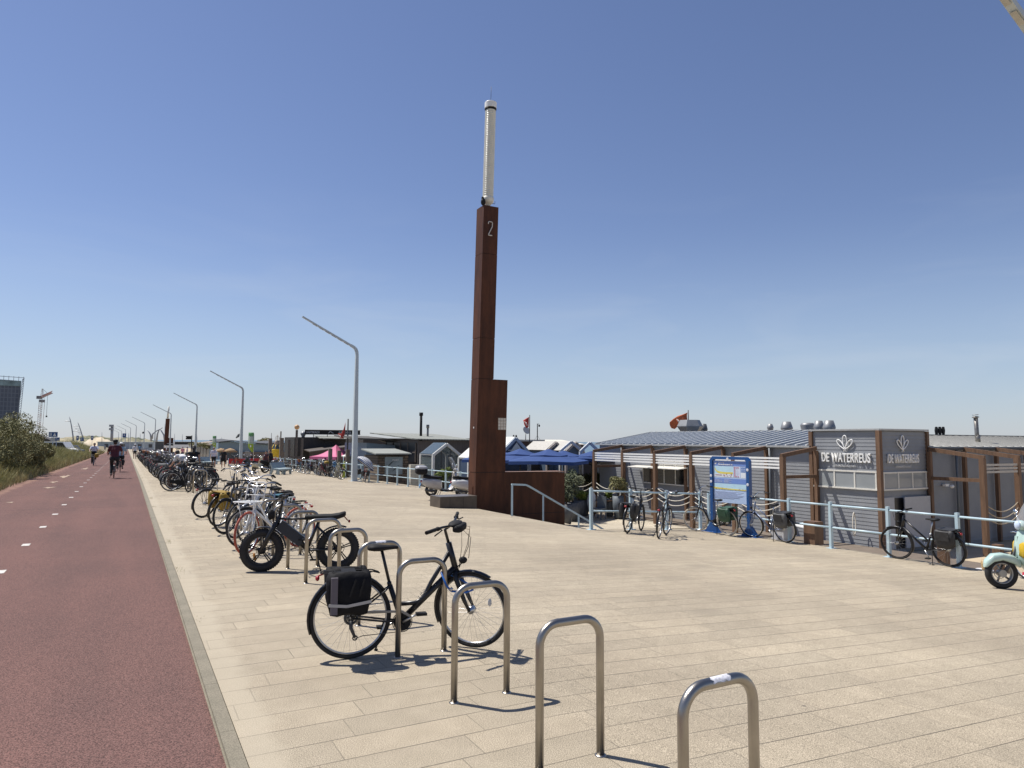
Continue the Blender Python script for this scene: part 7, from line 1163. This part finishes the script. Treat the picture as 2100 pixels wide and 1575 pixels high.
# ================================================================ PEOPLE
def person(label, loc, yaw, pose='stand', top='white', topc=(.7, .7, .7), botc=(.02, .02, .02), bottom='shorts', hair=HAIR, hairlen=0, hat=None, hgt=1.76, ph=0., sleeve=True, shoe=(.1, .1, .1), bagc=None, vox=.014, fem=False, phone=False):
    k = hgt/1.76; t = thing("person", label, "person", loc, yaw); V_ = lambda x, y, z: Vector((x, y, z))*k
    hip = V_(0, 0, .95); ch = V_(.01, 0, 1.28); nk = V_(.0, 0, 1.47); hd = V_(.025, 0, 1.635); sw = .175 if fem else .195
    L = {}
    for y in (-1, 1):
        s_ = y if ph >= 0 else -y; st = abs(ph)
        if pose in ('stand', 'walk'):
            f = st*y*(1 if ph >= 0 else -1); L[y] = dict(hip=V_(0, y*.095, .92), knee=V_(.04+f*.22, y*.10, .50), ank=V_(f*.30-(.0 if f > 0 else .06), y*.10, .085 + (0 if f >= 0 else .05)), toe=V_(f*.30+.16, y*.12, .03), sh=V_(0, y*sw, 1.42), el=V_(-.04-f*.18, y*(sw+.06), 1.13), wr=V_(.06-f*.26, y*(sw+.075), .90), ha=V_(.09-f*.29, y*(sw+.075), .80))
        elif pose == 'cycle': # seated on a saddle at .95, hands on bars at (.50,.27,1.12)
            d = ph*y; L[y] = dict(hip=V_(.0, y*.10, 1.0), knee=V_(.36, y*.12, .80+.13*d), ank=V_(.18+.04*d, y*.12, .42+.17*d), toe=V_(.33+.04*d, y*.13, .37+.17*d), sh=V_(.10, y*sw, 1.50), el=V_(.28, y*(sw+.10), 1.27), wr=V_(.47, y*.29, 1.16), ha=V_(.54, y*.29, 1.14))
        elif pose == 'sit': L[y] = dict(hip=V_(0, y*.10, .50), knee=V_(.42, y*.13, .52), ank=V_(.44, y*.12, .09), toe=V_(.58, y*.13, .04), sh=V_(.0, y*sw, .98), el=V_(.10, y*(sw+.05), .72), wr=V_(.32, y*.14, .66), ha=V_(.40, y*.12, .66))
        elif pose == 'bend': L[y] = dict(hip=V_(0, y*.095, .90), knee=V_(.07, y*.1, .48), ank=V_(-.03, y*.1, .085), toe=V_(.14, y*.11, .03), sh=V_(.36, y*sw, 1.24), el=V_(.50, y*(sw+.03), .98), wr=V_(.66, y*.16, .84), ha=V_(.74, y*.15, .80))
    if pose == 'cycle': hip = V_(0, 0, 1.03); ch = V_(.07, 0, 1.34); nk = V_(.13, 0, 1.555); hd = V_(.19, 0, 1.70)
    if pose == 'sit': hip = V_(0, 0, .53); ch = V_(0, 0, .85); nk = V_(.01, 0, 1.04); hd = V_(.04, 0, 1.19)
    if pose == 'bend': hip = V_(0, 0, .93); ch = V_(.24, 0, 1.16); nk = V_(.42, 0, 1.27); hd = V_(.53, 0, 1.36)
    def torso(mb, g):
        fr_ = .155 if not fem else .14; sp = (nk-hip).normalized(); m_ = hip.lerp(nk, .45)
        for a, b, r0, r1, w in ((hip, m_, .12, .11, .07), (m_, ch, .11, .13, .075), (ch, hip.lerp(nk, .86), .13, .10, .09)):
            for y in (-1, 0, 1): mb.capsule(a+V_(0, y*w*.95, 0), b+V_(0, y*w*1.05, 0), (r0-.022)*k+g, (r1-.022)*k+g, 10)
        for y in (-1, 1): mb.capsule(hip.lerp(nk, .88), L[y]['sh'], .075*k+g, .062*k+g, 8); mb.capsule(hip+V_(0, y*.06, .02), L[y]['hip']+V_(0, 0, -.04), .105*k+g, .10*k+g)
    def rm(o, v=vox):
        m = o.modifiers.new("skin_surface", 'REMESH'); m.mode = 'VOXEL'; m.voxel_size = v; m.use_smooth_shade = True; s2 = o.modifiers.new("smooth", 'SMOOTH'); s2.iterations = 2; s2.factor = .5; return o
    b = MB(); torso(b, 0); b.capsule(nk-V_(0, 0, .03), hd-V_(.01, 0, .06), .058*k, .056*k)
    M_h = Matrix.Rotation(R(18 if pose == 'cycle' else (40 if pose == 'bend' else 6)), 3, 'Y'); b.ell(hd, (.095*k, .077*k, .122*k), 16, 12); b.ell(hd+M_h@V_(.03, 0, -.055), (.065*k, .058*k, .07*k), 12, 9); b.ell(hd+M_h@V_(.10, 0, -.012), (.018*k, .014*k, .028*k), 8, 6)
    for y in (-1, 1): b.ell(hd+V_(-.0, y*.079, -.01), (.02*k, .012*k, .032*k), 8, 6)
    for y in (-1, 1):
        l = L[y]; b.capsule(l['hip'], l['knee'], .088*k, .058*k); b.capsule(l['knee'], l['knee'].lerp(l['ank'], .35), .055*k, .058*k); b.capsule(l['knee'].lerp(l['ank'], .35), l['ank'], .058*k, .037*k); b.capsule(l['ank']-V_(.02, 0, .02), l['toe'], .036*k, .028*k)
        b.capsule(l['sh'], l['el'], .052*k, .040*k); b.capsule(l['el'], l['wr'], .041*k, .028*k); d = (l['ha']-l['wr']).normalized(); sd_ = Vector((0, 1, 0)).cross(d).normalized() if abs(d.y) < .9 else Vector((1, 0, 0)); b.capsule(l['wr'], l['ha'], .030*k, .034*k)
        for j, ln in enumerate((.070, .080, .076, .060)): p0 = l['ha']+sd_*(-.026+.018*j)*k; p1 = p0 + d*ln*.6*k; b.capsule(p0, p1, .0095*k, .009*k, 6); b.capsule(p1, p1 + d*ln*.35*k + V_(-.012, -y*.016, 0), .009*k, .008*k, 6)
        b.capsule(l['wr']+d*.03*k, l['wr']+d*.06*k+sd_*.05*k, .013*k, .010*k, 6)
    rm(b.build("body", SKIN, t))
    c = MB(); torso(c, .016)
    if fem and bottom == 'dress':
        for y in (-1, 1): c.capsule(L[y]['hip'], L[y]['hip'].lerp(L[y]['knee'], .55)+V_(0, y*.03, 0), .13*k, .14*k)
    if sleeve:
        for y in (-1, 1): c.capsule(L[y]['sh'], L[y]['sh'].lerp(L[y]['el'], .72 if sleeve is True else 1.), .068*k, .060*k)
        if sleeve == 'long':
            for y in (-1, 1): c.capsule(L[y]['el'], L[y]['wr'], .055*k, .045*k)
    rm(c.build("shirt" if bottom != 'dress' else "dress", cloth(top, topc), t)); 
    if bottom != 'dress':
        c = MB()
        for y in (-1, 1):
            l = L[y]; c.capsule(hip+V_(0, y*.06, -.02), l['hip']+V_(0, 0, -.05), .128*k, .125*k)
            e = .72 if bottom == 'shorts' else 1.; c.capsule(l['hip'], l['hip'].lerp(l['knee'], e), .112*k, .088*k if e < 1 else .075*k)
            if bottom == 'trousers': c.capsule(l['knee'], l['knee'].lerp(l['ank'], .92), .074*k, .060*k)
        rm(c.build(bottom, cloth("b%02d%02d%02d" % tuple(int(99*x) for x in botc), botc), t))
    for y in (-1, 1): c = MB(); l = L[y]; c.capsule(l['ank']-V_(.05, 0, .035), l['toe']+V_(.02, 0, .0), .048*k, .040*k, 10); c.ell((l['ank']+l['toe'])/2-V_(0, 0, .035), (.15*k, .05*k, .022*k), 10, 6); c.build("shoe", cloth("shoe%02d" % int(99*shoe[0]), shoe), t)
    h = MB(); h.ell(hd+V_(-.018, 0, .022), (.102*k, .088*k, .116*k), 16, 12, dent=.015); 
    if hairlen: h.capsule(hd+V_(-.06, 0, .0), hd+V_(-.09, 0, -hairlen), .082*k, .06*k, 12)
    h.build("hair", hair, t)
    f = MB()
    for y in (-1, 1): f.ell(hd+M_h@V_(.088, y*.03, .018), (.010*k, .014*k, .008*k), 8, 6)
    f.build("eyes", BLKM, t); f = MB(); f.ell(hd+M_h@V_(.092, 0, -.058), (.010*k, .024*k, .006*k), 8, 6); f.build("mouth", mat("lips", (.30, .10, .08), .5), t)
    if hat is not None: q = MB(); q.lathe([(.112*k, 0), (.108*k, .05*k), (.08*k, .10*k), (.02*k, .118*k)], 16, hd+V_(-.01, 0, .045)); q.prism([(.06*k, -.07*k), (.19*k, -.045*k), (.19*k, .045*k), (.06*k, .07*k)], 'z', .045*k, .052*k) if False else q.box(hd+V_(.13, 0, .05), (.12*k, .13*k, .012)); q.build("cap", hat, t)
    if bagc: q = MB(); q.ell(V_(.02, -.26, .95), (.15*k, .06*k, .16*k), 14, 10, e=.6, dent=.02); q.tube([V_(.05, -.27, 1.1), V_(.05, -.1, 1.40), V_(-.02, .05, 1.50), V_(-.1, .0, 1.35), V_(-.03, -.27, 1.1)], .012*k, 5); o = tag(q.build("shoulder_bag", bagc), "pale shoulder bag carried by the " + " ".join(label.split()[:4]), "bag"); o.location = loc; o.rotation_euler = (0, 0, yaw)
    return t
def rider(blabel, plabel, c0, c1, pk, bk):
    b = bike(blabel, **bk); onbike(b, c0, c1, 0, copy=False); yw = math.atan2(c1.y-c0.y, c1.x-c0.x); d = (c1-c0).normalized(); p = c0 + d*.24; return person(plabel, (p.x, p.y, c0.z-.045), yw, 'cycle', **pk)
dd = Vector((D[0], D[1], 0))
p = G(233, 981); rider("black bicycle ridden by the man in dark red on the cycle path", "man in dark red T-shirt and dark cap cycling away on the path", p, p+dd*1.08, dict(topc=(.085, .018, .025), top='maroon', botc=(.02, .02, .022), bottom='trousers', hat=BLKM, hgt=1.84, ph=-.9), dict(st='oma', bar='swept', fr=BLK))
p = G(246, 967.5); rider("black bicycle with black side bag ridden by the cyclist in pale blue", "cyclist in pale blue shirt and white cap just ahead of the man in dark red", p, p+dd*1.08, dict(topc=(.32, .42, .48), top='paleblue', botc=(.02, .02, .022), bottom='shorts', hat=WHT, hgt=1.74, ph=.8), dict(st='diamond', fr=BLK, bag=BAGB))
p = G(191, 955); rider("black bicycle ridden by the cyclist in white coming towards the camera", "cyclist in white T-shirt with a basket riding towards the camera", p+dd*1.08, p, dict(topc=(.62, .63, .72), top='offwhite', botc=(.015, .018, .03), bottom='trousers', hgt=1.78, ph=.9), dict(st='oma', bar='swept', fr=BLK, basket=BLKM))
q = MB(); q.ell((0, 0, 0), (.14, .1, .17), 12, 9, e=.6, dent=.02); w_ = G(198.5, 944); w_.z = w_.z + .45; q.build("x", YEL); o = bpy.data.objects["x"]; o.name = "shopping_bag"; o.location = atY(198.5, 934, 56); tag(o, "yellow bag hanging beside the cyclist in white", "bag")
p = G(226, 935); rider("dark bicycle far ahead of the man in dark red", "distant cyclist in dark clothes ahead on the path", p, p+dd*1.08, dict(topc=(.05, .02, .03), top='darkwine', botc=(.02, .02, .02), bottom='trousers', hgt=1.75), dict(st='oma', fr=BLK, bar='swept'))
person("woman in black sleeveless vest with long dark hair standing among the bicycles", W(31.5, 2.42), A+R(82), 'stand', 'black', (.012, .012, .014), (.02, .02, .02), 'trousers', hairlen=.20, fem=True, sleeve=False, hgt=1.66, vox=.011)
person("person in white shirt reaching over the bicycles beside the woman in the black vest", W(32.4, 2.25), R(165), 'bend', 'white', (.66, .66, .66), (.03, .03, .04), 'trousers', hgt=1.72)
person("man in grey cap, white T-shirt and black shorts walking towards the camera", G(437.5, 958.6), R(-65), 'walk', 'lilacwhite', (.56, .53, .62), (.01, .01, .012), 'shorts', hat=mat("grey_cap", (.25, .24, .22), .8), ph=.35, shoe=(.03, .03, .03))
person("blonde woman in short black dress walking beside the man in the grey cap", G(457.5, 960.5), R(-75), 'walk', 'blackdress', (.014, .013, .014), bottom='dress', fem=True, hair=BLOND, hairlen=.1, ph=-.5, bagc=mat("taupe_bag", (.32, .27, .24), .7), shoe=(.5, .45, .4), hgt=1.68)
person("man in white T-shirt and dark shorts walking on the path's edge", G(276, 940.5), A+R(90), 'walk', 'white', (.66, .66, .66), (.02, .02, .02), 'shorts', ph=.5, hat=WHT)
person("person in blue shirt standing at the head of the bicycle row", G(286, 934), A+R(40), 'stand', 'denim', (.10, .20, .32), (.03, .04, .07), 'trousers')
person("distant pedestrian in grey on the cycle path", G(215, 924), A-R(90), 'walk', 'greyblue', (.28, .33, .38), (.1, .12, .2), 'trousers', ph=.5)
for i, (u, v, c, lb) in enumerate(((305, 921, (.45, .18, .16), "in faded red among the far bicycles"), (312, 922, (.08, .12, .35), "in navy among the far bicycles"), (321, 926, (.55, .5, .5), "in pale pink among the far bicycles"), (341, 932, (.62, .62, .68), "in white with fair hair behind the bicycles"), (374, 941, (.55, .22, .28), "in pink behind the bicycles left of the black signboard"), (383, 941, (.50, .42, .50), "in lilac shirt behind the bicycles below the black signboard"), (298, 919, (.30, .13, .08), "in brown among the far bicycles"), (328, 923, (.05, .07, .25), "in dark blue crouching over the far bicycles"))):
    person("person " + lb, G(u, v), A+R(rnd.uniform(0, 360)), 'stand' if i != 7 else 'bend', "c%d" % i, c, (.03, .03, .04), 'trousers', hair=BLOND if i == 3 else HAIR, vox=.02)
person("person in black sitting beyond the cream scooter, below the green banner", G(514, 955), R(-100), 'sit', 'black', (.012, .012, .014), (.015, .015, .015), 'trousers', vox=.018)
person("woman with dark ponytail and bare shoulder standing behind the touring motorcycle", G(544, 966), R(-60), 'stand', 'wine', (.08, .03, .04), (.02, .02, .03), 'trousers', fem=True, hairlen=.12, sleeve=False, hgt=1.66, vox=.018)
person("motorcyclist in black jacket standing behind the touring motorcycle", G(552, 966), R(-100), 'stand', 'jacket', (.02, .02, .024), (.02, .02, .02), 'trousers', sleeve='long', vox=.018)
person("woman in pink top and sunglasses walking on the sand behind the pastel scooter", W(9.0, 19.2, -1.52), R(200), 'walk', 'rose', (.55, .27, .27), (.02, .03, .06), 'shorts', fem=True, hairlen=.05, ph=.4, hgt=1.66, vox=.011, bagc=mat("cream_tote", (.5, .45, .36), .8))
person("child with long blonde hair sitting on the sand behind the trapeze-frame bicycle", W(8.8, 16.3, -1.55), R(60), 'sit', 'whitechild', (.6, .6, .62), (.5, .5, .52), 'shorts', hair=BLOND, hairlen=.3, hgt=1.25, fem=True, vox=.012)
person("person in dark blue with printed towel sitting on the sand behind the black panniers", W(7.6, 16.2, -1.6), R(120), 'sit', 'navy', (.02, .025, .06), (.02, .02, .04), 'shorts', hgt=1.45, vox=.012)
# remove nothing: every prototype is placed
